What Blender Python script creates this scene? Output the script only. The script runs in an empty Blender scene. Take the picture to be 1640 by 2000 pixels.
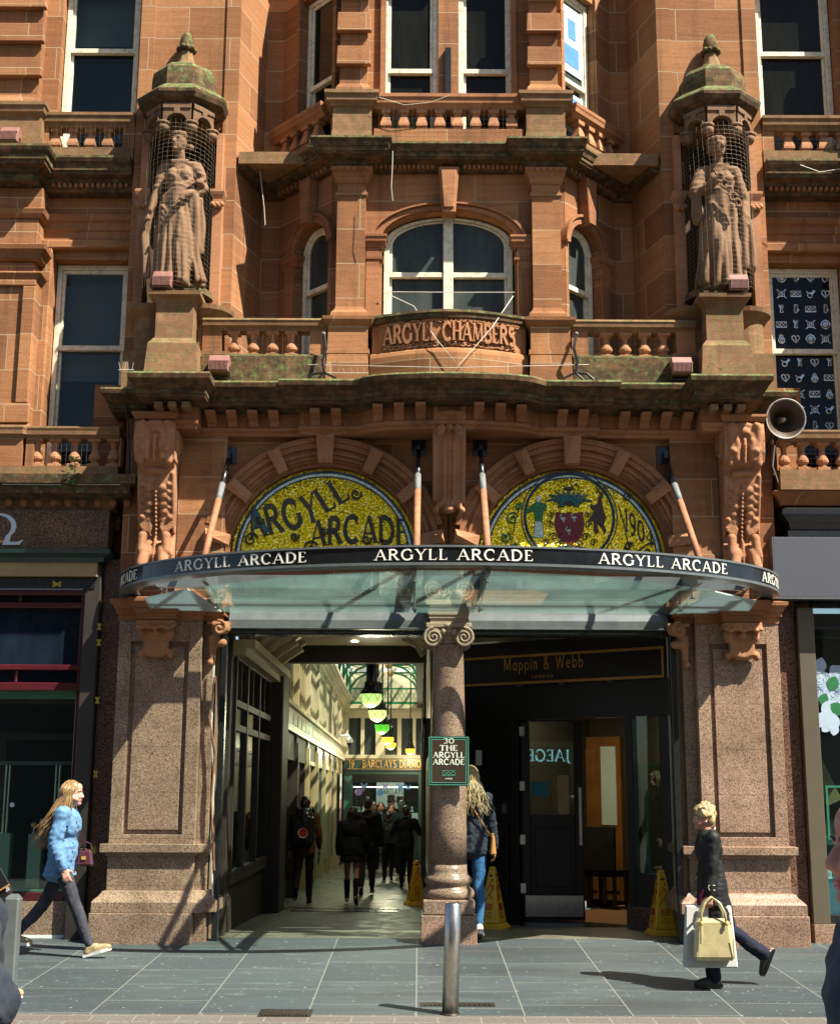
import bpy, bmesh, math, random
from mathutils import Vector, Matrix, noise
import numpy as np
R = math.radians
rnd = random.Random(7)
scene = bpy.context.scene
col = scene.collection

# ---------------------------------------------------------------- camera, sky, sun, exposure
FOC, PITCH, ROLL = 2582.0, math.atan(540 / 2582.0), R(0.27)
CAM = Vector((-0.30, -13.5, 1.6))
cam_data = bpy.data.cameras.new("camera")
cam = bpy.data.objects.new("camera", cam_data)
col.objects.link(cam)
cam.location = CAM
cam.rotation_euler = (Matrix.Rotation(math.pi / 2 + PITCH, 3, 'X') @ Matrix.Rotation(ROLL, 3, 'Z')).to_euler()
cam_data.sensor_fit = 'VERTICAL'
cam_data.sensor_height = 36.0
cam_data.lens = 36.0 * FOC / 2000.0
cam_data.clip_start = 0.1
cam_data.clip_end = 500
scene.camera = cam

SUN_DIR = Vector((0.517, -0.332, 0.788)).normalized()      # towards the sun
SUN_EL = math.asin(SUN_DIR.z)
world = bpy.data.worlds.new("World")
scene.world = world
world.use_nodes = True
wn = world.node_tree.nodes
wl = world.node_tree.links
for n in list(wn):
    wn.remove(n)
sky = wn.new("ShaderNodeTexSky")
sky.sky_type = 'NISHITA'
sky.sun_disc = False
sky.sun_elevation = SUN_EL
sky.sun_rotation = math.atan2(SUN_DIR.x, SUN_DIR.y)
bg = wn.new("ShaderNodeBackground")
bg.inputs[1].default_value = 0.05
wo = wn.new("ShaderNodeOutputWorld")
wl.new(sky.outputs[0], bg.inputs[0])
wl.new(bg.outputs[0], wo.inputs[0])
sd = bpy.data.lights.new("sun", 'SUN')
sd.energy = 5.0
sd.angle = R(0.5)
sd.color = (1.0, 0.93, 0.80)
sun = bpy.data.objects.new("sun", sd)
col.objects.link(sun)
sun.location = (20, -14, 40)
sun.rotation_euler = SUN_DIR.to_track_quat('Z', 'Y').to_euler()
scene.view_settings.view_transform = 'Standard'
scene.view_settings.look = 'None'
scene.view_settings.gamma = 1.0
scene.view_settings.exposure = 1.52
scene.cycles.max_bounces = 8
scene.cycles.diffuse_bounces = 2
scene.cycles.transparent_max_bounces = 16
scene.cycles.caustics_reflective = False
scene.cycles.caustics_refractive = False
scene.cycles.sample_clamp_indirect = 4.0

def pix_ray(u, v):
    a, b = u - 820.0, 1000.0 - v
    c, s = math.cos(ROLL), math.sin(ROLL)
    x, y = a * c - b * s, a * s + b * c
    return Vector((x, FOC * math.cos(PITCH) - y * math.sin(PITCH), FOC * math.sin(PITCH) + y * math.cos(PITCH)))
def at(u, v, Y):
    """(X, Z) on the vertical plane at depth Y of a point measured on the photograph"""
    r = pix_ray(u, v)
    t = (Y - CAM.y) / r.y
    return CAM.x + r.x * t, CAM.z + r.z * t
G0, GS = 0.115, 0.0385
def ground_z(Y):
    return G0 + GS * Y if Y < 0.35 else G0 + GS * 0.35 - 0.028 * (Y - 0.35)
def on_ground(u, v):
    r = pix_ray(u, v)
    t = (G0 + GS * CAM.y - CAM.z) / (r.z - GS * r.y)
    if CAM.y + r.y * t > 0.35:
        a = G0 + GS * 0.35 + 0.028 * 0.35
        t = (a - 0.028 * CAM.y - CAM.z) / (r.z + 0.028 * r.y)
    return CAM + r * t

# ---------------------------------------------------------------- object helpers
ORG = {}
def tag(o, label=None, cat=None, group=None, kind=None):
    if label: o['label'] = label
    if cat: o['category'] = cat
    if group: o['group'] = group
    if kind: o['kind'] = kind
    return o
def thing(name, label, cat, loc=(0, 0, 0), group=None, rz=0.0):
    o = bpy.data.objects.new(name, None)
    col.objects.link(o)
    o.empty_display_size = 0.1
    o.location = loc
    o.rotation_euler = (0, 0, rz)
    ORG[o.name] = Vector(loc)
    return tag(o, label, cat, group)

class MB:
    """collects faces; build() links them as ONE mesh object"""
    def __init__(self, flip=False):
        self.v, self.f, self.flip, self.bev = [], [], flip, True
    def add(self, vs, fs):
        n = len(self.v)
        if self.flip:
            self.v += [(-x, y, z) for x, y, z in vs]
            self.f += [tuple(n + i for i in reversed(f)) for f in fs]
        else:
            self.v += [tuple(p) for p in vs]
            self.f += [tuple(n + i for i in f) for f in fs]
        return self
    def box(self, x0, x1, y0, y1, z0, z1, tx=0.0, ty=0.0):
        """tx, ty: how much the top is drawn in on each side"""
        if x0 > x1: x0, x1 = x1, x0
        if y0 > y1: y0, y1 = y1, y0
        vs = [(x0, y0, z0), (x1, y0, z0), (x1, y1, z0), (x0, y1, z0),
              (x0 + tx, y0 + ty, z1), (x1 - tx, y0 + ty, z1), (x1 - tx, y1 - ty, z1), (x0 + tx, y1 - ty, z1)]
        return self.add(vs, [(3, 2, 1, 0), (4, 5, 6, 7), (0, 1, 5, 4), (1, 2, 6, 5), (2, 3, 7, 6), (3, 0, 4, 7)])
    def obox(self, c, ax, ay, az, hx, hy, hz):
        """oriented box"""
        c = Vector(c); ax = Vector(ax).normalized() * hx; ay = Vector(ay).normalized() * hy; az = Vector(az).normalized() * hz
        vs = [c - ax - ay - az, c + ax - ay - az, c + ax + ay - az, c - ax + ay - az,
              c - ax - ay + az, c + ax - ay + az, c + ax + ay + az, c - ax + ay + az]
        return self.add(vs, [(3, 2, 1, 0), (4, 5, 6, 7), (0, 1, 5, 4), (1, 2, 6, 5), (2, 3, 7, 6), (3, 0, 4, 7)])
    def prism(self, poly, axis, c0, c1):
        """poly: 2D outline; axis y -> (x, z), x -> (y, z), z -> (x, y)"""
        def m(a, b, c):
            return (a, c, b) if axis == 'y' else (c, a, b) if axis == 'x' else (a, b, c)
        n = len(poly)
        ar = sum(poly[i][0] * poly[(i + 1) % n][1] - poly[(i + 1) % n][0] * poly[i][1] for i in range(n))
        if ar < 0: poly = poly[::-1]
        lo, hi = min(c0, c1), max(c0, c1)
        vs = [m(a, b, lo) for a, b in poly] + [m(a, b, hi) for a, b in poly]
        fs = [tuple(range(n - 1, -1, -1)), tuple(range(n, 2 * n))] + [(i, (i + 1) % n, n + (i + 1) % n, n + i) for i in range(n)]
        if axis == 'y': fs = [tuple(reversed(f)) for f in fs]
        return self.add(vs, fs)
    def sweep(self, path, prof, caps=True, closed=False):
        """moulding: plan path walked so that its outside is on the right hand; prof (out, z) from bottom to top"""
        P = [Vector(p).to_2d() for p in path]
        n, k = len(P), len(prof)
        offs = []
        for i in range(n):
            a = P[i] - P[i - 1] if (i > 0 or closed) else P[1] - P[0]
            b = P[(i + 1) % n] - P[i] if (i < n - 1 or closed) else P[-1] - P[-2]
            a, b = a.normalized(), b.normalized()
            na, nb = Vector((a.y, -a.x)), Vector((b.y, -b.x))
            d = na + nb
            d = d / max(0.25, d.dot(na))
            offs.append(d)
        vs = []
        for i in range(n):
            for o, z in prof:
                q = P[i] + offs[i] * o
                vs.append((q.x, q.y, z))
        fs = []
        rng = range(n) if closed else range(n - 1)
        for i in rng:
            j = (i + 1) % n
            for q in range(k - 1):
                fs.append((i * k + q, j * k + q, j * k + q + 1, i * k + q + 1))
        if caps and not closed:
            fs.append(tuple(range(k - 1, -1, -1)))
            fs.append(tuple((n - 1) * k + q for q in range(k)))
        return self.add(vs, fs)
    def lathe(self, c, prof, n=16, a0=0.0, a1=2 * math.pi, cap=True, sx=1.0, sy=1.0, rot=0.0):
        full = abs(a1 - a0 - 2 * math.pi) < 1e-6
        m = n if full else n + 1
        k = len(prof)
        vs = []
        for i in range(m):
            a = a0 + (a1 - a0) * i / n + rot
            for r, z in prof:
                vs.append((c[0] + r * math.cos(a) * sx, c[1] + r * math.sin(a) * sy, (c[2] if len(c) > 2 else 0) + z))
        fs = []
        for i in range(n):
            j = (i + 1) % m
            for q in range(k - 1):
                fs.append((i * k + q, j * k + q, j * k + q + 1, i * k + q + 1))
        if cap and full:
            fs.append(tuple(i * k for i in range(m - 1, -1, -1)))
            fs.append(tuple(i * k + k - 1 for i in range(m)))
        return self.add(vs, fs)
    def tube(self, pts, r, n=6, caps=True):
        pts = [Vector(p) for p in pts]
        rs = r if isinstance(r, (list, tuple)) else [r] * len(pts)
        vs, fs = [], []
        up = None
        for i, p in enumerate(pts):
            d = (pts[min(i + 1, len(pts) - 1)] - pts[max(i - 1, 0)])
            if d.length < 1e-9: d = Vector((0, 0, 1))
            d.normalize()
            if up is None:
                up = d.orthogonal().normalized()
            else:
                up = (up - d * up.dot(d))
                up = up.normalized() if up.length > 1e-6 else d.orthogonal().normalized()
            w = d.cross(up)
            for k in range(n):
                a = 2 * math.pi * k / n
                vs.append(p + (up * math.cos(a) + w * math.sin(a)) * rs[i])
        for i in range(len(pts) - 1):
            for k in range(n):
                fs.append((i * n + k, i * n + (k + 1) % n, (i + 1) * n + (k + 1) % n, (i + 1) * n + k))
        if caps:
            fs.append(tuple(range(n - 1, -1, -1)))
            fs.append(tuple((len(pts) - 1) * n + k for k in range(n)))
        return self.add(vs, fs)
    def ball(self, c, rx, ry=None, rz=None, nu=12, nv=8, rot=None):
        ry = ry or rx; rz = rz or rx
        vs, fs = [], []
        for j in range(nv + 1):
            t = math.pi * j / nv
            for i in range(nu):
                a = 2 * math.pi * i / nu
                p = Vector((rx * math.sin(t) * math.cos(a), ry * math.sin(t) * math.sin(a), rz * math.cos(t)))
                if rot: p = rot @ p
                vs.append(p + Vector(c))
        for j in range(nv):
            for i in range(nu):
                fs.append((j * nu + i, (j + 1) * nu + i, (j + 1) * nu + (i + 1) % nu, j * nu + (i + 1) % nu))
        return self.add(vs, fs)
    def capsule(self, a, b, ra, rb, n=10):
        a, b = Vector(a), Vector(b)
        d = (b - a)
        if d.length < 1e-6:
            return self.ball(a, max(ra, rb))
        u = d.normalized()
        pts, rs = [], []
        for t in (90, 60, 30, 0):
            pts.append(a - u * ra * math.sin(R(t))); rs.append(max(1e-4, ra * math.cos(R(t))))
        for t in (0, 30, 60, 90):
            pts.append(b + u * rb * math.sin(R(t))); rs.append(max(1e-4, rb * math.cos(R(t))))
        return self.tube(pts, rs, n)
    def ring(self, cx, zc, r0, r1, y0, y1, a0=0, a1=math.pi, n=32, sz=1.0, edge=True):
        """half-ring (archivolt) in the x-z plane, y0 front, y1 back"""
        vs, fs = [], []
        for i in range(n + 1):
            a = a0 + (a1 - a0) * i / n
            c, s = math.cos(a), math.sin(a) * sz
            vs += [(cx + r0 * c, y0, zc + r0 * s), (cx + r1 * c, y0, zc + r1 * s), (cx + r1 * c, y1, zc + r1 * s), (cx + r0 * c, y1, zc + r0 * s)]
        for i in range(n):
            p, q = i * 4, i * 4 + 4
            fs += [(p, p + 1, q + 1, q), (p + 1, p + 2, q + 2, q + 1), (p + 2, p + 3, q + 3, q + 2), (p + 3, p, q, q + 3)]
        fs += [(3, 2, 1, 0), (n * 4, n * 4 + 1, n * 4 + 2, n * 4 + 3)]
        return self.add(vs, fs)
    def arch_fill(self, cx, zc, rx, rz, x0, x1, ztop, y0, y1, n=28):
        """wall between an arch and the rectangle x0..x1, zc..ztop over it"""
        cols = [(x0, zc)] if x0 < cx - rx - 1e-6 else []
        for i in range(n + 1):
            a = math.pi - math.pi * i / n
            cols.append((cx + rx * math.cos(a), zc + rz * math.sin(a)))
        if x1 > cx + rx + 1e-6: cols.append((x1, zc))
        vs, fs = [], []
        for x, z in cols:
            vs += [(x, y0, z), (x, y0, ztop), (x, y1, ztop), (x, y1, z)]
        for i in range(len(cols) - 1):
            p, q = i * 4, i * 4 + 4
            fs += [(p, q, q + 1, p + 1), (p + 2, q + 2, q + 3, p + 3), (p + 1, q + 1, q + 2, p + 2), (p + 3, q + 3, q, p)]
        return self.add(vs, fs)
    def sheet(self, outline, y, th=0.004):
        """flat cut-out facing -y"""
        return self.prism(outline, 'y', y, y + th)
    def letters(self, polys, mapf, depth=0.006):
        """polys from lettering(); mapf(x, y, out) -> world"""
        for i, q in enumerate(polys):
            n = len(q)
            d = depth + 0.00025 * (i % 9)
            vs = [mapf(a, b, 0.0) for a, b in q] + [mapf(a, b, d) for a, b in q]
            fs = [tuple(range(n)), tuple(range(2 * n - 1, n - 1, -1))] + [((i2 + 1) % n, i2, n + i2, n + (i2 + 1) % n) for i2 in range(n)]
            self.add(vs, fs)
        return self
    def build(self, name, mat, parent=None, smooth=False, bevel=0.0, remesh=0.0, relax=0, local=False, fixn=False):
        vs = self.v
        if parent is not None and not local:
            o = ORG.get(parent.name, Vector((0, 0, 0)))
            if o.length > 0:
                vs = [(x - o.x, y - o.y, z - o.z) for x, y, z in vs]
        me = bpy.data.meshes.new(name)
        me.from_pydata(vs, [], self.f)
        if fixn:
            bm = bmesh.new(); bm.from_mesh(me)
            bmesh.ops.recalc_face_normals(bm, faces=bm.faces)
            bm.to_mesh(me); bm.free()
        ob = bpy.data.objects.new(name, me)
        col.objects.link(ob)
        if remesh or bevel:
            if remesh:
                md = ob.modifiers.new("r", 'REMESH'); md.mode = 'VOXEL'; md.voxel_size = remesh
                md.use_smooth_shade = True
                if relax:
                    sm = ob.modifiers.new("s", 'SMOOTH'); sm.iterations = relax; sm.factor = 0.5
            if bevel:
                bv = ob.modifiers.new("b", 'BEVEL'); bv.width = bevel; bv.segments = 1; bv.limit_method = 'ANGLE'; bv.angle_limit = R(40)
            dg = bpy.context.evaluated_depsgraph_get()
            m2 = bpy.data.meshes.new_from_object(ob.evaluated_get(dg))
            ob.modifiers.clear()
            old = ob.data; ob.data = m2; m2.name = name
            bpy.data.meshes.remove(old)
        if mat: 
            ob.data.materials.clear()
            ob.data.materials.append(mat)
        if smooth or remesh:
            ob.data.polygons.foreach_set("use_smooth", [True] * len(ob.data.polygons))
        elif smooth is None:
            ob.data.polygons.foreach_set("use_smooth", [False] * len(ob.data.polygons))
        if parent is not None:
            ob.parent = parent
            ORG[ob.name] = ORG.get(parent.name, Vector((0, 0, 0)))
        else:
            ORG[ob.name] = Vector((0, 0, 0))
        return ob
def copy_tree(o, parent=None):
    c = o.copy(); col.objects.link(c); c.parent = parent
    ORG[c.name] = ORG.get(o.name, Vector((0, 0, 0)))
    for ch in list(o.children):
        copy_tree(ch, c)
    return c

# ---------------------------------------------------------------- stroke lettering
def arc(cx, cy, rx, ry, a0, a1, n=12):
    return [(cx + rx * math.cos(R(a0 + (a1 - a0) * i / n)), cy + ry * math.sin(R(a0 + (a1 - a0) * i / n))) for i in range(n + 1)]
K, T = 1.0, 0.42           # thick and thin strokes
GL = {
 'A': (.86, [(T, [(.07, 0), (.43, 1)]), (K, [(.43, 1), (.79, 0)]), (T, [(.2, .34), (.65, .34)])], [(.07, 0), (.79, 0)]),
 'B': (.70, [(K, [(.13, 0), (.13, 1)]), (K, [(.13, .97)] + arc(.36, .75, .22, .22, 90, -90) + [(.13, .53)]), (K, [(.13, .5)] + arc(.38, .27, .26, .24, 90, -90) + [(.13, .03)])], [(.13, 0), (.13, 1)]),
 'C': (.82, [(K, arc(.45, .5, .38, .48, 48, 312, 20)), (T, [(.7, .86), (.72, .68)])], []),
 'D': (.84, [(K, [(.13, 0), (.13, 1)]), (K, [(.13, .97)] + arc(.36, .5, .38, .47, 90, -90, 16) + [(.13, .03)])], [(.13, 0), (.13, 1)]),
 'E': (.64, [(K, [(.13, 0), (.13, 1)]), (T, [(.13, .97), (.54, .97)]), (T, [(.13, .52), (.44, .52)]), (T, [(.13, .03), (.57, .03)]), (T, [(.53, .98), (.53, .82)]), (T, [(.56, .02), (.58, .2)])], [(.13, 0), (.13, 1)]),
 'F': (.6, [(K, [(.13, 0), (.13, 1)]), (T, [(.13, .97), (.54, .97)]), (T, [(.13, .52), (.44, .52)])], [(.13, 0)]),
 'G': (.9, [(K, arc(.46, .5, .38, .48, 48, 325, 20)), (K, [(.78, .08), (.78, .44)]), (T, [(.72, .86), (.74, .68)])], [(.78, .44)]),
 'H': (.84, [(K, [(.14, 0), (.14, 1)]), (K, [(.7, 0), (.7, 1)]), (T, [(.14, .52), (.7, .52)])], [(.14, 0), (.14, 1), (.7, 0), (.7, 1)]),
 'I': (.3, [(K, [(.15, 0), (.15, 1)])], [(.15, 0), (.15, 1)]),
 'J': (.44, [(K, [(.28, 1), (.28, .1), (.2, -.08), (.06, -.12)])], [(.28, 1)]),
 'K': (.78, [(K, [(.13, 0), (.13, 1)]), (T, [(.13, .42), (.62, 1)]), (K, [(.28, .58), (.7, 0)])], [(.13, 0), (.13, 1), (.7, 0), (.62, 1)]),
 'L': (.62, [(K, [(.13, 0), (.13, 1)]), (T, [(.13, .03), (.55, .03)]), (T, [(.54, .02), (.57, .2)])], [(.13, 0), (.13, 1)]),
 'M': (1.0, [(T, [(.13, 0), (.17, 1)]), (K, [(.17, 1), (.5, .1)]), (T, [(.5, .1), (.83, 1)]), (K, [(.83, 1), (.87, 0)])], [(.13, 0), (.87, 0)]),
 'N': (.88, [(T, [(.14, 0), (.14, 1)]), (K, [(.14, 1), (.74, 0)]), (T, [(.74, 0), (.74, 1)])], [(.14, 0), (.74, 1)]),
 'O': (.92, [(K, arc(.46, .5, .38, .48, 0, 360, 24))], []),
 'P': (.64, [(K, [(.13, 0), (.13, 1)]), (K, [(.13, .97)] + arc(.34, .73, .24, .24, 90, -90) + [(.13, .49)])], [(.13, 0), (.13, 1)]),
 'R': (.78, [(K, [(.13, 0), (.13, 1)]), (K, [(.13, .97)] + arc(.36, .74, .23, .23, 90, -90) + [(.13, .51)]), (K, [(.36, .5), (.7, 0)])], [(.13, 0), (.13, 1), (.7, 0)]),
 'S': (.6, [(K, arc(.3, .74, .2, .23, 40, 270, 12) + arc(.3, .27, .22, .24, 90, -140, 12))], []),
 'T': (.74, [(K, [(.37, 0), (.37, 1)]), (T, [(.05, .97), (.69, .97)]), (T, [(.06, .98), (.04, .8)]), (T, [(.68, .98), (.7, .8)])], [(.37, 0)]),
 'U': (.8, [(K, [(.14, 1), (.14, .3)] + arc(.4, .3, .26, .3, 180, 360) + [(.66, 1)])], [(.14, 1), (.66, 1)]),
 'W': (1.1, [(K, [(.08, 1), (.32, 0)]), (T, [(.32, 0), (.55, .9)]), (K, [(.55, .9), (.78, 0)]), (T, [(.78, 0), (1.0, 1)])], [(.08, 1), (1.0, 1)]),
 'Y': (.8, [(K, [(.08, 1), (.4, .47)]), (T, [(.72, 1), (.4, .47)]), (K, [(.4, .47), (.4, 0)])], [(.08, 1), (.72, 1), (.4, 0)]),
 '0': (.66, [(K, arc(.33, .5, .25, .48, 0, 360, 22))], []),
 '1': (.36, [(K, [(.2, 0), (.2, 1)]), (T, [(.04, .84), (.2, 1)])], [(.2, 0)]),
 '3': (.56, [(K, arc(.26, .75, .2, .22, 140, -80, 12)), (K, arc(.26, .27, .23, .26, 80, -140, 12))], []),
 '4': (.66, [(K, [(.48, 0), (.48, 1)]), (T, [(.48, 1), (.05, .3)]), (T, [(.05, .3), (.62, .3)])], []),
 '9': (.62, [(K, arc(.3, .7, .22, .27, 0, 360, 18)), (K, [(.52, .7), (.5, .35), (.36, .06), (.14, 0)])], []),
 'a': (.56, [(K, arc(.26, .3, .2, .27, 0, 360, 16)), (K, [(.47, .6), (.47, 0)])], []),
 'p': (.58, [(K, [(.11, .6), (.11, -.3)]), (K, arc(.31, .3, .2, .27, 0, 360, 16))], []),
 'i': (.22, [(K, [(.11, 0), (.11, .6)]), (K, [(.11, .76), (.11, .83)])], []),
 'n': (.54, [(K, [(.11, 0), (.11, .6)]), (K, [(.11, .36)] + arc(.27, .38, .16, .2, 180, 0, 10) + [(.43, 0)])], []),
 'e': (.56, [(K, [(.08, .32), (.46, .36)] + arc(.27, .32, .2, .27, 15, 310, 16))], []),
 'b': (.58, [(K, [(.11, 1), (.11, 0)]), (K, arc(.31, .3, .2, .27, 0, 360, 16))], []),
 '&': (.7, [(K, [(.64, .02), (.2, .66)] + arc(.3, .8, .14, .16, 200, -30, 10) + [(.1, .36)] + arc(.28, .22, .2, .22, 150, 330, 10) + [(.6, .44)])], []),
 ' ': (.42, [], []),
}
def stroke_poly(pts, w):
    P = [Vector(p) for p in pts]
    out = []
    nrm = []
    for i in range(len(P)):
        d = P[min(i + 1, len(P) - 1)] - P[max(0, i - 1)]
        d = d.normalized() if d.length > 0 else Vector((1, 0))
        nrm.append(Vector((-d.y, d.x)))
    for i in range(len(P) - 1):
        a, b = P[i], P[i + 1]
        na, nb = nrm[i] * w / 2, nrm[i + 1] * w / 2
        out.append([tuple(a - na), tuple(b - nb), tuple(b + nb), tuple(a + na)])
    return out
def lettering(s, h, weight=.14, contrast=True, serif=True, track=.06, squeeze=1.0):
    polys, x = [], 0.0
    for ch in s:
        g = GL.get(ch, GL[' '])
        for kind, pts in g[1]:
            w = weight * ((kind if contrast else 1.0))
            for q in stroke_poly(pts, w):
                polys.append([((x + a * squeeze) * h, b * h) for a, b in q])
        if serif:
            for sx, sy in g[2]:
                hw = .13
                y0, y1 = (sy, sy + .045) if sy < .5 else (sy - .045, sy)
                polys.append([((x + (sx - hw) * squeeze) * h, y0 * h), ((x + (sx + hw) * squeeze) * h, y0 * h), ((x + (sx + hw) * squeeze) * h, y1 * h), ((x + (sx - hw) * squeeze) * h, y1 * h)])
        x += g[0] * squeeze + track
    wtot = (x - track) * h
    return polys, wtot
def centred(polys, w):
    return [[(a - w / 2, b) for a, b in q] for q in polys]
# ---------------------------------------------------------------- materials
class N:
    def __init__(self, name):
        self.m = bpy.data.materials.new(name)
        self.m.use_nodes = True
        self.t = self.m.node_tree
        self.b = self.t.nodes["Principled BSDF"]
        self.out = self.t.nodes["Material Output"]
    def n(self, kind, **kw):
        o = self.t.nodes.new(kind)
        for k, v in kw.items():
            setattr(o, k, v)
        return o
    def l(self, a, b):
        self.t.links.new(a, b)
    def val(self, s, v):
        self.b.inputs[s].default_value = v
    def pos(self, scale=(1, 1, 1), shear=0.0):
        g = self.n("ShaderNodeNewGeometry")
        m = self.n("ShaderNodeVectorMath", operation='MULTIPLY')
        m.inputs[1].default_value = scale
        self.l(g.outputs['Position'], m.inputs[0])
        return m.outputs[0]
    def obj(self, scale=(1, 1, 1)):
        g = self.n("ShaderNodeTexCoord")
        m = self.n("ShaderNodeVectorMath", operation='MULTIPLY')
        m.inputs[1].default_value = scale
        self.l(g.outputs['Object'], m.inputs[0])
        return m.outputs[0]
    def noise(self, vec, scale, detail=4, rough=.55, dist=0.0):
        o = self.n("ShaderNodeTexNoise")
        o.inputs['Scale'].default_value = scale
        o.inputs['Detail'].default_value = detail
        o.inputs['Roughness'].default_value = rough
        o.inputs['Distortion'].default_value = dist
        self.l(vec, o.inputs['Vector'])
        return o.outputs[0]
    def ramp(self, fac, stops, interp='LINEAR'):
        o = self.n("ShaderNodeValToRGB")
        o.color_ramp.interpolation = interp
        el = o.color_ramp.elements
        while len(el) < len(stops): el.new(0.5)
        for e, (p, c) in zip(el, stops):
            e.position = p
            e.color = (*c, 1) if len(c) == 3 else c
        self.l(fac, o.inputs[0])
        return o.outputs[0]
    def mix(self, a, b, fac, mode='MIX'):
        o = self.n("ShaderNodeMix", data_type='RGBA', blend_type=mode)
        for s, x in ((o.inputs[6], a), (o.inputs[7], b), (o.inputs[0], fac)):
            if hasattr(x, 'links') or hasattr(x, 'is_linked'): self.l(x, s)
            else: s.default_value = x if not isinstance(x, tuple) else ((*x, 1) if len(x) == 3 else x)
        return o.outputs[2]
    def math(self, op, a, b=0.5, c=0.5):
        o = self.n("ShaderNodeMath", operation=op)
        for s, x in zip(o.inputs, (a, b, c)):
            if hasattr(x, 'is_linked'): self.l(x, s)
            else: s.default_value = x
        return o.outputs[0]
    def bump(self, h, strength=.3, dist=.01):
        o = self.n("ShaderNodeBump")
        o.inputs['Strength'].default_value = strength
        o.inputs['Distance'].default_value = dist
        self.l(h, o.inputs['Height'])
        self.l(o.outputs[0], self.b.inputs['Normal'])
    def color(self, c):
        if hasattr(c, 'is_linked'): self.l(c, self.b.inputs['Base Color'])
        else: self.val('Base Color', (*c, 1))
    def up(self):
        g = self.n("ShaderNodeNewGeometry")
        s = self.n("ShaderNodeSeparateXYZ")
        self.l(g.outputs['True Normal'], s.inputs[0])
        return s.outputs[2]

M = {}
def sandstone(name, c1, c2, moss=0.0, blocks=True, row=.40, width=.93, soot_shade=0.35, bump=.35):
    k = N(name)
    g = k.n("ShaderNodeNewGeometry")
    s = k.n("ShaderNodeSeparateXYZ"); k.l(g.outputs['Position'], s.inputs[0])
    u = k.math('MULTIPLY_ADD', s.outputs[1], 0.83, s.outputs[0])
    cb = k.n("ShaderNodeCombineXYZ"); k.l(u, cb.inputs[0]); k.l(s.outputs[2], cb.inputs[1])
    br = k.n("ShaderNodeTexBrick")
    k.l(cb.outputs[0], br.inputs['Vector'])
    br.inputs['Scale'].default_value = 1.0
    br.inputs['Color1'].default_value = (0, 0, 0, 1)
    br.inputs['Color2'].default_value = (1, 1, 1, 1)
    br.inputs['Mortar'].default_value = (.5, .5, .5, 1)
    br.inputs['Mortar Size'].default_value = .0055
    br.inputs['Mortar Smooth'].default_value = .1
    br.inputs['Brick Width'].default_value = width
    br.inputs['Row Height'].default_value = row
    # bedding of the stone: thin, slightly tilted layers, a different tilt in every block
    tl = k.math('MULTIPLY_ADD', br.outputs['Color'], .16, -.08)
    zz = k.math('MULTIPLY_ADD', u, tl, s.outputs[2])
    c2v = k.n("ShaderNodeCombineXYZ")
    k.l(k.math('MULTIPLY', u, 1.3), c2v.inputs[0]); k.l(k.math('MULTIPLY', zz, 26.0), c2v.inputs[1]); k.l(k.math('MULTIPLY', br.outputs['Color'], 7.0), c2v.inputs[2])
    bed = k.noise(c2v.outputs[0], 1.0, 6, .7, .25)
    fine = k.noise(k.pos((1, 1, 1)), 85, 3, .6)
    base = k.mix(c1, c2, br.outputs['Color'])
    base = k.mix(base, (c2[0] * .62, c2[1] * .55, c2[2] * .5), k.math('MULTIPLY', k.math('SMOOTHSTEP', bed, .5, .72), .55) if False else k.ramp(bed, [(.46, (0, 0, 0)), (.74, (.42, .42, .42))]))
    base = k.mix(base, (c1[0] * 1.22, c1[1] * 1.32, c1[2] * 1.4), k.ramp(bed, [(.26, (.35, .35, .35)), (.44, (0, 0, 0))]))
    base = k.mix(base, (.5, .5, .5), k.math('MULTIPLY', fine, .5), 'OVERLAY') if False else k.mix(base, k.ramp(fine, [(.3, (.62, .6, .58)), (.7, (1.2, 1.2, 1.2))]), .7, 'MULTIPLY')
    big = k.noise(k.pos((1, 1, .55)), 1.6, 6, .62)
    run = k.noise(k.pos((5.5, 5.5, .30)), 1.0, 5, .65)
    base = k.mix(base, (.045, .030, .018), k.ramp(run, [(.55, (0, 0, 0)), (.76, (soot_shade * 1.1, soot_shade * 1.1, soot_shade * 1.1))]))
    base = k.mix(base, (.035, .021, .012), k.ramp(big, [(.50, (0, 0, 0)), (.78, (soot_shade, soot_shade, soot_shade))]))
    if blocks:
        base = k.mix(base, (.38, .30, .19), k.math('MULTIPLY', br.outputs['Fac'], .75))
    if moss:
        mo = k.noise(k.pos((1, 1, 1)), 9, 7, .7)
        upf = k.up()
        mm = k.math('MULTIPLY_ADD', upf, .16, k.noise(k.pos(), 13, 7, .7))
        base = k.mix(base, (.030, .026, .014), k.ramp(mo, [(.28, (.3 * moss, .3 * moss, .3 * moss)), (.56, (.94 * moss, .94 * moss, .94 * moss))]))
        gcol = k.ramp(k.noise(k.pos(), 24, 6, .7), [(.3, (.030, .042, .012)), (.52, (.105, .135, .045)), (.72, (.27, .285, .14))])
        base = k.mix(base, gcol, k.ramp(mm, [(.50, (0, 0, 0)), (.64, (moss, moss, moss))]))
    k.color(base)
    k.val('Roughness', .9)
    k.val('Specular IOR Level', .2)
    h = k.math('ADD', k.math('MULTIPLY', bed, .6), k.math('MULTIPLY', fine, .5))
    if blocks: h = k.math('SUBTRACT', h, k.math('MULTIPLY', br.outputs['Fac'], .9))
    k.bump(h, bump, .012)
    return k.m
ST1, ST2 = (.40, .190, .083), (.225, .098, .044)
M['stone'] = sandstone("red sandstone", ST1, ST2, soot_shade=.5)
M['trim'] = sandstone("red sandstone moulding", (.37, .172, .082), (.26, .112, .052), blocks=False, soot_shade=.5)
M['moss'] = sandstone("mossy sandstone", (.34, .17, .08), (.28, .13, .06), moss=.95, blocks=False, soot_shade=.5)
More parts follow.
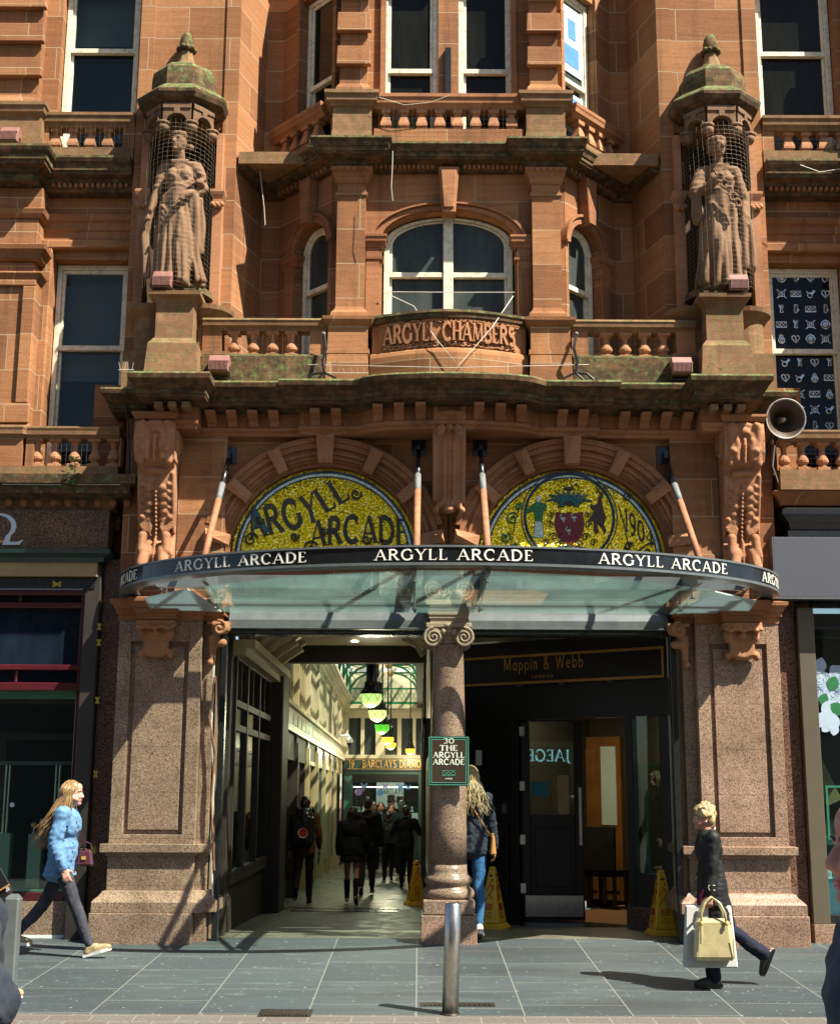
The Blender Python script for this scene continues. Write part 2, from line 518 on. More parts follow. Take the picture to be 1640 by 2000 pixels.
M['damp'] = sandstone("green stained sandstone", (.40, .22, .11), (.33, .17, .085), moss=.5, blocks=False, soot_shade=.5)
M['palestone'] = sandstone("pale weathered capital stone", (.36, .275, .20), (.30, .225, .16), blocks=False, soot_shade=.55, bump=.25)
M['carved'] = sandstone("weathered carved sandstone", (.43, .205, .105), (.37, .175, .09), blocks=False, soot_shade=.5, bump=.25)
M['soot_shade'] = sandstone("shade-darkened niche stone", (.060, .034, .02), (.045, .026, .015), blocks=False, soot_shade=.6)  # near-black base puts the shade of the niche into the stone colour
M['statue'] = sandstone("weathered statue stone", (.235, .142, .083), (.185, .108, .062), blocks=False, soot_shade=.85, bump=.3)

def granite(name, cols, scale=105, rough=.45, course=.0):
    k = N(name)
    v = k.n("ShaderNodeTexVoronoi"); v.inputs['Scale'].default_value = scale
    k.l(k.pos(), v.inputs['Vector'])
    sp = k.n("ShaderNodeSeparateColor"); k.l(v.outputs['Color'], sp.inputs[0])
    c = k.ramp(sp.outputs[0], [(0, cols[0]), (.16, cols[1]), (.45, cols[2]), (.75, cols[3])], 'CONSTANT')
    big = k.noise(k.pos(), 2.2, 5, .6)
    c = k.mix(c, k.ramp(big, [(.3, (.62, .6, .58)), (.7, (1.12, 1.12, 1.12))]), 1.0, 'MULTIPLY')
    if course:
        s = k.n("ShaderNodeSeparateXYZ"); k.l(k.pos(), s.inputs[0])
        f = k.math('FRACT', k.math('MULTIPLY', k.math('ADD', s.outputs[2], .25), 1 / course))
        c = k.mix(c, (.10, .07, .05), k.ramp(f, [(0, (.8, .8, .8)), (.009, (0, 0, 0))], 'CONSTANT'))
    k.color(c); k.val('Roughness', rough); k.val('Specular IOR Level', .35)
    k.bump(sp.outputs[0], .06, .002)
    return k.m
GR = [(.08, .055, .038), (.215, .135, .088), (.32, .208, .138), (.41, .285, .20)]
M['granite'] = granite("polished pink granite", GR, 150, .42, .45)
M['granite_plain'] = granite("pink granite column", [(.085, .055, .04), (.22, .135, .095), (.32, .205, .145), (.41, .285, .21)], 160, .32)
M['granite_dark'] = granite("dark brown granite", [(.02, .012, .008), (.07, .038, .02), (.13, .07, .035), (.22, .13, .065)], 120, .3)
M['granite_red'] = granite("plum granite", [(.03, .016, .011), (.10, .055, .038), (.16, .088, .06), (.21, .125, .088)], 120, .25)

def plain(name, c, rough=.5, metal=0.0, spec=.5, var=.25, scale=6, bump=0.0, bscale=60, grime=.0):
    k = N(name)
    n1 = k.noise(k.obj(), scale, 5, .6)
    cc = k.mix(c, tuple(x * (1 - var) for x in c), k.ramp(n1, [(.3, (0, 0, 0)), (.7, (1, 1, 1))]))
    if grime:
        cc = k.mix(cc, (.06, .05, .035), k.ramp(k.noise(k.obj(), 17, 6, .7), [(.5, (0, 0, 0)), (.72, (grime, grime, grime))]))
    k.color(cc); k.val('Roughness', rough); k.val('Metallic', metal); k.val('Specular IOR Level', spec)
    if bump: k.bump(k.noise(k.obj(), bscale, 4), bump, .004)
    return k.m
M['paint'] = plain("old cream window paint", (.76, .70, .52), .55, var=.2, scale=9, grime=.6, bump=.2)
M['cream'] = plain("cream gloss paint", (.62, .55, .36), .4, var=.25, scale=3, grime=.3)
M['dim_cream'] = plain("dim cream paint", (.40, .34, .18), .4, var=.2, scale=3)
M['lobby_dark'] = plain("dark varnished shopfront timber", (.026, .019, .012), .6, var=.4, scale=5)
M['white'] = plain("white paint", (.8, .8, .77), .4, var=.08)
M['black'] = plain("satin black paint", (.005, .005, .005), .35, spec=.35, var=.3)
M['blackmetal'] = plain("black powder coat", (.016, .018, .018), .25, var=.4, scale=14, bump=.1)
M['band'] = plain("black enamel fascia band", (.010, .012, .013), .12, var=.5, scale=5, grime=.12)
M['letter'] = plain("pale lettering paint", (.80, .78, .66), .45, var=.1)
M['steel'] = plain("brushed stainless steel", (.50, .49, .46), .30, 1.0, var=.25, scale=20)
M['silver'] = plain("silver grey painted metal", (.15, .17, .17), .32, .3, var=.3)
M['flood'] = plain("brown pink floodlight paint", (.27, .125, .10), .45, var=.2, scale=12)
M['floodglass'] = plain("floodlight louvre black", (.02, .016, .014), .35)
M['rust'] = plain("rusty pipe", (.42, .17, .075), .75, var=.45, scale=11, bump=.3, grime=.5)
M['pipepale'] = plain("pale primed pipe", (.17, .18, .17), .7, var=.3, scale=14)
M['maroon'] = plain("maroon gloss paint", (.075, .012, .015), .22, var=.25)
M['yellow'] = plain("yellow plastic cone", (.72, .42, .012), .42, var=.12, grime=.15)
M['yellowtape'] = plain("yellow tape", (.42, .30, .015), .5)
M['red'] = plain("red print", (.45, .02, .02), .5)
M['gold'] = plain("gilded lettering", (.62, .36, .085), .35, .3)
M['goldbar'] = plain("gold paint border", (.45, .24, .045), .38, .3)
M['greenpaint'] = plain("emerald painted iron", (.012, .16, .055), .3, var=.2)
M['greensign'] = plain("dark green sign enamel", (.015, .045, .038), .35)
M['greenlight'] = plain("verdigris sign border", (.11, .40, .27), .5)
M['browndark'] = plain("brown sign enamel", (.055, .032, .020), .35)
M['graphite'] = plain("slate grey roller panel", (.058, .062, .078), .55, var=.12, scale=40)
M['bronze'] = plain("bronze anodised frame", (.115, .098, .066), .4, .2, var=.1)
M['teal'] = plain("teal display blue", (.015, .16, .23), .5, var=.2)
M['tealdark'] = plain("dark teal board", (.03, .10, .085), .5, var=.3)
M['paper'] = plain("pale blue paper", (.55, .72, .72), .6, var=.05)
M['petal'] = plain("pale blue printed petals", (.40, .50, .60), .5, var=.15, scale=30)
M['petalline'] = plain("grey blue print line", (.15, .23, .33), .5)
M['leaf'] = plain("printed green leaves", (.012, .15, .045), .5)
M['weed'] = plain("weed leaf", (.075, .19, .055), .6, var=.3, scale=30)
M['oak'] = plain("varnished oak door", (.25, .115, .032), .35, var=.35, scale=4)
M['carpet'] = plain("tan carpet", (.25, .125, .055), .9, var=.2, scale=40)
M['magnolia'] = plain("beige interior wall", (.35, .24, .11), .7)
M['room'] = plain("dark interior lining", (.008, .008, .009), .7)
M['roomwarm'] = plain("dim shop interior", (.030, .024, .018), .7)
M['horn'] = plain("weathered grey horn enamel", (.40, .38, .33), .5, var=.35, scale=9, grime=.7)
M['horndark'] = plain("brown horn inside", (.075, .045, .025), .5, var=.3)
M['wire'] = plain("pale wire", (.60, .57, .47), .5)
M['net'] = plain("pale nylon net", (.42, .34, .23), .6)
M['netdark'] = plain("dark nylon net", (.045, .03, .02), .7)
M['cable'] = plain("black cable", (.012, .012, .012), .45)
M['glitter'] = plain("pale sequinned stand", (.46, .62, .52), .3, .4, var=.75, scale=110)
M['pearl'] = plain("pale opal", (.62, .62, .60), .2)
M['asphalt'] = plain("dark drain iron", (.045, .038, .028), .5, .5, var=.5, scale=60, bump=.3)
M['farwall'] = sandstone("opposite buff stone", (.36, .28, .19), (.30, .23, .155), soot_shade=.4)
M['lead'] = plain("grey lead roof", (.12, .125, .13), .6)
M['bluesign'] = plain("violet print", (.30, .22, .55), .5)
M['butterfly'] = plain("blue print", (.08, .25, .60), .5)
M['omega'] = plain("satin silver letter", (.62, .68, .72), .3, .5, var=.05)

def glow(name, c, strength):
    k = N(name)
    k.color(c); k.val('Roughness', .25)
    k.val('Emission Color', (*c, 1)); k.val('Emission Strength', strength)
    return k.m
M['globe_green'] = glow("lit pale green glass globe", (.40, .62, .17), .55)
M['globe_lime'] = glow("lit lime glass globe", (.55, .66, .22), .6)
M['globe_emerald'] = glow("lit emerald glass globe", (.08, .45, .03), .55)
M['globe_amber'] = glow("lit amber glass globe", (.95, .55, .05), .75)
M['lamp_white'] = glow("lit white tube", (1.0, .93, .78), 1.6)
M['lamp_warm'] = glow("lit warm spot", (1.0, .78, .45), 7.0)
M['sign_glow'] = glow("lit pale blue sign letters", (.30, .75, .78), 2.0)
M['display_glow'] = glow("glowing shop display", (.42, .46, .40), .16)  # emission on boards, counter and stands stands in for shop lighting

def dusty(name, c, rough=.06):
    k = N(name)
    sp = k.noise(k.pos(), 70, 3, .7)
    st = k.noise(k.pos((1, 1, .25)), 7, 5, .6)
    cc = k.mix(c, tuple(x * .6 for x in c), k.ramp(st, [(.35, (0, 0, 0)), (.65, (1, 1, 1))]))
    cc = k.mix(cc, (.22, .24, .22), k.ramp(sp, [(.70, (0, 0, 0)), (.76, (.45, .45, .45))]))
    k.color(cc); k.val('Roughness', rough); k.val('Specular IOR Level', .13)
    wv = k.noise(k.pos(), 1.4, 2)
    k.bump(wv, .05, .02)
    return k.m
M['pane'] = dusty("dusty old window glass", (.055, .066, .062))
M['blind'] = plain('grey blue roller blind', (.10, .112, .11), .8, var=.12)
M['pane_dark'] = dusty("dark reflecting glass", (.011, .012, .009), .03)
M['pane_blue'] = dusty("dark blue transom glass", (.010, .018, .028), .05)
M['pane_black'] = dusty("black film on glass", (.006, .007, .012), .08)

def clear(name, tint, refl=.5, clearness=.9, dirt=0.0):
    k = N(name)
    k.t.nodes.remove(k.b)
    fr = k.n("ShaderNodeLayerWeight"); fr.inputs[0].default_value = .5
    f5 = k.math('MULTIPLY_ADD', k.math('POWER', fr.outputs[1], 4.0), .75, .045)
    tr = k.n("ShaderNodeBsdfTransparent"); tr.inputs[0].default_value = (*tint, 1)
    gl = k.n("ShaderNodeBsdfGlossy"); gl.inputs['Roughness'].default_value = .01
    gl.inputs[0].default_value = (.9, .95, .95, 1)
    mx = k.n("ShaderNodeMixShader")
    f = k.math('MULTIPLY', f5, refl)
    k.l(f, mx.inputs[0]); k.l(tr.outputs[0], mx.inputs[1]); k.l(gl.outputs[0], mx.inputs[2])
    last = mx.outputs[0]
    if dirt:
        df = k.n("ShaderNodeBsdfTranslucent"); df.inputs[0].default_value = (.42, .70, .64, 1)
        nz = k.noise(k.pos(), 2.2, 6, .65)
        m2 = k.n("ShaderNodeMixShader")
        k.l(k.ramp(nz, [(.3, (dirt * .4,) * 3), (.75, (dirt,) * 3)]), m2.inputs[0])
        k.l(last, m2.inputs[1]); k.l(df.outputs[0], m2.inputs[2])
        last = m2.outputs[0]
    k.l(last, k.out.inputs[0])
    return k.m
M['glass'] = clear("clear shop glass", (.82, .90, .87), 1.0)
M['canopy_glass'] = clear("green canopy glass", (.93, .985, .965), 1.0, dirt=.075)
M['glass_dim'] = clear("old sash glass", (.80, .84, .82), .4, dirt=.05)
M['roof_glass'] = clear("dirty roof glass", (.93, .94, .86), .4, dirt=.5)

def mosaic():
    k = N("gold glass mosaic")
    v = k.n("ShaderNodeTexVoronoi", feature='F1'); v.inputs['Scale'].default_value = 92; v.inputs['Randomness'].default_value = .45
    k.l(k.pos((1, 0, 1)), v.inputs['Vector'])
    sp = k.n("ShaderNodeSeparateColor"); k.l(v.outputs['Color'], sp.inputs[0])
    c = k.ramp(sp.outputs[0], [(0, (.34, .20, .008)), (.07, (.70, .46, .01)), (.30, (1.0, .60, .012)), (.70, (1.0, .71, .03)), (.93, (1.0, .95, .35))], 'CONSTANT')
    k.color(c); k.val('Metallic', 1.0); k.val('Roughness', .36)
    d = k.n("ShaderNodeTexVoronoi", feature='DISTANCE_TO_EDGE'); d.inputs['Scale'].default_value = 72; d.inputs['Randomness'].default_value = .55
    k.l(k.pos((1, 0, 1)), d.inputs['Vector'])
    # each tessera is set at a slightly different angle
    g = k.n("ShaderNodeNewGeometry")
    vm = k.n("ShaderNodeVectorMath", operation='MULTIPLY_ADD'); k.l(v.outputs['Color'], vm.inputs[0]); vm.inputs[1].default_value = (.5, .2, .55); vm.inputs[2].default_value = (-.25, -.1, .0)
    va = k.n("ShaderNodeVectorMath", operation='ADD'); k.l(vm.outputs[0], va.inputs[0]); k.l(g.outputs['Normal'], va.inputs[1])
    vn = k.n("ShaderNodeVectorMath", operation='NORMALIZE'); k.l(va.outputs[0], vn.inputs[0])
    k.l(vn.outputs[0], k.b.inputs['Normal'])
    return k.m
M['mosaic'] = mosaic()
def tess(name, c, c2=None):
    k = N(name)
    v = k.n("ShaderNodeTexVoronoi"); v.inputs['Scale'].default_value = 80
    k.l(k.pos((1, 0, 1)), v.inputs['Vector'])
    sp = k.n("ShaderNodeSeparateColor"); k.l(v.outputs['Color'], sp.inputs[0])
    c2 = c2 or tuple(min(1, x * 2.4 + .01) for x in c)
    k.color(k.mix(c, c2, sp.outputs[0])); k.val('Roughness', .3)
    return k.m
M['tess_ink'] = tess("dark green brown mosaic", (.016, .022, .010), (.085, .055, .020))
M['tess_blue'] = tess("blue green mosaic", (.01, .06, .07), (.04, .16, .16))
M['tess_white'] = tess("pale mosaic", (.36, .44, .36))
M['tess_red'] = tess("dark red mosaic", (.10, .012, .012))
M['tess_green'] = tess("green mosaic", (.02, .10, .03))
M['tess_brown'] = tess("brown mosaic", (.035, .018, .010))
M['tess_rim'] = tess("navy mosaic", (.006, .020, .028))

def pavement_mat():
    k = N("slate paving flags")
    s = k.n("ShaderNodeSeparateXYZ"); k.l(k.pos(), s.inputs[0])
    cb = k.n("ShaderNodeCombineXYZ"); k.l(k.math('ADD', s.outputs[1], .17), cb.inputs[0]); k.l(k.math('ADD', s.outputs[0], .31), cb.inputs[1])
    br = k.n("ShaderNodeTexBrick"); k.l(cb.outputs[0], br.inputs['Vector'])
    br.inputs['Scale'].default_value = 1
    br.inputs['Brick Width'].default_value = .93; br.inputs['Row Height'].default_value = .79
    br.inputs['Mortar Size'].default_value = .0055; br.inputs['Mortar Smooth'].default_value = .2
    br.offset = .37; br.offset_frequency = 2; br.squash = .72; br.squash_frequency = 3
    br.inputs['Color1'].default_value = (0, 0, 0, 1); br.inputs['Color2'].default_value = (1, 1, 1, 1)
    n1 = k.noise(k.pos((.7, 2.4, 1)), 3.0, 7, .66, .4)
    n2 = k.noise(k.pos((1, 1, 1)), 55, 4, .65)
    n3 = k.noise(k.pos((.25, 1.0, 1)), 1.3, 6, .6)
    c = k.mix((.029, .042, .047), (.055, .073, .077), br.outputs['Color'])
    c = k.mix(c, (.045, .055, .058), k.ramp(n1, [(.38, (0, 0, 0)), (.66, (.8, .8, .8))]))
    c = k.mix(c, (.17, .185, .17), k.ramp(n1, [(.26, (.55, .55, .55)), (.42, (0, 0, 0))]))
    c = k.mix(c, (.24, .245, .22), k.ramp(n2, [(.62, (0, 0, 0)), (.74, (.6, .6, .6))]))
    c = k.mix(c, (.030, .034, .034), k.ramp(n3, [(.50, (0, 0, 0)), (.66, (.75, .75, .75))]))
    c = k.mix(c, (.27, .265, .21), k.math('MULTIPLY', br.outputs['Fac'], .55))
    # chewing gum and specks
    sp = k.noise(k.pos(), 21, 2, .5)
    c = k.mix(c, (.30, .31, .29), k.ramp(sp, [(.70, (0, 0, 0)), (.715, (.6, .6, .6))]))
    k.color(c); k.val('Roughness', .62); k.val('Specular IOR Level', .4)
    k.bump(k.math('SUBTRACT', k.math('ADD', k.math('MULTIPLY', n2, .35), n1), k.math('MULTIPLY', br.outputs['Fac'], 1.2)), .3, .008)
    return k.m
M['paving'] = pavement_mat()
def setts_mat():
    k = N("buff and red street setts")
    s = k.n("ShaderNodeSeparateXYZ"); k.l(k.pos(), s.inputs[0])
    cb = k.n("ShaderNodeCombineXYZ"); k.l(s.outputs[0], cb.inputs[0]); k.l(s.outputs[1], cb.inputs[1])
    br = k.n("ShaderNodeTexBrick"); k.l(cb.outputs[0], br.inputs['Vector'])
    br.inputs['Scale'].default_value = 1
    br.inputs['Brick Width'].default_value = .31; br.inputs['Row Height'].default_value = .2
    br.inputs['Mortar Size'].default_value = .006
    br.inputs['Color1'].default_value = (.105, .082, .068, 1); br.inputs['Color2'].default_value = (.11, .105, .092, 1)
    br.inputs['Mortar'].default_value = (.17, .165, .14, 1)
    n2 = k.noise(k.pos(), 60, 4, .6)
    k.color(k.mix(br.outputs['Color'], k.ramp(n2, [(.3, (.65, .65, .65)), (.7, (1.25, 1.25, 1.25))]), 1.0, 'MULTIPLY'))
    k.val('Roughness', .75)
    k.bump(k.math('SUBTRACT', n2, br.outputs['Fac']), .3, .006)
    return k.m
M['setts'] = setts_mat()
def tiles_mat(name, base, row, width, rough, mort=(.02, .02, .018)):
    k = N(name)
    s = k.n("ShaderNodeSeparateXYZ"); k.l(k.pos(), s.inputs[0])
    cb = k.n("ShaderNodeCombineXYZ"); k.l(s.outputs[1], cb.inputs[0]); k.l(s.outputs[0], cb.inputs[1])
    br = k.n("ShaderNodeTexBrick"); k.l(cb.outputs[0], br.inputs['Vector'])
    br.inputs['Scale'].default_value = 1; br.offset = 0
    br.inputs['Brick Width'].default_value = width; br.inputs['Row Height'].default_value = row
    br.inputs['Mortar Size'].default_value = .006
    br.inputs['Color1'].default_value = (*base, 1); br.inputs['Color2'].default_value = (*[x * .75 for x in base], 1)
    br.inputs['Mortar'].default_value = (*mort, 1)
    n = k.noise(k.pos(), 5, 6, .65)
    k.color(k.mix(br.outputs['Color'], k.ramp(n, [(.3, (.6, .6, .6)), (.7, (1.15, 1.15, 1.15))]), 1.0, 'MULTIPLY'))
    k.l(k.ramp(n, [(.3, (rough * .7,) * 3), (.7, (rough * 1.4,) * 3)]), k.b.inputs['Roughness'])
    return k.m
M['arcade_floor'] = tiles_mat("worn polished arcade floor", (.15, .155, .115), .62, .9, .30)
M['lobby_floor'] = tiles_mat("lobby flags", (.125, .125, .085), .72, .95, .5)

def fabric(name, c, var=.35, scale=18, bump=.5, rough=.85, c2=None):
    k = N(name)
    n1 = k.noise(k.obj((1, 1, .6)), scale, 5, .6)
    n2 = k.noise(k.obj(), 220, 2, .5)
    cc = k.mix(c, c2 or tuple(x * (1 - var) for x in c), k.ramp(n1, [(.35, (0, 0, 0)), (.66, (1, 1, 1))]))
    cc = k.mix(cc, k.ramp(n2, [(.3, (.8, .8, .8)), (.7, (1.15, 1.15, 1.15))]), .8, 'MULTIPLY')
    k.color(cc); k.val('Roughness', rough); k.val('Specular IOR Level', .25)
    k.bump(n1, bump, .012)
    return k.m
M['denim'] = fabric("washed blue denim", (.085, .19, .34), c2=(.13, .25, .41), scale=26)
M['denim_dark'] = fabric("grey black denim", (.022, .023, .03), c2=(.05, .052, .065), scale=14)
M['denim_blue'] = fabric("mid blue denim", (.018, .075, .185), c2=(.045, .14, .30), scale=12)
M['coat'] = fabric("black coat cloth", (.010, .011, .011), scale=9, bump=.6, rough=.6)
M['navy'] = fabric("navy cloth", (.010, .013, .030), scale=10)
M['navytop'] = fabric("dark navy knit", (.012, .016, .024), c2=(.03, .037, .05), scale=14, bump=.8)
M['darkcloth'] = fabric("dark cloth", (.010, .010, .012), scale=9)
M['charcoal'] = fabric("charcoal cloth", (.022, .022, .024), scale=9)
M['ochre'] = fabric("mustard brown hoodie", (.13, .060, .020), scale=10)
M['olive'] = fabric("olive trousers", (.035, .030, .018), scale=10)
M['redcloth'] = fabric("red cloth", (.32, .012, .016), scale=9)
M['bluegrey'] = fabric("blue grey jacket cloth", (.030, .042, .065), c2=(.055, .07, .10), scale=11, bump=.6)
M['whitecloth'] = fabric("white cotton", (.65, .65, .62), var=.12)
M['piping'] = plain("cream piping", (.62, .55, .42), .6)
M['gold_leather'] = plain("pale gold leather", (.58, .50, .26), .32, .45, var=.3, scale=12, bump=.25, bscale=30)
M['tan_leather'] = plain("tan leather", (.46, .20, .06), .45, var=.2, bump=.2)
M['plum_leather'] = plain("plum leather", (.065, .018, .026), .35, var=.25)
M['black_leather'] = plain("black leather", (.010, .010, .013), .28, var=.3, bump=.15)
M['bagplastic'] = plain("grey white carrier bag", (.50, .50, .47), .35, var=.15, bump=.3, bscale=14)
M['magenta'] = plain("magenta cord", (.45, .01, .10), .5)
M['shoe_beige'] = fabric("beige suede trainer", (.36, .28, .16), scale=30, bump=.2)
M['rubber_white'] = plain("white rubber sole", (.72, .71, .67), .5, var=.1)
def skin(name, c):
    k = N(name)
    n1 = k.noise(k.obj(), 22, 5, .6)
    k.color(k.mix(c, (c[0] * .88, c[1] * .70, c[2] * .64), k.ramp(n1, [(.35, (0, 0, 0)), (.7, (1, 1, 1))])))
    k.val('Roughness', .5); k.val('Specular IOR Level', .35)
    k.val('Subsurface Weight', .12); k.val('Subsurface Radius', (.02, .008, .004)); k.val('Subsurface Scale', .5)
    return k.m
M['skin'] = skin("fair skin", (.58, .33, .24))
M['skin_ruddy'] = skin("ruddy skin", (.46, .24, .18))
M['lip'] = plain("lip", (.38, .11, .10), .45)
M['eye'] = plain("eye dark", (.02, .016, .014), .2)
M['eyewhite'] = plain("eye white", (.7, .68, .64), .3)
def hairmat(name, c, c2):
    k = N(name)
    n1 = k.noise(k.obj((1, 1, .15)), 60, 4, .6)
    k.color(k.mix(c, c2, k.ramp(n1, [(.35, (0, 0, 0)), (.65, (1, 1, 1))])))
    k.val('Roughness', .38); k.val('Specular IOR Level', .6)
    k.bump(n1, .5, .006)
    return k.m
M['hair_blond'] = hairmat("dark blond hair", (.30, .19, .075), (.11, .062, .024))
M['hair_gold'] = hairmat("light blond hair", (.50, .39, .19), (.19, .12, .045))
M['hair_brown'] = hairmat("dark brown hair", (.022, .013, .008), (.010, .006, .004))
M['hair_grey'] = hairmat("grey hair", (.22, .20, .18), (.10, .09, .08))
M['hair_ginger'] = hairmat("ginger brown hair", (.25, .10, .03), (.12, .045, .015))
# ---------------------------------------------------------------- the setting
def struct(name, mb, mat):
    o = mb.build(name, mat)
    return tag(o, kind='structure')
def gsheet(x0, x1, y0, y1, dz=0.0, n=1):
    m = MB()
    m.add([(x0, y0, ground_z(y0) + dz), (x1, y0, ground_z(y0) + dz), (x1, y1, ground_z(y1) + dz), (x0, y1, ground_z(y1) + dz)], [(0, 1, 2, 3)])
    return m
YS = on_ground(820, 1983).y
struct("pavement", gsheet(-40, 40, YS, 0.349), M['paving'])
struct("street", gsheet(-40, 40, -60, YS), M['setts'])
lob = MB(); lob.add([(-2.45, .35, ground_z(.35)), (2.6, .35, ground_z(.35)), (2.6, 5.0, ground_z(5.0)), (-2.45, 5.0, ground_z(5.0))], [(0, 1, 2, 3)])
struct("lobby_floor", lob, M['lobby_floor'])
arf = MB(); arf.add([(-2.6, 5.0, ground_z(5.0)), (6, 5.0, ground_z(5.0)), (6, 34, ground_z(34)), (-2.6, 34, ground_z(34))], [(0, 1, 2, 3)])
struct("arcade_floor", arf, M['arcade_floor'])

# ---------------------------------------------------------------- the building
bld = thing("sandstone_building", "red sandstone Victorian building with carved arches, balustrades and an arcade entrance", "building")
def part(mb, name, mat, parent=None, **kw):
    return mb.build(name, M[mat] if isinstance(mat, str) else mat, parent or bld, **kw)
both = (False, True)

# ---- granite piers and their sandstone bands
for fl in both:
    m = MB(fl)
    m.box(-3.50, -2.50, -.13, .9, -.2, .40)
    part(m, "pier_plinth", 'granite_plain', bevel=.008)
    m = MB(fl)
    m.sweep([(-3.37, .9), (-3.37, 0), (-2.52, 0), (-2.52, .12), (-2.40, .12), (-2.40, .9)],
            [(0, .401), (.115, .401), (.115, .50), (.095, .525), (.055, .56), (.03, .60), (0, .605)], caps=False)
    m.sweep([(-3.37, .9), (-3.37, 0), (-2.52, 0), (-2.52, .12), (-2.40, .12), (-2.40, .9)],
            [(0, .93), (.02, .935), (.025, .955), (.07, .97), (.07, 1.05), (.0, 1.052)], caps=False)
    # secondary pier beside the opening and its plinth
    m.box(-2.4995, -2.385, .03, .9, -.2, .40)
    m.box(-2.52, -2.40, .12, .9, .41, 3.26)
    # shaft with sunk panel
    m.box(-3.37, -2.52, .05, .9, .41, 3.27)
    m.box(-3.37, -2.52, 0, .05, .41, 1.14)
    m.box(-3.37, -3.24, 0, .05, 1.14, 3.27); m.box(-2.65, -2.52, 0, .05, 1.14, 3.27)
    m.box(-3.24, -2.65, 0, .05, 3.06, 3.27)
    m.box(-3.195, -2.695, .022, .05, 1.185, 3.015)
    part(m, "granite_pier", 'granite', bevel=.004)
    # sandstone impost
    m = MB(fl)
    pth = [(-3.38, .9), (-3.38, -.01), (-3.17, -.01), (-3.17, -.13), (-2.78, -.13), (-2.78, -.01), (-2.52, -.01), (-2.52, .06), (-2.33, .06), (-2.33, .9)]
    m.sweep(pth, [(-.3, 3.27), (0, 3.27), (0, 3.33), (.025, 3.34), (.025, 3.385), (.04, 3.39), (.05, 3.42), (.08, 3.45), (.085, 3.485), (.02, 3.50), (-.3, 3.50)])
    part(m, "impost_moulding", 'trim')
    # carved shield bracket under the impost
    m = MB(fl)
    m.box(-3.17, -2.78, -.16, .0, 3.20, 3.262)
    m.box(-3.10, -2.85, -.10, .0, 2.93, 3.22)
    for x in (-3.11, -2.84):
        m.ball((x, -.07, 3.13), .05, .06, .075)
        m.ball((x + (.012 if x > -3 else -.012), -.05, 2.93), .035, .05, .05)
    m.ball((-2.975, -.05, 2.93), .115, .055, .045); m.ball((-2.975, -.12, 3.13), .05, .03, .035)
    for i in range(9):
        m.ball((-3.15 + i * .044, -.17, 3.19 - .012 * math.sin(i * 2.0)), .026)
    part(m, "shield_bracket", 'carved', remesh=.011, relax=1)
    # scroll bracket beside the opening
    m = MB(fl)
    m.capsule((-2.36, .02, 3.20), (-2.30, .0, 3.20), .07, .07)
    m.capsule((-2.36, .02, 3.05), (-2.31, .02, 3.05), .045, .045)
    pts = [(-2.34 + .085 * t * math.cos(t * 2.6 * math.pi) * 1.0, -.065, 3.19 + .085 * t * math.sin(t * 2.6 * math.pi)) for t in [i / 20 for i in range(21)]]
    m.tube(pts, .016, 6)
    m.capsule((-2.40, .04, 3.10), (-2.43, .06, 2.86), .06, .02); m.ball((-2.435, .05, 2.85), .035)
    m.box(-2.47, -2.24, -.02, .2, 3.235, 3.268)
    part(m, "scroll_bracket", 'carved', remesh=.010, relax=1)
    # strip of granite between pier and shop
    m = MB(fl); m.box(-3.9, -3.425, .55, .9, 3.40, 5.96); m.box(-3.4245, -.0, .62, .9, 3.51, 5.85); part(m, "backing_wall", 'stone')
    m = MB(fl); m.box(-3.62, -3.39, .28, .9, -.2, 3.95)
    part(m, "granite_strip", 'granite_red')
    m = MB(fl); m.box(-2.335, -2.275, .10, .19, .06, 3.19)
    part(m, "door_post", 'blackmetal', bevel=.006)

# ---- centre column
column = MB()
column.lathe((0, .22, 0), [(.185, .86), (.186, 1.2), (.178, 2.0), (.160, 2.9), (.157, 3.04), (.165, 3.06)], 40)
column = part(column, "granite_column", 'granite_plain', smooth=True)
m = MB(); m.box(-.275, .275, -.065, .5, -.1, .385); part(m, "pedestal", 'granite_plain', column, bevel=.006)
m = MB(); m.box(-.255, .255, -.045, .48, .388, .53); part(m, "pedestal_cap", 'granite_plain', column, bevel=.012)
m = MB(); m.lathe((0, .22, 0), [(.255, .533), (.262, .56), (.262, .59), (.245, .62), (.215, .64), (.215, .66), (.235, .68), (.24, .71), (.225, .74), (.195, .76), (.19, .80), (.186, .858)], 40)
part(m, "column_base", 'granite_plain', column, smooth=True)
m = MB()
m.lathe((0, .22, 0), [(.165, 3.06), (.175, 3.075), (.172, 3.10), (.19, 3.13), (.195, 3.17)], 28)
m.box(-.20, .20, .02, .42, 3.16, 3.215); m.box(-.235, .235, -.01, .45, 3.215, 3.265)
part(m, "capital", 'palestone', column, bevel=.008)
for s in (-1, 1):
    m = MB()
    pts = []
    for i in range(34):
        t = i / 33
        r = .088 * (1 - t) + .012
        a = math.pi / 2 + s * t * 4.6 * math.pi * -1
        pts.append((s * .155 + r * math.cos(a), -.015 - .012 * t, 3.115 + r * math.sin(a)))
    m.tube(pts, [.017 * (1 - .45 * i / 33) for i in range(34)], 6)
    m.tube([(s * .155, -.005, 3.115), (s * .155, .08, 3.115), (s * .155, .2, 3.115), (s * .155, .33, 3.115), (s * .155, .43, 3.115)], [.098, .085, .06, .085, .098], 20)
    part(m, "volute", 'palestone', column)
m = MB()
for i in range(3): m.ball(((i - 1) * .05, -.015, 3.17 + .012 * (i == 1)), .03, .025, .035)
m.ball((0, -.02, 3.23), .045, .03, .03)
part(m, "carved_leaf", 'palestone', column, smooth=True)
m = MB()
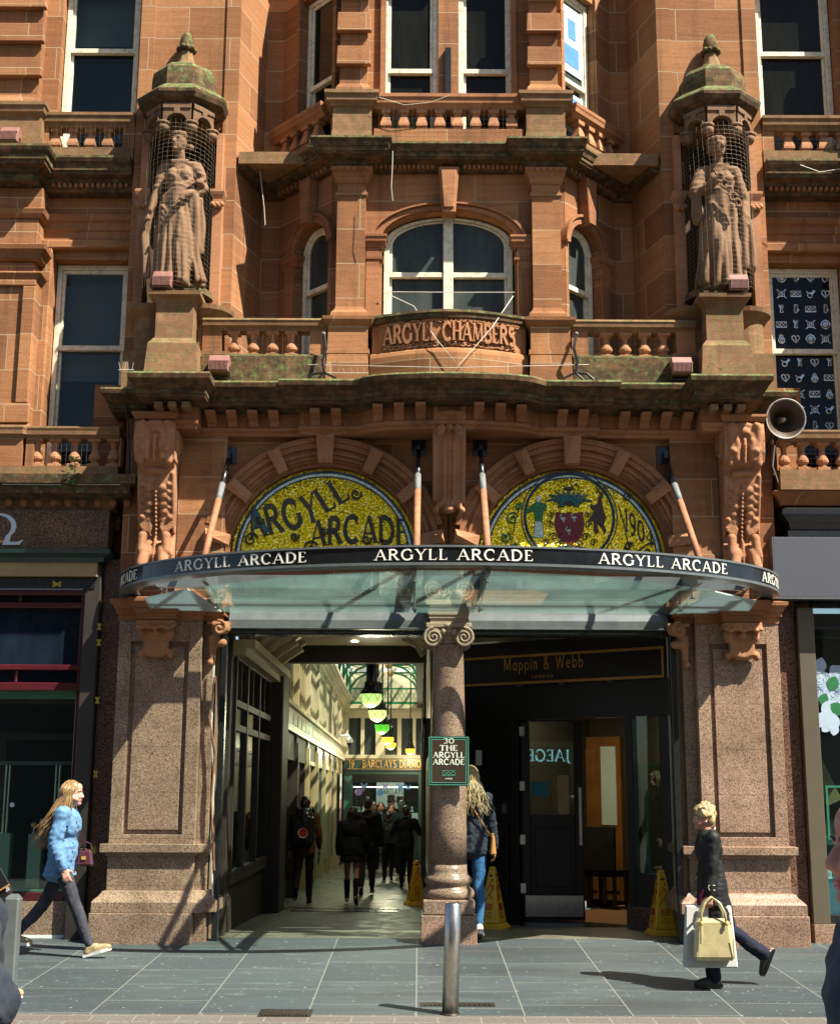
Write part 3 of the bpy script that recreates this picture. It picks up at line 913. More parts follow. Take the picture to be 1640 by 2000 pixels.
m.sweep([(-.19, .45), (-.19, .03), (.19, .03), (.19, .45)], [(-.2, 3.268), (0, 3.268), (0, 3.31), (.012, 3.315), (.012, 3.345), (.022, 3.35), (.022, 3.39), (.03, 3.40), (.04, 3.44), (.055, 3.46), (.055, 3.50), (-.2, 3.50)])
m.box(-.15, .15, .05, .42, 3.502, 3.72)
part(m, "column_block", 'palestone', column)
m = MB()
for s in (-1,):
    pts = [(-.05 + (.07 * (1 - i / 24) + .01) * math.cos(i * .55), .02, 3.60 + (.07 * (1 - i / 24) + .01) * math.sin(i * .55)) for i in range(25)]
    m.tube(pts, .016, 6)
m.ball((.09, .03, 3.56), .05, .04, .06)
part(m, "carved_scroll", 'palestone', column, smooth=True)
# shutter housing over the two openings
for fl in both:
    m = MB(fl)
    m.prism([(.10, 3.22), (.10, 3.30), (.14, 3.37), (.20, 3.40), (.33, 3.40), (.33, 3.22)], 'x', -2.27, -.20)
    m.box(-2.27, -.20, .07, .10, 3.205, 3.222)
    part(m, "shutter_housing", 'silver', bevel=.004)
    m = MB(fl); m.box(-2.27, -.2, .12, .33, 3.15, 3.20)
    part(m, "shutter_slot", 'blackmetal')

# ---- arch level: wall behind the arches, archivolts, tympana
ZC, RA, AX = 3.955, .985, 1.30
for fl in both:
    m = MB(fl)
    m.arch_fill(-AX, ZC, 1.24, 1.24, -2.60, -.006, 5.46, .16, .5)
    m.box(-2.60, -AX - 1.24, .16, .5, 3.50, ZC)
    m.box(-2.86, -2.60, .1595, .9, 3.50, 5.46)
    part(m, "spandrel_wall", 'stone')
    m = MB(fl); m.box(-2.5, -.0, .33, .6, 3.50, ZC - .003)
    part(m, "lower_wall", 'stone')
    m = MB(fl)
    m.box(-2.83, -2.335, .04, .155, 3.50, 5.46)
    part(m, "pilaster_strip", 'stone')
    m = MB(fl)
    m.ring(-AX, ZC, RA + .01, 1.035, .16, .5); m.ring(-AX, ZC, 1.0351, 1.06, .12, .5); m.ring(-AX, ZC, 1.0601, 1.10, .09, .5); m.ring(-AX, ZC, 1.1001, 1.13, .06, .5); m.ring(-AX, ZC, 1.1301, 1.17, .08, .5); m.ring(-AX, ZC, 1.1701, 1.225, .045, .5)
    part(m, "archivolt", 'trim')
    m = MB(fl)
    m.ring(-AX, ZC, 1.228, 1.285, .03, .3, R(16), R(164))
    part(m, "hood_moulding", 'trim')
    for a in (10, 38, 64, 90, 116, 142, 170):
        m = MB(fl)
        c, s = math.cos(R(a)), math.sin(R(a))
        w = .055 if a != 90 else .075
        r0, r1 = RA + .015, 1.262 + (.035 if a == 90 else 0)
        tx, tz = -s, c
        def pt(r, k, y): return (-AX + c * r + tx * k, y, ZC + s * r + tz * k)
        yf = -.02 if a != 90 else -.05
        vs = [pt(r0, -w, .10), pt(r0, w, .10), pt(r1, w * 1.25, .10), pt(r1, -w * 1.25, .10), pt(r0, -w, yf + .05), pt(r0, w, yf + .05), pt(r1, w * 1.25, yf), pt(r1, -w * 1.25, yf),
              pt((r0 + r1) / 2, 0, yf - .0), pt(r1 - .03, 0, yf - .045)]
        m.add(vs, [(0, 1, 2, 3), (0, 4, 5, 1), (1, 5, 6, 2), (2, 6, 7, 3), (3, 7, 4, 0), (4, 8, 5), (5, 8, 9, 6), (6, 9, 7), (7, 9, 8, 4)])
        part(m, "arch_voussoir", 'carved', fixn=True)
    m = MB(fl)
    n = 48
    m.prism([(-AX + (RA + .0) * math.cos(math.pi * i / n), ZC + (RA + .0) * math.sin(math.pi * i / n)) for i in range(n + 1)], 'y', .30, .36)
    tymp = part(m, "mosaic_tympanum", 'mosaic')
    tymp.location.y = -.085
    tymp['label'] = "gold mosaic tympanum with coat of arms and 1904" if fl else "gold mosaic tympanum lettered Argyll Arcade"
    cx = AX if fl else -AX
    m = MB()
    m.ring(cx, ZC + .0, RA - .085, RA - .06, .296, .299, R(2), R(178), 48)
    m.box(cx - RA + .1, cx + RA - .1, .296, .299, ZC + .045, ZC + .065)
    part(m, "pale_border", 'tess_white', tymp)
    m = MB(); m.ring(cx, ZC, RA - .059, RA - .03, .2955, .299, R(0), R(180), 48); m.ring(cx, ZC, RA - .10, RA - .086, .2955, .299, R(4), R(176), 48)
    part(m, "dark_border", 'tess_rim', tymp)
    if not fl:
        # ARGYLL rising to the right, ARCADE beneath it
        def letter_line(s, p0, p1, h, sag, weight=.20):
            polys, w = lettering(s, h, weight, True, True, .07)
            d = Vector(p1) - Vector(p0); L = d.length; d.normalize(); nn = Vector((-d.y, d.x))
            k = L / w
            def mf(a, b, o):
                t = a / w
                q = Vector(p0) + d * (a * k) + nn * (b + sag * 4 * t * (1 - t))
                return (q.x, .2985 - o, q.y)
            return polys, mf
        m = MB()
        for s, p0, p1, h, sag in (("ARGY", (-2.09, 4.17), (-1.34, 4.38), .31, -.015), ("LL", (-1.30, 4.45), (-1.03, 4.62), .28, .0), ("ARCADE", (-1.46, 4.07), (-.42, 4.09), .285, .06)):
            pl, mf = letter_line(s, p0, p1, h, sag)
            m.letters(pl, mf, .004)
            part(m, "mosaic_lettering", 'tess_ink', tymp); m = MB()
        # curled flourishes at the feet of the letters
        for (x, z, r, d) in ((-2.08, 4.16, .075, 1), (-1.45, 4.07, .085, 1), (-.98, 4.66, .06, -1), (-1.62, 4.20, .05, -1), (-.86, 4.17, .05, -1), (-.53, 4.02, .045, -1), (-2.0, 4.37, .05, -1), (-1.32, 4.26, .05, -1)):
            pts = [(x + r * (1 - i / 26) * math.cos(d * i * .38 + .4), .293, z + r * (1 - i / 26) * math.sin(d * i * .38 + .4)) for i in range(24)]
            m = MB(); m.tube(pts, [.016 - .0003 * i for i in range(24)], 4)
            part(m, "mosaic_flourish", 'tess_ink', tymp)
        m = MB()
        pl, mf = letter_line("A", (-2.075, 4.20), (-1.90, 4.25), .28, 0)
        m.letters([[(a + .01, b) for a, b in q] for q in pl], lambda a, b, o: tuple(Vector(mf(a, b, o)) - Vector((0, .004, 0))), .004)
        part(m, "blue_initial", 'tess_blue', tymp)
    else:
        # central roundel with a generic coat of arms
        rx, rz, zc = AX + .0, 0, 4.42
        m = MB(); m.ring(AX - .02, zc, .455, .485, .2945, .299, 0, 2 * math.pi, 48); m.ring(AX - .02, zc, .50, .512, .2945, .299, 0, 2 * math.pi, 48)
        part(m, "roundel_ring", 'tess_rim', tymp)
        m = MB()
        sh = [(-.15, .14), (-.05, .12), (0, .14), (.05, .12), (.15, .14), (.17, .0), (.13, -.14), (.05, -.19), (0, -.22), (-.05, -.19), (-.13, -.14), (-.17, 0)]
        m.sheet([(AX - .02 + a * .95, 4.34 + b) for a, b in sh], .2935)
        part(m, "shield", 'tess_red', tymp)
        m = MB()
        for s in (-1, 1):
            for (x_, z_, r_) in ((.19, .10, .035), (.20, .0, .04), (.17, -.13, .045), (.09, -.21, .045), (.25, -.19, .04), (.03, -.25, .03)):
                m.tube([(AX - .02 + s * (x_ + r_ * (1 - i / 22) * math.cos(i * .45)), .292, 4.34 + z_ + r_ * (1 - i / 22) * math.sin(i * .45)) for i in range(20)], .0055, 4)
        part(m, "shield_scrollwork", 'tess_brown', tymp)
        m = MB()
        for (a, b) in ((-.085, .055), (.03, .065), (-.03, -.075)):
            q_ = lambda pts, r: m.tube([(AX - .02 + a + u_, .2920, 4.34 + b + v_) for u_, v_ in pts], r, 4)
            q_([(.0, .0), (.02, .012), (.045, .008)], [.010, .014, .004]); q_([(.0, .004), (-.012, .03), (.004, .045), (-.01, .052)], .005); q_([(.018, .0), (.016, -.035)], .0035); q_([(.028, .0), (.03, -.035)], .0035)
        part(m, "shield_bird", 'tess_white', tymp)
        m = MB()   # woman supporter
        m.sheet([(AX - .35 + a, 4.2 + b) for a, b in [(-.055, 0), (.06, 0), (.045, .18), (.06, .28), (.10, .33), (.085, .36), (.03, .38), (-.03, .38), (-.09, .33), (-.13, .28), (-.12, .26), (-.05, .28), (-.035, .18)]], .2935)
        part(m, "woman_supporter", 'tess_green', tymp)
        m = MB(); m.ball((AX - .345, .292, 4.615), .028, .004, .036)
        m.sheet([(AX - .35 + a, 4.2 + b) for a, b in [(-.05, .0), (.055, 0), (.035, .17), (-.03, .17)]], .2915)
        part(m, "pale_drapery", 'tess_white', tymp)
        m = MB()   # stag supporter
        stag = [(.17, -.02), (.20, .02), (.24, .09), (.21, .12), (.20, .16), (.24, .15), (.28, .17), (.29, .24), (.31, .28), (.335, .29), (.345, .25), (.325, .21), (.345, .10), (.37, .02), (.345, -.06), (.37, -.13), (.345, -.16), (.315, -.09), (.27, -.05), (.285, -.14), (.25, -.17), (.235, -.10), (.235, -.02)]
        m.sheet([(AX + a, 4.40 + b) for a, b in stag], .2935)
        for q in ([(.315, .28), (.28, .32), (.27, .36)], [(.33, .29), (.36, .33), (.355, .37)], [(.29, .31), (.30, .35)], [(.35, .32), (.375, .35)]):
            m.tube([(AX + a, .293, 4.40 + b) for a, b in q], .007, 4)
        part(m, "stag_supporter", 'tess_brown', tymp)
        m = MB()
        for s in (-1, 1):
            for i in range(6):
                a = R(20 + i * 24)
                m.tube([(AX - .02 + s * (.05 + .012 * i), .2925, 4.54), (AX - .02 + s * (.05 + .11 * math.cos(a)), .2925, 4.56 + .09 * math.sin(a) + .02), (AX - .02 + s * (.07 + .19 * math.cos(a)), .2925, 4.54 + .17 * math.sin(a))], [.016, .02, .006], 4)
        part(m, "mantling", 'tess_blue', tymp)
        m = MB(); m.ball((AX - .02, .291, 4.60), .07, .005, .06); m.ball((AX - .02, .291, 4.73), .06, .005, .022); m.tube([(AX + .02, .29, 4.74), (AX + .05, .29, 4.78), (AX + .08, .29, 4.77)], .008, 4)
        part(m, "helmet_crest", 'tess_brown', tymp)
        m = MB()
        rib = [(-.36 + .72 * i / 16, -.04 * math.cos(i / 16 * 2 * math.pi * 1.0) - .055 * math.sin(math.pi * i / 16)) for i in range(17)]
        m.sheet([(AX - .02 + a, 4.13 + b) for a, b in rib] + [(AX - .02 + a, 4.065 + b) for a, b in reversed(rib)], .2930)
        part(m, "motto_ribbon", 'tess_blue', tymp)
        m = MB()
        pl, w = lettering("THOU SHALT WANT ERE I WANT", .036, .16, False, False, .12)
        m.letters(pl, lambda a, b, o: (AX - .34 + a * .64 / w, .2925 - o, 4.082 + b - .055 * math.sin(math.pi * a / w) - .04 * math.cos(a / w * 2 * math.pi)), .002)
        part(m, "motto_lettering", 'tess_ink', tymp)
        m = MB()
        pl, w = lettering("1904", .26, .15, True, True, .08)
        m.letters(pl, lambda a, b, o: (AX + .56 + a * .30 / w, .2985 - o, 4.30 - (a * .30 / w) * .62 + b * (1 - .35 * a / w) - .02), .004)
        for (x, z, r, d) in ((AX + .60, 4.11, .05, 1), (AX + .80, 4.05, .05, -1), (AX + .60, 4.64, .055, 1)):
            m.tube([(x + r * (1 - i / 26) * math.cos(d * i * .38), .293, z + r * (1 - i / 26) * math.sin(d * i * .38)) for i in range(24)], .010, 4)
        m.tube([(AX + .55 + .32 * t, .294, 4.10 - .05 * math.sin(t * 5)) for t in [i / 10 for i in range(11)]], .012, 4)
        part(m, "date_numerals", 'tess_ink', tymp)
        m = MB()
        for (x, z, r, d) in ((AX - .62, 4.40, .07, 1), (AX - .70, 4.20, .06, -1), (AX - .60, 4.08, .05, 1), (AX - .76, 4.07, .035, -1), (AX - .56, 4.54, .04, -1)):
            m.tube([(x + r * (1 - i / 26) * math.cos(d * i * .38 + 1), .293, z + r * (1 - i / 26) * math.sin(d * i * .38 + 1)) for i in range(24)], .011, 4)
        part(m, "scroll_ornament", 'tess_green', tymp)
        for s in (-1, 1):
            m = MB(); m.tube([(AX - .02 + s * (.52 + .10 * t), .294, 4.55 - .47 * t + .06 * math.sin(t * 3)) for t in [i / 10 for i in range(11)]], .006, 4)
            part(m, "panel_line", 'tess_ink', tymp)

# ---- consoles
def scroll_pts(cx, cz, r, turns, y0, sgn=1, n=40, a0=math.pi / 2):
    return [(y0 + sgn * r * (1 - .85 * i / n) * math.cos(a0 + turns * 2 * math.pi * i / n), cz + r * (1 - .85 * i / n) * math.sin(a0 + turns * 2 * math.pi * i / n)) for i in range(n + 1)]
def leaf(m, p, d, n, L, W, curl=.4, k=5):
    """acanthus leaf: a fan of lobes from p along d, standing off along n"""
    p, d, n = Vector(p), Vector(d).normalized(), Vector(n).normalized()
    s = d.cross(n).normalized()
    m.capsule(p, p + d * L * .8 + n * L * .12, .016, .013, 6)
    for i in range(k):
        t = .15 + .75 * i / k
        for sg in (-1, 1):
            a = p + d * L * t + n * L * .08
            b = a + d * L * .22 + s * sg * W * (1 - .55 * abs(t - .4)) + n * curl * L * .12
            m.capsule(a, b, .020, .012, 6)
    m.ball(p + d * L + n * L * .2, .03)
for fl in both:
    m = MB(fl)
    x0, x1 = -3.23, -2.84
    prof = [(.12, 5.322), (-.28, 5.322), (-.30, 5.29), (-.315, 5.18), (-.30, 5.0), (-.25, 4.90), (-.17, 4.85), (-.16, 4.70), (-.10, 4.55), (-.02, 4.40), (.03, 4.25), (.0, 4.12), (-.07, 4.03), (-.10, 3.95), (-.06, 3.84), (.12, 3.80)]
    m.prism(prof, 'x', x0, x1)
    m.prism([(a - .02, b) for a, b in prof[1:6]] + [(.0, 4.9), (.0, 5.30)], 'x', x0 - .015, x0 + .05)
    m.prism([(a - .02, b) for a, b in prof[1:6]] + [(.0, 4.9), (.0, 5.30)], 'x', x1 - .05, x1 + .015)
    xc = (x0 + x1) / 2
    for i in range(11): m.ball((xc, -.335 + .005 * abs(i - 3), 5.14 - i * .024), .019)
    for i in range(15): m.ball((xc, -.165 + .012 * i if i < 12 else -.03, 4.68 - i * .042), .017)
    for i in range(8): m.ball((xc, -.06 - .005 * i, 4.10 - i * .032), .020)
    for s in (-1, 1):
        leaf(m, (xc + s * .08, -.31, 5.12), (s * .25, 0, 1), (0, -1, 0), .17, .06)
        leaf(m, (xc + s * .07, -.315, 5.14), (s * .35, 0, -1), (0, -1, 0), .14, .05)
        m.capsule((xc + s * .08, -.325, 5.12), (xc + s * .08, -.30, 4.93), .035, .03)
        m.capsule((xc + s * .175, -.17, 4.78), (xc + s * .175, .0, 4.20), .022, .020)
        m.capsule((xc + s * .145, -.325, 5.27), (xc + s * .145, -.27, 4.89), .045, .040)
        for i in range(6):
            z = 4.64 - i * .078
            m.ball((xc + s * (.075 + .012 * (i % 2)), -.135 + .026 * i, z), .055, .035, .046); m.ball((xc + s * .135, -.145 + .026 * i, z + .035), .028, .03, .030)
        leaf(m, (xc + s * .06, -.02, 4.16), (s * .45, 0, 1), (0, -1, 0), .20, .06)
        m.capsule((xc + s * .12, -.10, 4.14), (xc + s * .13, -.12, 3.98), .05, .045)
        m.capsule((xc + s * .09, -.10, 3.99), (xc + s * .11, -.15, 3.83), .055, .06)
    m.ball((xc, -.32, 5.285), .10, .04, .035); m.ball((xc, -.34, 5.22), .05, .03, .04)
    m.capsule((xc - .09, -.18, 4.82), (xc + .09, -.19, 4.80), .035, .035)
    # scroll on the cheek that faces the arches
    for zz, r, yy in ((5.14, .15, -.10),):
        m.tube([(x1 + .02, a, b) for a, b in scroll_pts(0, zz, r, 2.2, yy)], .022, 6)
        m.tube([(x0 - .02, a, b) for a, b in scroll_pts(0, zz, r, 2.2, yy)], .022, 6)
    part(m, "carved_console", 'carved', remesh=.011, relax=1)
    m = MB(fl)   # wall behind the console
    m.box(-3.42, -2.831, .12, .9, 3.50, 5.46)
    part(m, "console_wall", 'stone')
m = MB()
prof = [(.2, 5.47), (-.34, 5.47), (-.34, 5.36), (-.29, 5.24), (-.20, 5.0), (-.15, 4.8), (-.10, 4.62), (-.08, 4.52), (.2, 4.42)]
m.prism(prof, 'x', -.145, .145)
for s in (-1, 1):
    m.prism([(a - .015, b) for a, b in prof[1:8]] + [(.2, 4.52), (.2, 5.47)], 'x', s * .15 - .02, s * .15 + .02)
    m.tube([(s * .05, -.275 + .05 * t * 3.4, 5.22 - .68 * t) for t in (0, .25, .5, .75, 1)], .016, 6)
    leaf(m, (s * .07, -.31, 5.27), (s * .2, 0, 1), (0, -1, 0), .14, .05)
    leaf(m, (s * .07, -.33, 5.28), (s * .35, 0, -1), (0, -1, 0), .11, .04)
    for i in range(4):
        m.ball((s * (.03 + .035 * i), -.10, 4.50 - .015 * i * i + .02 * i), .035)
for i in range(20): m.ball((0, -.255 + .0085 * i, 5.16 - i * .032), .018)
m.ball((0, -.36, 5.40), .09, .04, .035); m.ball((0, -.33, 5.25), .04); m.ball((0, -.10, 4.43), .06, .05, .04)
part(m, "carved_console", 'carved', remesh=.011, relax=1)

# ---- main cornice (drawn with a shallow projection, then deepened towards the street)
KY = 2.35
bow = [(.86 * math.sin(a), -.045 - .085 * math.cos(a)) for a in [R(-90 + 10 * i) for i in range(19)]]
def main_path(side, front, mid):
    L_ = [(-3.46, .40), (-3.46, .12), (-side, .12), (-side, front), (-2.62, front), (-2.62, .015), (-1.56, .015), (-1.56, mid), (-.95, mid)]
    return L_ + [(x, y) for x, y in bow[1:-1]] + [(-x, y) for x, y in reversed(L_)]
def deep(m):
    m.v = [(x, y * KY, z) for x, y, z in m.v]; return m
main = main_path(3.06, -.115, -.02)
m = MB(); m.sweep(main, [(-.2, 5.24), (.0, 5.24), (.005, 5.27), (.018, 5.285), (.02, 5.32), (-.2, 5.32)])
part(deep(m), "frieze_moulding", 'trim')
m = MB(); m.sweep(main, [(-.2, 5.3202), (.008, 5.3202), (.008, 5.47), (-.2, 5.47)])
part(deep(m), "frieze", 'trim')
m = MB(); m.sweep(main, [(-.2, 5.4702), (.012, 5.4702), (.02, 5.485), (.125, 5.495), (.128, 5.52), (.137, 5.525), (.137, 5.565), (.148, 5.575), (.165, 5.61), (.195, 5.645), (.20, 5.69), (.193, 5.712), (.05, 5.745), (-.2, 5.75)])
part(deep(m), "cornice", 'moss')
def front_y(x):
    x = abs(x)
    return (.015 if x > 1.56 else -.02 if x > .86 else -.045 - .085 * math.cos(math.asin(x / .86))) * KY - .02
for fl in both:
    for x in (-2.50, -2.28, -2.06, -1.84, -1.40, -1.18, -.74, -.52, -.30):
        yb = front_y(x)
        m = MB(fl)
        m.prism([(yb, 5.325), (yb - .02, 5.325), (yb - .04, 5.345), (yb - .05, 5.38), (yb - .12, 5.40), (yb - .21, 5.435), (yb - .22, 5.467), (yb, 5.467)], 'x', x - .052, x + .052)
        part(m, "corbel", 'trim', bevel=.006)
    for x in (-2.98, -2.84, -2.70):
        m = MB(fl); m.box(x - .042, x + .042, -.50, -.292, 5.40, 5.467)
        part(m, "corbel", 'damp', bevel=.006)
    m = MB(fl); m.sweep([(-3.245, .15), (-3.245, -.335), (-2.825, -.335), (-2.825, .1)], [(-.2, 5.325), (.0, 5.325), (.015, 5.35), (.03, 5.37), (.03, 5.396), (-.2, 5.396)])
    part(m, "console_abacus", 'trim')

# ---- parapet balustrade, pedestals and the bowed name panel
def baluster_mb(x, y, z0, z1, r=.058, fl=False, square=False):
    m = MB(fl)
    h = z1 - z0
    if square:
        m.box(x - r * .75, x + r * .75, y - r * .75, y + r * .75, z0, z0 + .14 * h)
        m.box(x - r * 1.0, x + r * 1.0, y - r, y + r, z0 + .16 * h, z0 + .28 * h)
        m.box(x - r, x + r, y - r, y + r, z0 + .2801 * h, z0 + .66 * h, tx=r * .42, ty=r * .42)
        m.box(x - r * .52, x + r * .52, y - r * .52, y + r * .52, z0 + .6601 * h, z0 + .82 * h)
        m.box(x - r * .9, x + r * .9, y - r * .9, y + r * .9, z0 + .82 * h + .001, z1)
    else:
        m.lathe((x, y, z0), [(.0, 0), (r * .8, 0), (r * .8, .07 * h), (r * .55, .10 * h), (r * .62, .14 * h), (r, .22 * h), (r * 1.02, .30 * h), (r * .8, .42 * h), (r * .5, .56 * h), (r * .42, .66 * h), (r * .5, .74 * h), (r * .52, .80 * h), (r * .8, .88 * h), (r * .85, .93 * h), (r * .85, h), (0, h)], 14, cap=False)
        m.box(x - r, x + r, y - r, y + r, z0 - .035, z0 + .005)
        m.box(x - r, x + r, y - r, y + r, z1 - .03, z1 + .01)
    return m
for fl in both:
    m = MB(fl); m.box(-2.62, -1.305, -.17, .12, 5.70, 6.075); m.box(-2.62, -1.305, -.13, .10, 6.0752, 6.10)
    part(m, "balustrade_base", 'moss', bevel=.008)
    m = MB(fl); m.sweep([(-2.62, -.1), (-1.26, -.1)], [(-.16, 6.37), (.0, 6.37), (.01, 6.40), (.045, 6.415), (.05, 6.45), (.06, 6.47), (.045, 6.495), (-.16, 6.50)])
    part(m, "balustrade_rail", 'damp')
    for x in (-2.29, -2.085, -1.88, -1.68):
        part(baluster_mb(x, -.03, 6.115, 6.37, .066, fl), "baluster", 'carved', smooth=None)
    m = MB(fl); m.box(-1.48, -1.305, -.10, .06, 6.101, 6.37); part(m, "balustrade_end", 'stone')
    m = MB(fl); m.box(-2.62, -2.42, -.10, .06, 6.101, 6.37); part(m, "balustrade_end", 'stone')
    # parapet pedestal under the window pilaster
    m = MB(fl)
    m.box(-1.31, -.84, -.19, .14, 5.70, 6.09, tx=.02, ty=.02)
    m.box(-1.285, -.865, -.15, .13, 6.0902, 6.40)
    m.box(-1.305, -.845, -.17, .14, 6.10, 6.15)
    m.sweep([(-1.285, .14), (-1.285, -.15), (-.865, -.15), (-.865, .14)], [(-.2, 6.40), (0, 6.40), (.015, 6.42), (.04, 6.44), (.055, 6.47), (.06, 6.505), (-.2, 6.515)])
    part(m, "parapet_pedestal", 'stone')
pb = [(.80 * math.sin(R(a)), .06 - .27 * math.cos(R(a))) for a in range(-90, 91, 9)]
pbx = [(-.82 + 1.64 * i / 20, -.05 - .24 * math.cos(math.pi / 2 * (-1 + 2 * i / 20))) for i in range(21)]
m = MB()
m.sweep(pbx, [(-.2, 5.70), (.045, 5.70), (.045, 6.06), (.035, 6.10), (.01, 6.125), (-.2, 6.125)])
m.sweep(pbx, [(-.2, 6.1252), (.0, 6.1252), (.0, 6.44), (-.2, 6.44)])
panel = part(m, "bowed_parapet", 'stone')
m = MB(); m.sweep(pbx, [(-.2, 6.4402), (.01, 6.4402), (.035, 6.455), (.04, 6.49), (.055, 6.505), (.05, 6.535), (-.2, 6.55)])
part(m, "coping", 'moss', panel)
def on_bow(x, z, out):
    y = -.05 - .24 * math.cos(math.pi / 2 * x / .82)
    return (x, y - out, z)
m = MB()
pl, w = lettering("ARGYLL CHAMBERS", .20, .21, True, True, .05, .92)
pl = [[((a / w - .5) * 1.40, b) for a, b in q] for q in pl]
sp_ = -.70 + 1.40 * 0.437
for wd_ in (0, 1):
    m = MB(); m.letters([q for q in pl if (sum(a for a, b in q) / len(q) > sp_) == bool(wd_)], lambda a, b, o: on_bow(a, 6.195 + b, o), .042)
    part(m, "carved_lettering", 'carved', panel)
m = MB()
for i in range(26):
    x = -.72 + 1.44 * i / 25
    for zz, d in ((6.165, 1), (6.425, -1)):
        if rnd.random() < .85:
            r = rnd.uniform(.03, .05)
            pts = []
            for j in range(15):
                a = d * (j * .42) + rnd.uniform(-.05, .05) + i
                px_ = max(-.78, min(.78, x + r * (1 - j / 16) * math.cos(a)))
                pts.append(on_bow(px_, min(6.435, max(6.13, zz + r * .8 * (1 - j / 16) * math.sin(a))), .012))
            m.tube(pts, .011, 5)
for (xa, xb, z) in ((-.7, -.1, 6.16), (.05, .7, 6.155), (-.75, -.3, 6.41), (.2, .75, 6.41)):
    m.tube([on_bow(xa + (xb - xa) * t, z + .018 * math.sin(t * 9), .012) for t in [i / 14 for i in range(15)]], .010, 5)
part(m, "carved_scrollwork", 'carved', panel, smooth=True)

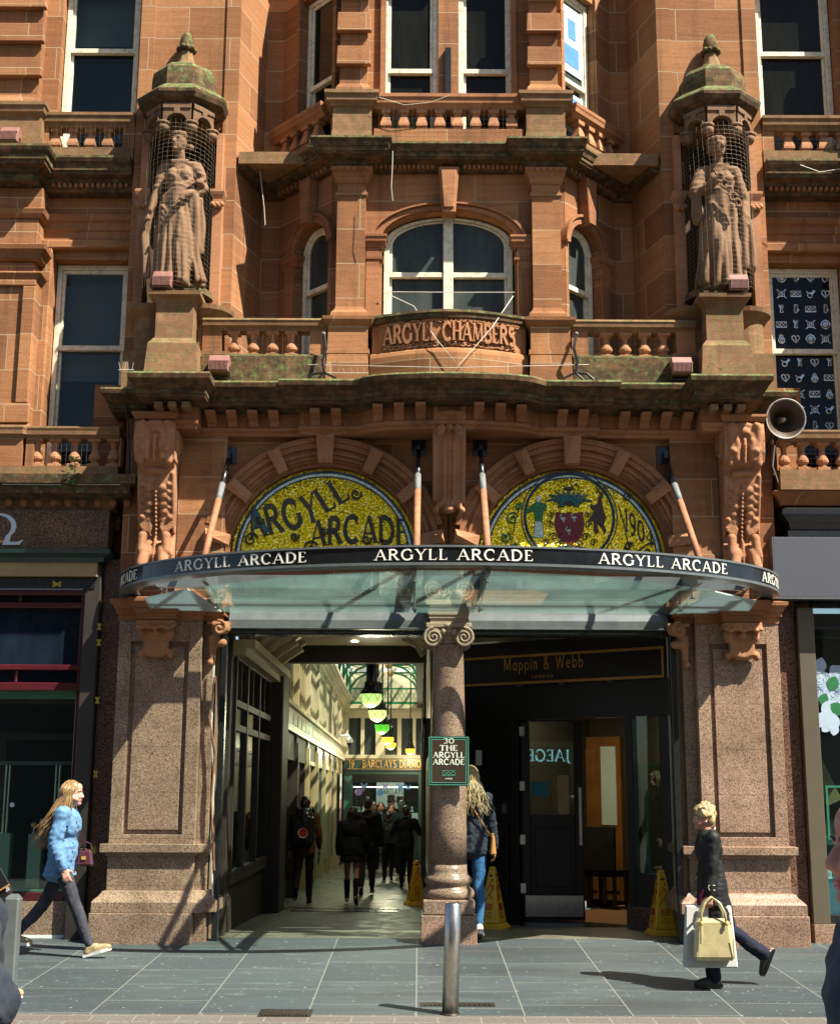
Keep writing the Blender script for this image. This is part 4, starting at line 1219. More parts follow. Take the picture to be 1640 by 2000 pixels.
# ---- statue piers: pedestal, niche, hood
for fl in both:
    m = MB(fl)
    m.box(-3.17, -2.60, -.42, .3, 5.70, 6.13, tx=.03, ty=.03)
    m.box(-3.14, -2.63, -.39, .3, 6.1302, 6.20, tx=.05, ty=.05)
    m.box(-3.08, -2.69, -.33, .3, 6.2002, 6.55)
    m.sweep([(-3.08, .3), (-3.08, -.33), (-2.69, -.33), (-2.69, .3)], [(-.2, 6.55), (0, 6.55), (.01, 6.60), (.03, 6.63), (.075, 6.66), (.08, 6.70), (-.2, 6.715)])
    part(m, "statue_pedestal", 'damp')
    m = MB(fl)
    for cx, r in ((-2.62, .235), (-3.20, .235)):
        m.lathe((cx, .12, 0), [(r * .9, 6.13), (r * .86, 6.20), (r * .86, 6.52), (r, 6.55), (r + .05, 6.60), (r + .06, 6.65), (.1, 6.67)], 24, cap=False)
        m.box(cx - r - .02, cx + r + .02, -.13, .3, 5.70, 6.128)
    part(m, "pedestal_shoulder", 'damp')
    m = MB(fl); m.box(-3.09, -2.68, -.32, .3, 6.7152, 6.76); m.lathe((-2.88, .05, 0), [(.0, 6.76), (.33, 6.76), (.31, 6.84), (0, 6.84)], 20, cap=False)
    part(m, "statue_base", 'moss')
    # pier wall with the niche cut into it
    zt = 8.86
    m = MB(fl)
    m.box(-3.52, -3.36, .2, .9, 5.96, 11.6); m.box(-2.54, -2.38, .2, .9, 5.96, 11.6)
    m.box(-3.3602, -2.5398, .66, .9, 5.96, zt)
    m.box(-3.36, -2.54, .22, .9, zt, 11.6)
    part(m, "statue_pier", 'stone')
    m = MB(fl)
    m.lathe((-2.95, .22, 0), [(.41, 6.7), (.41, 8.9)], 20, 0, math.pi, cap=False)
    part(m, "niche_lining", 'soot_shade', smooth=True)  # lining colour carries the shade under the hood
    # niche jamb colonnettes
    for cx in (-3.375, -2.545):
        m = MB(fl)
        m.box(cx - .05, cx + .05, .06, .2, 6.7, 7.95)
        m.sweep([(cx - .05, .2), (cx - .05, .06), (cx + .05, .06), (cx + .05, .2)], [(-.03, 7.95), (0, 7.95), (.02, 8.0), (.03, 8.03), (.03, 8.06), (-.03, 8.06)])
        for i in range(5): m.ball((cx - .05 + .025 * i, .04, 7.88 - .02 * (i % 2)), .03)
        m.box(cx - .035, cx + .035, .08, .2, 8.062, 8.75)
        part(m, "niche_colonnette", 'carved')
    # hood: octagonal canopy on little arches
    cx, cy = -2.97, .12
    def octo(r, z, sy=.92):
        return [(cx + r * math.cos(R(22.5 + 45 * i)), cy + r * sy * math.sin(R(22.5 + 45 * i)), z) for i in range(8)]
    def stack(rings):
        mm = MB(fl); vs, fs = [], []
        for r, z in rings: vs += octo(r, z)
        for k in range(len(rings) - 1):
            for i in range(8):
                j = (i + 1) % 8
                fs.append((k * 8 + i, k * 8 + j, k * 8 + 8 + j, k * 8 + 8 + i))
        fs.append(tuple(range(7, -1, -1))); fs.append(tuple(len(vs) - 8 + i for i in range(8)))
        return mm.add(vs, fs)
    hood = part(stack([(.40, 8.93), (.43, 8.96), (.50, 8.99), (.525, 9.04), (.53, 9.075), (.50, 9.11), (.42, 9.17), (.375, 9.20), (.37, 9.36), (.36, 9.42), (.30, 9.49), (.20, 9.545), (.13, 9.57)]), "niche_hood", 'moss')
    part(stack([(.13, 9.5702), (.105, 9.62), (.085, 9.70), (.075, 9.76)]), "finial_stem", 'damp', hood)
    m = MB(fl)
    for i in range(10): m.ball((cx + .085 * math.cos(R(36 * i)), cy + .085 * math.sin(R(36 * i)), 9.785 + .012 * (i % 2)), .034)
    m.lathe((cx, cy, 0), [(.08, 9.77), (.085, 9.82), (.085, 9.88), (.07, 9.95), (.04, 10.0), (0, 10.02)], 8, cap=False)
    part(m, "finial", 'moss', hood, smooth=True)
    # arcaded skirt of the hood: three visible facets
    for (ax_, ay_, bx_, by_) in ((-3.315, -.02, -3.125, -.225), (-3.125, -.225, -2.815, -.225), (-2.815, -.225, -2.625, -.02)):
        a, b = Vector((ax_, ay_)), Vector((bx_, by_)); d = (b - a); L = d.length; d.normalize(); nn = Vector((d.y, -d.x))
        mm = MB()
        mm.arch_fill(L / 2, 8.70, L * .36, .105, .0, L, 8.925, -.03, .03, 14)
        mm.ring(L / 2, 8.70, L * .36, L * .44, -.05, -.03, 0, math.pi, 14, .105 / (L * .36))
        mm.box(L / 2 - .03, L / 2 + .03, -.055, -.032, 8.80, 8.872)
        mm.box(.0, L, -.045, -.0305, 8.87, 8.925)
        mm.v = [(a.x + d.x * x + nn.x * (-y), a.y + d.y * x + nn.y * (-y), z) for x, y, z in mm.v]
        m = MB(fl); m.add(mm.v, mm.f)
        part(m, "hood_arch", 'statue', hood)
    for (px_, py_) in ((-3.125, -.225), (-2.815, -.225), (-2.625, -.02), (-3.315, -.02)):
        m = MB(fl); m.lathe((px_, py_, 0), [(.0, 8.585), (.045, 8.60), (.065, 8.635), (.07, 8.665), (.055, 8.67), (.055, 8.68), (.078, 8.685), (.078, 8.71), (.0, 8.715)], 12, cap=False)
        part(m, "pendant_boss", 'statue', hood, smooth=True)

# ---- centre bay: wall, pilasters, arched window, canted sides
A_, B_ = Vector((-1.95, .92)), Vector((-1.29, .20))
dc = (B_ - A_).normalized(); ncn = Vector((dc.y, -dc.x)); LC = (B_ - A_).length
def canted(mb, fl):
    m = MB(fl)
    m.add([(A_.x + dc.x * x - ncn.x * y, A_.y + dc.y * x - ncn.y * y, z) for x, y, z in mb.v], mb.f)
    return m
def sash(x0, x1, z0, z1, y, meet, mat='pane', arch=0.0, wrap=lambda mb, fl: mb, fl=False, fr=.055, paint='paint', mul=None):
    """sliding sash window: window (box frame and sashes) > pane, pane"""
    m = MB()
    if arch:
        cx, rx = (x0 + x1) / 2, (x1 - x0) / 2
        m.ring(cx, z1, rx - fr, rx, y - .02, y + .06, 0, math.pi, 24, arch / rx)
        k = (arch - .035) / (rx - fr)
        m.ring(cx, z1, rx - fr - .035, rx - fr - .001, y + .0, y + .05, 0, math.pi, 24, k)
        ztop = z1
    else:
        m.box(x0, x1, y - .02, y + .06, z1 - fr, z1); ztop = z1 - fr
        m.box(x0 + fr, x1 - fr, y + .0, y + .05, ztop - .04, ztop - .001)
    m.box(x0, x0 + fr, y - .021, y + .06, z0, ztop - (.0 if arch else .0005)); m.box(x1 - fr, x1, y - .021, y + .06, z0, ztop - (.0 if arch else .0005))
    m.box(x0 + fr, x0 + fr + .035, y + .001, y + .05, meet, ztop - .042 if not arch else z1); m.box(x1 - fr - .035, x1 - fr, y + .001, y + .05, meet, ztop - .042 if not arch else z1)
    m.box(x0 + fr + .001, x1 - fr - .001, y - .012, y + .05, meet - .03, meet + .028)
    m.box(x0 + fr, x0 + fr + .03, y + .03, y + .08, z0 + .05, meet - .031); m.box(x1 - fr - .03, x1 - fr, y + .03, y + .08, z0 + .05, meet - .031)
    m.box(x0 + fr, x1 - fr, y + .028, y + .08, z0, z0 + .05)
    if mul is not None: m.box(mul - .055, mul + .055, y - .026, y + .055, z0, z1 + arch - .03)
    w = part(wrap(m, fl), "window", paint, bevel=.004)
    gl = MB()
    if arch:
        cx, rx = (x0 + x1) / 2, (x1 - x0) / 2 - fr - .02
        n = 24
        gl.prism([(cx + rx * math.cos(math.pi * i / n), z1 + (arch - .05) * math.sin(math.pi * i / n)) for i in range(n + 1)] + [(cx - rx, meet), (cx + rx, meet)], 'y', y + .02, y + .03)
    else:
        gl.box(x0 + fr + .02, x1 - fr - .02, y + .02, y + .03, meet, ztop - .02)
    part(wrap(gl, fl), "pane", mat, w)
    gl = MB(); gl.box(x0 + fr + .02, x1 - fr - .02, y + .055, y + .065, z0 + .03, meet - .01)
    part(wrap(gl, fl), "pane", mat, w)
    return w
YF = .20
# floor of the balcony behind the balustrade and the back walls
for fl in both:
    m = MB(fl)
    m.box(-2.40, -1.93, .92, 1.2, 5.96, 11.6)                      # back wall of the recess
    m.add([(-2.38, .25, 5.96), (-2.16, .9195, 5.96), (-2.16, .9195, 11.6), (-2.38, .25, 11.6), (-2.38, .9195, 5.96), (-2.38, .9195, 11.6)],
          [(0, 1, 2, 3), (0, 3, 5, 4), (1, 4, 5, 2), (3, 2, 5), (0, 4, 1)])
    part(m, "recess_wall", 'stone', fixn=True)
m = MB(); m.box(-2.4, 2.4, .14, .95, 5.86, 5.958)
part(m, "balcony_floor", 'damp')
# front wall round the segmental arched window
RX, RZ, SP = .735, .345, 7.53
m = MB()
m.arch_fill(0, SP, RX, RZ, -1.285, 1.285, 8.40, YF, YF + .3, 36)
m.box(-1.285, -RX, YF, YF + .3, 6.50, SP); m.box(RX, 1.285, YF, YF + .3, 6.50, SP)
m.box(-RX, RX, YF - .05, YF + .3, 6.45, 6.56)
part(m, "bay_wall", 'stone')
m = MB(); m.ring(0, SP, RX + .005, RX + .09, YF - .045, YF + .05, 0, math.pi, 36, RZ / RX * 1.05); m.ring(0, SP, RX + .0905, RX + .125, YF - .075, YF + .05, 0, math.pi, 36, RZ / RX * 1.08)
part(m, "window_hood", 'trim')
m = MB(); m.prism([(-.075, 7.80), (.075, 7.80), (.115, 8.345), (-.115, 8.345)], 'y', YF - .16, YF + .02); m.prism([(-.06, 7.85), (.06, 7.85), (.09, 8.30), (-.09, 8.30)], 'y', YF - .18, YF - .1605)
part(m, "window_keystone", 'trim', bevel=.01)
sash(-RX + .02, RX - .02, 6.57, SP, YF + .13, 7.18, arch=RZ - .02, fr=.06, mul=0.0)
for fl in both:
    m = MB(fl)   # jamb strip with its impost
    m.box(-.905, -.755, YF - .05, YF - .001, 6.515, 7.43)
    m.sweep([(-.91, YF - .05), (-.735, YF - .05), (-.735, YF + .1)], [(-.05, 7.43), (.01, 7.43), (.015, 7.47), (.045, 7.49), (.05, 7.535), (.06, 7.54), (.06, 7.565), (-.05, 7.57)])
    m.sweep([(-.91, YF - .05), (-.735, YF - .05), (-.735, YF + .1)], [(-.05, 7.29), (.012, 7.29), (.015, 7.315), (-.05, 7.32)])
    part(m, "window_impost", 'trim')
    m = MB(fl)   # window pilaster
    m.box(-1.225, -.915, YF - .15, YF - .001, 6.70, 8.00)
    m.sweep([(-1.225, YF), (-1.225, YF - .15), (-.915, YF - .15), (-.915, YF)], [(-.1, 6.515), (.07, 6.515), (.07, 6.56), (.05, 6.58), (.045, 6.62), (.015, 6.66), (0, 6.70)])
    m.sweep([(-1.225, YF), (-1.225, YF - .15), (-.915, YF - .15), (-.915, YF)], [(-.1, 8.0), (.02, 8.0), (.02, 8.03), (.0, 8.035), (.0, 8.13), (.02, 8.14), (.03, 8.20), (.05, 8.22), (.05, 8.255), (.07, 8.28), (.075, 8.31), (-.1, 8.32)])
    part(m, "window_pilaster", 'stone')
    for i in range(6):
        m = MB(fl); m.box(-1.27 + i * .07, -1.235 + i * .07, YF - .245, YF - .20, 8.262, 8.30)
        part(m, "dentil", 'trim')
# canted faces, level of the arched windows
for fl in both:
    m = MB()
    t0, t1 = .34, .92
    m.arch_fill((t0 + t1) / 2, 7.53, (t1 - t0) / 2, .29, 0, LC, 8.40, 0, .28, 24)
    m.box(0, t0, 0, .28, 5.96, 7.53); m.box(t1, LC, 0, .28, 5.96, 7.53)
    part(canted(m, fl), "canted_wall", 'stone')
    m = MB(); m.ring((t0 + t1) / 2, 7.53, .295, .37, -.04, .02, 0, math.pi, 24)
    m.ring((t0 + t1) / 2, 7.53, .3705, .40, -.065, .02, 0, math.pi, 24)
    part(canted(m, fl), "window_hood", 'trim')
    m = MB()
    m.sweep([(.10, -.001), (.345, -.001), (.345, .2)], [(-.05, 7.41), (.012, 7.41), (.02, 7.46), (.05, 7.49), (.055, 7.54), (-.05, 7.55)])
    m.sweep([(.10, -.001), (.345, -.001), (.345, .2)], [(-.05, 7.28), (.012, 7.28), (.015, 7.31), (-.05, 7.315)])
    m.box(.17, .33, -.04, -.001, 6.0, 7.405)
    part(canted(m, fl), "window_impost", 'trim')
    m = MB(); m.prism([(.57, 7.80), (.69, 7.80), (.73, 8.345), (.53, 8.345)], 'y', -.14, .0)
    part(canted(m, fl), "window_keystone", 'trim', bevel=.01)
    sash(t0 + .02, t1 - .02, 6.0, 7.53, .10, 7.08, arch=.27, wrap=canted, fl=fl)

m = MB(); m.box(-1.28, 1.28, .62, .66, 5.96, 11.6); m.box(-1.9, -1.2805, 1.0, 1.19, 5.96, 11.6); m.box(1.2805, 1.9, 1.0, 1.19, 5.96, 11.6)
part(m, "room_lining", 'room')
# ---- second cornice with its balcony
side = [(-2.41, .30), (-2.20, .85), (-1.99, .88), (-1.36, .17)]
front = [(-1.27, .17), (-1.27, .02), (-.865, .02), (-.865, .14)]
mir = lambda p: [(-x, y) for x, y in reversed(p)]
path2 = side + [(-1.30, .10), (-1.30, .0), (-.84, .0), (-.84, .13)] + mir([(-1.30, .10), (-1.30, .0), (-.84, .0), (-.84, .13)]) + mir(side)
m = MB(); m.sweep(path2, [(-.3, 8.325), (.0, 8.325), (.012, 8.345), (.012, 8.385), (.05, 8.395), (.07, 8.40), (.145, 8.405), (.15, 8.43), (.165, 8.435), (.165, 8.475), (.18, 8.48), (.19, 8.52), (.215, 8.555), (.21, 8.58), (-.3, 8.59)])
part(m, "upper_cornice", 'moss')
for i in range(32):
    x = -.80 + 1.6 * i / 31
    if abs(x) < .14: continue
    m = MB(); m.box(x - .018, x + .018, .085, .13, 8.345, 8.385)
    part(m, "dentil", 'trim')
for fl in both:
    m = MB()
    for i in range(12): m.box(.08 + i * .078, .12 + i * .078, -.10, -.0605, 8.345, 8.385)
    part(canted(m, fl), "dentil_course", 'trim')
    # pedestals
    m = MB(fl)
    m.box(-1.31, -.84, -.03, .2, 8.592, 8.74, tx=.015, ty=.015); m.box(-1.29, -.86, -.01, .2, 8.7402, 9.03)
    m.sweep([(-1.33, .35), (-1.31, -.02), (-.85, -.02), (-.85, .12)], [(-.1, 9.03), (0, 9.03), (.015, 9.06), (.05, 9.085), (.055, 9.14), (.075, 9.16), (.075, 9.20), (-.1, 9.215)])
    part(m, "balcony_pedestal", 'damp')
    # canted balustrade
    m = MB(); m.box(-.02, LC - .1, -.13, .02, 8.592, 8.765)
    part(canted(m, fl), "balustrade_base", 'damp')
    m = MB(); m.sweep([(-.04, -.09), (LC - .06, -.09)], [(-.16, 9.03), (0, 9.03), (.015, 9.06), (.045, 9.085), (.05, 9.13), (.06, 9.15), (.06, 9.19), (-.16, 9.20)])
    part(canted(m, fl), "balustrade_rail", 'trim')
    for t in (.16, .36, .56, .76):
        mm = baluster_mb(0, 0, 8.767, 9.03, .062, False, True)
        mm.v = [(x + t, y - .05, z) for x, y, z in mm.v]
        part(canted(mm, fl), "baluster", 'carved')
m = MB(); m.box(-.83, .83, .02, .16, 8.592, 8.785)
part(m, "balustrade_base", 'stone')
m = MB(); m.sweep([(-.85, .03), (.85, .03)], [(-.18, 9.03), (0, 9.03), (.015, 9.06), (.04, 9.085), (.045, 9.13), (.06, 9.15), (.06, 9.19), (-.18, 9.20)])
part(m, "balustrade_rail", 'trim')
for x in (-.70, -.50, -.30, -.10, .10, .30, .50, .70):
    part(baluster_mb(x - .0, .09, 8.787, 9.03, .062, False, True), "baluster", 'carved')
m = MB(); m.box(-2.35, 2.35, .205, 1.1, 8.45, 8.5915)
part(m, "balcony_floor", 'damp')

# ---- third level
m = MB()
for s in (-1, 1):
    m.box(s * .76, s * 1.285, YF + .05, YF + .35, 8.60, 11.6)
m.box(-.115, .115, YF + .10, YF + .35, 8.60, 11.6)
m.box(-.76, -.115, YF + .06, YF + .35, 10.75, 11.6); m.box(.115, .76, YF + .06, YF + .35, 10.75, 11.6)
part(m, "bay_wall", 'stone')
for s in (-1, 1):
    m = MB(); m.box(s * .745 - .03, s * .745 + .03, YF + .0, YF + .049, 8.6, 10.9)
    part(m, "window_moulding", 'trim')
for s in (-1, 1):
    x0, x1 = (-.755, -.115) if s < 0 else (.115, .755)
    sash(x0, x1, 8.62, 10.74, YF + .16, 9.68, mat='pane_dark', fr=.06)
m = MB(); m.box(-.035, .03, YF + .05, YF + .099, 8.6, 9.92); part(m, "downpipe", 'blackmetal')
for fl in both:
    m = MB(fl)
    m.sweep([(-1.225, YF + .05), (-1.225, YF - .13), (-.915, YF - .13), (-.915, YF + .05)], [(-.1, 9.217), (.06, 9.217), (.06, 9.25), (.04, 9.27), (.035, 9.30), (.012, 9.34), (0, 9.36)])
    m.box(-1.225, -.915, YF - .13, YF + .05, 9.36, 11.6)
    part(m, "upper_pilaster", 'stone')
    for z in (9.56, 9.98, 10.40):
        m = MB(fl); m.box(-1.265, -.875, YF - .20, YF - .131, z, z + .235, tx=.008, ty=.008)
        part(m, "rusticated_block", 'stone', bevel=.008)
    m = MB()
    m.box(0, .34, 0, .28, 8.6, 11.6); m.box(.92, LC, 0, .28, 8.6, 11.6); m.box(.34, .92, 0, .28, 10.75, 11.6)
    m.box(.28, .335, -.035, -.001, 8.6, 11.0)
    part(canted(m, fl), "canted_wall", 'stone')
    w = sash(.35, .91, 8.62, 10.74, .10, 9.62, mat='pane_dark' if not fl else 'pane', wrap=canted, fl=fl)
# ---------------------------------------------------------------- side bays (left one drawn, right one mirrored where they agree)
def X_(u, v, Y): return at(u, v, Y)[0]
def Z_(u, v, Y): return at(u, v, Y)[1]
YB = .42
wx0, wx1 = X_(97, 650, YB), X_(246, 650, YB)
wz1 = Z_(170, 507, YB)
ux0, ux1 = X_(118, 120, YB), X_(270, 120, YB)
for fl in both:
    m = MB(fl)
    m.box(-7.2, wx0, YB, .8, 4.3, 8.35); m.box(wx1, -3.5205, YB, .8, 4.3, 8.35)
    m.box(wx0, wx1, YB, .8, wz1, 8.35); m.box(wx0, wx1, YB, .8, 4.3, 5.02)
    m.box(-7.2, ux0, YB, .8, 8.3502, 11.6); m.box(ux1, -3.5205, YB, .8, 8.3502, 11.6); m.box(ux0, ux1, YB, .8, 8.3502, 8.66); m.box(ux0, ux1, YB, .8, 10.9, 11.6)
    part(m, "side_bay_wall", 'stone')
    m = MB(fl)   # architrave of the lower window
    m.box(wx0 - .13, wx0 - .001, YB - .09, YB - .001, 5.0, wz1 + .10); m.box(wx1 + .001, wx1 + .06, YB - .06, YB - .001, 5.0, wz1 + .10)
    m.box(wx0 - .13, wx1 + .06, YB - .092, YB - .001, wz1 + .1005, wz1 + .20)
    m.lathe((wx0 - .20, YB, 0), [(.115, 5.0), (.115, wz1 - .05)], 16, cap=True)
    part(m, "window_architrave", 'stone', bevel=.012)
    m = MB(fl)
    m.sweep([(-5.2, YB), (wx0 - .35, YB), (-3.53, YB)], [(-.05, 7.60), (.03, 7.60), (.03, 7.70), (.05, 7.715), (.05, 7.80), (.08, 7.82), (.10, 7.87), (.09, 7.89), (-.05, 7.90)])
    part(m, "string_moulding", 'stone')
    sash(wx0 + .01, wx1 - .01, 5.02, wz1 - .01, YB + .16, Z_(170, 680, YB + .16), mat='glass_dim' if not fl else 'pane_black', fl=fl, wrap=(lambda mb, f: (mb if not f else MB(True).add(mb.v, mb.f))), fr=.055)
    sash(ux0 + .01, ux1 - .01, 8.66, 10.89, YB + .16, Z_(200, 100, YB + .16), mat='glass_dim' if not fl else 'pane_dark', fl=fl, wrap=(lambda mb, f: (mb if not f else MB(True).add(mb.v, mb.f))), fr=.06)
    if not fl:
        m = MB(); m.box(wx0 - .3, wx1 + .3, YB + .75, YB + .8, 4.9, wz1 + .3); m.box(ux0 - .3, ux1 + .3, YB + .75, YB + .8, 8.5, 11.2); part(m, 'room_lining', 'room')
        zb_l = Z_(170, 843, YB + .30)
        m = MB(); m.box(wx0, wx1, YB + .30, YB + .305, Z_(170, 745, YB + .30), wz1); part(m, 'roller_blind', 'blind')
        m = MB(); m.box(wx0 + .42, wx0 + .5, YB + .5, YB + .55, 4.9, Z_(170, 745, YB + .30)); part(m, 'curtain_edge', 'blind')
        m = MB(); m.box(ux0, ux1, YB + .32, YB + .325, Z_(200, 92, YB + .32), 10.9); part(m, 'roller_blind', 'blind')
    # pilaster at the edge of the picture
    px1 = X_(66, 650, .15)
    m = MB(fl)
    m.box(-5.3, px1, .15, .419, 5.35, 7.02)
    m.box(-5.3, px1 + .02, .11, .149, 5.40, 5.62); m.box(px1 - .14, px1, .11, .149, 5.62, 6.95); m.box(-5.3, px1 - .0, .11, .149, 6.9502, 7.02)
    m.sweep([(-5.3, .15), (px1, .15), (px1, .42)], [(-.05, 7.02), (.02, 7.02), (.03, 7.06), (.06, 7.08), (.06, 7.11), (-.05, 7.12)])
    m.box(-5.3, px1 - .04, .17, .419, 7.121, 7.25)
    m.sweep([(-5.3, .15), (px1, .15), (px1, .42)], [(-.05, 7.25), (.03, 7.26), (.05, 7.32), (.09, 7.36), (.10, 7.42), (-.05, 7.43)])
    m.box(-5.3, px1 - .03, .16, .419, 7.431, 7.75)
    m.sweep([(-5.3, .15), (px1, .15), (px1, .42)], [(-.05, 7.75), (.0, 7.76), (.03, 7.80), (.05, 7.86), (-.05, 7.87)])
    m.box(-5.3, px1, .15, .419, 7.871, 8.12)
    m.sweep([(-5.3, .15), (px1, .15), (px1, .42)], [(-.05, 5.28), (.07, 5.28), (.07, 5.32), (.04, 5.34), (.03, 5.38), (0, 5.40)])
    part(m, "bay_pilaster", 'stone', bevel=.01)
    # upper cornice with balustrade
    cxa = X_(75, 330, .12)
    cp = [(-5.3, .0), (cxa, .0), (cxa, .27), (-3.53, .27)]
    m = MB(fl); m.sweep(cp, [(-.3, 8.12), (0, 8.12), (.02, 8.15), (.02, 8.20), (.055, 8.21), (.07, 8.25), (.15, 8.265), (.155, 8.30), (.17, 8.31), (.17, 8.36), (.20, 8.40), (.215, 8.44), (.21, 8.47), (-.3, 8.48)])
    part(m, "upper_cornice", 'moss')
    m = MB(fl)
    for i in range(14): m.box(cxa + .14 + i * .062, cxa + .175 + i * .062, .205, .249, 8.16, 8.20)
    part(m, "dentil_course", 'trim')
    m = MB(fl); m.box(-5.3, X_(84, 260, .05), .05, .41, 8.482, 8.66, tx=0, ty=0); m.box(-5.3, X_(82, 230, .07), .07, .41, 8.6602, 8.92)
    m.sweep([(-5.3, .07), (X_(82, 200, .07), .07), (X_(82, 200, .07), .38)], [(-.1, 8.92), (0, 8.92), (.02, 8.95), (.04, 8.98), (.05, 9.03), (.065, 9.05), (.065, 9.09), (-.1, 9.10)])
    part(m, "balcony_pedestal", 'damp')
    m = MB(fl); m.box(X_(84, 270, .2), -3.53, .19, .40, 8.482, 8.63)
    part(m, "balustrade_base", 'damp')
    m = MB(fl); m.sweep([(X_(82, 200, .12), .20), (-3.53, .20)], [(-.16, 8.88), (0, 8.88), (.015, 8.91), (.04, 8.93), (.045, 8.98), (.06, 9.0), (.06, 9.035), (-.16, 9.045)])
    part(m, "balustrade_rail", 'damp')
    for u in (112, 146, 180, 214):
        part(baluster_mb(X_(u, 255, .28), .28, 8.632, 8.88, .062, fl, True), "baluster", 'carved')
    m = MB(fl); m.box(X_(84, 255, .28), X_(100, 255, .28), .21, .36, 8.631, 8.88); part(m, "balustrade_end", 'stone')
    m = MB(fl); m.box(X_(244, 255, .28), -3.53, .21, .36, 8.631, 8.88)
    part(m, "balustrade_end", 'stone')
    # rusticated pilaster above
    q0, q1 = X_(18, 120, .25), X_(78, 120, .25)
    m = MB(fl); m.box(-5.4, q1, .25, .419, 9.11, 11.6)
    m.sweep([(-5.4, .25), (q1, .25), (q1, .42)], [(-.05, 9.101), (.08, 9.101), (.08, 9.15), (.05, 9.17), (.04, 9.22), (.01, 9.27), (0, 9.30)])
    part(m, "upper_pilaster", 'stone')
    for z in (9.50, 9.93, 10.36):
        m = MB(fl); m.box(-5.4, q1 + .05, .17, .2495, z, z + .235, tx=.008, ty=.008)
        part(m, "rusticated_block", 'stone', bevel=.008)
    # lower balcony
    yb = .02
    rz1, rz0 = Z_(150, 835, yb), Z_(150, 856, yb)
    bz1, bz0 = Z_(150, 912, yb), Z_(150, 940, yb)
    m = MB(fl); m.sweep([(-5.3, yb - .03), (X_(46, 840, yb), yb - .03), (X_(52, 840, yb), yb), (-3.47, yb)], [(-.16, rz0), (0, rz0), (.015, rz0 + .02), (.04, rz0 + .03), (.045, rz0 + .07), (.055, rz1 - .02), (.05, rz1), (-.16, rz1 + .01)])
    part(m, "balustrade_rail", 'damp')
    m = MB(fl); m.box(-5.3, -3.47, yb - .04, yb + .25, bz0 - .06, bz1)
    part(m, "balustrade_base", 'damp')
    m = MB(fl); m.box(-5.3, X_(44, 890, yb), yb - .02, yb + .16, bz1 + .001, rz0)
    part(m, "balustrade_pedestal", 'stone')
    m = MB(fl); m.box(X_(50, 890, yb), X_(66, 890, yb), yb + .0, yb + .14, bz1 + .001, rz0); part(m, "balustrade_end", 'stone')
    m = MB(fl); m.box(X_(236, 890, yb), -3.47, yb, yb + .14, bz1 + .001, rz0); part(m, "balustrade_end", 'stone')
    for u in (74, 109, 147, 186, 222):
        part(baluster_mb(X_(u, 890, yb + .07), yb + .07, bz1 + .035, rz0, .064, fl), "baluster", 'carved', smooth=None)
    m = MB(fl); m.box(-5.3, -3.47, yb + .2505, .42, bz0 - .1, bz1 - .03); part(m, "balcony_floor", 'damp')
# left: moss cornice with egg and dart, granite fascia
ft, fb = Z_(120, 996, .1), Z_(120, 1072, .1)
m = MB(); cz0 = Z_(120, 992, .0)
m.sweep([(-5.3, .12), (-3.56, .12), (-3.56, .5)], [(-.2, ft), (.02, ft), (.05, ft + .03), (.07, ft + .12), (.24, ft + .135), (.25, ft + .22), (.27, ft + .24), (.32, ft + .32), (.31, bz0 - .065), (-.2, bz0 - .062)])
part(m, "balcony_cornice", 'moss')
for i in range(12):
    m = MB(); x = -4.92 + i * .155
    m.ball((x, .07, ft + .075), .042, .035, .05); 
    part(m, "egg_moulding", 'trim', smooth=True)
m = MB(); m.box(-5.3, -3.56, .10, .42, fb, ft - .001); part(m, "fascia", 'granite_dark')
fa = m
m = MB(); m.sweep([(-5.3, .1), (-3.62, .1), (-3.62, .42)], [(-.2, fb - .14), (.03, fb - .14), (.04, fb - .10), (.10, fb - .06), (.11, fb - .02), (-.2, fb - .001)])
part(m, "fascia_cornice", 'greensign')
# right: plain cornice, dark stepped shutter head, grey roller panel
m = MB(); zr = Z_(1580, 985, .05)
m.sweep([(3.50, .5), (3.50, .10), (5.3, .10)], [(-.2, zr), (.0, zr), (.02, zr + .05), (.06, zr + .10), (.10, zr + .13), (.10, bz0 - .066), (-.2, bz0 - .062)])
part(m, "balcony_cornice", 'stone')
m = MB()
zz = [Z_(1580, v, .0) for v in (1046, 1036, 1030, 1018, 1000, 985)]
m.sweep([(3.58, .5), (3.58, .10), (5.3, .10)], [(-.2, zz[0] - .03), (.04, zz[0] - .03), (.04, zz[1]), (.0, zz[2]), (.02, zz[3]), (.05, zz[3] + .03), (.10, zz[4] - .02), (.10, zz[4] + .03), (.04, zz[5] - .02), (-.2, zr - .002)])
part(m, "shutter_head", 'blackmetal')
# unseen masonry above the frame, added to keep the sun off the arcade roof
m = MB(); m.box(-7.2, 7.2, .62, 1.4, 11.602, 21.0); part(m, "unseen_sun_block", 'stone')

# ---- left shopfront
def vbar(m, u0, u1, v0, v1, y0, y1): m.box(X_(u0, (v0 + v1) / 2, y0), X_(u1, (v0 + v1) / 2, y0), y0, y1, Z_((u0 + u1) / 2, v1, y0), Z_((u0 + u1) / 2, v0, y0))
shop = thing("jewellery_shopfront", "maroon framed jeweller's shopfront on brown granite under the big omega letter", "shopfront", (-4.3, .3, .1))
YS1 = .30
def spart(mb, name, mat, par=None, **kw): return mb.build(name, M[mat], par or shop, **kw)
zsill, zkerb = Z_(100, 1760, YS1 - .05), .08
m = MB(); m.box(-5.4, -3.80, YS1 - .05, YS1 + .4, -.1, zsill); spart(m, "stall_riser", 'granite')
m = MB(); m.box(-5.4, -3.80, YS1 - .055, YS1 - .0505, ground_z(.25) - .05, ground_z(.25) + .03); spart(m, "pale_kerb", 'white')
m = MB(); vbar(m, -60, 190, 1096, 1125, .10, .3); spart(m, "blind_box", 'magnolia')
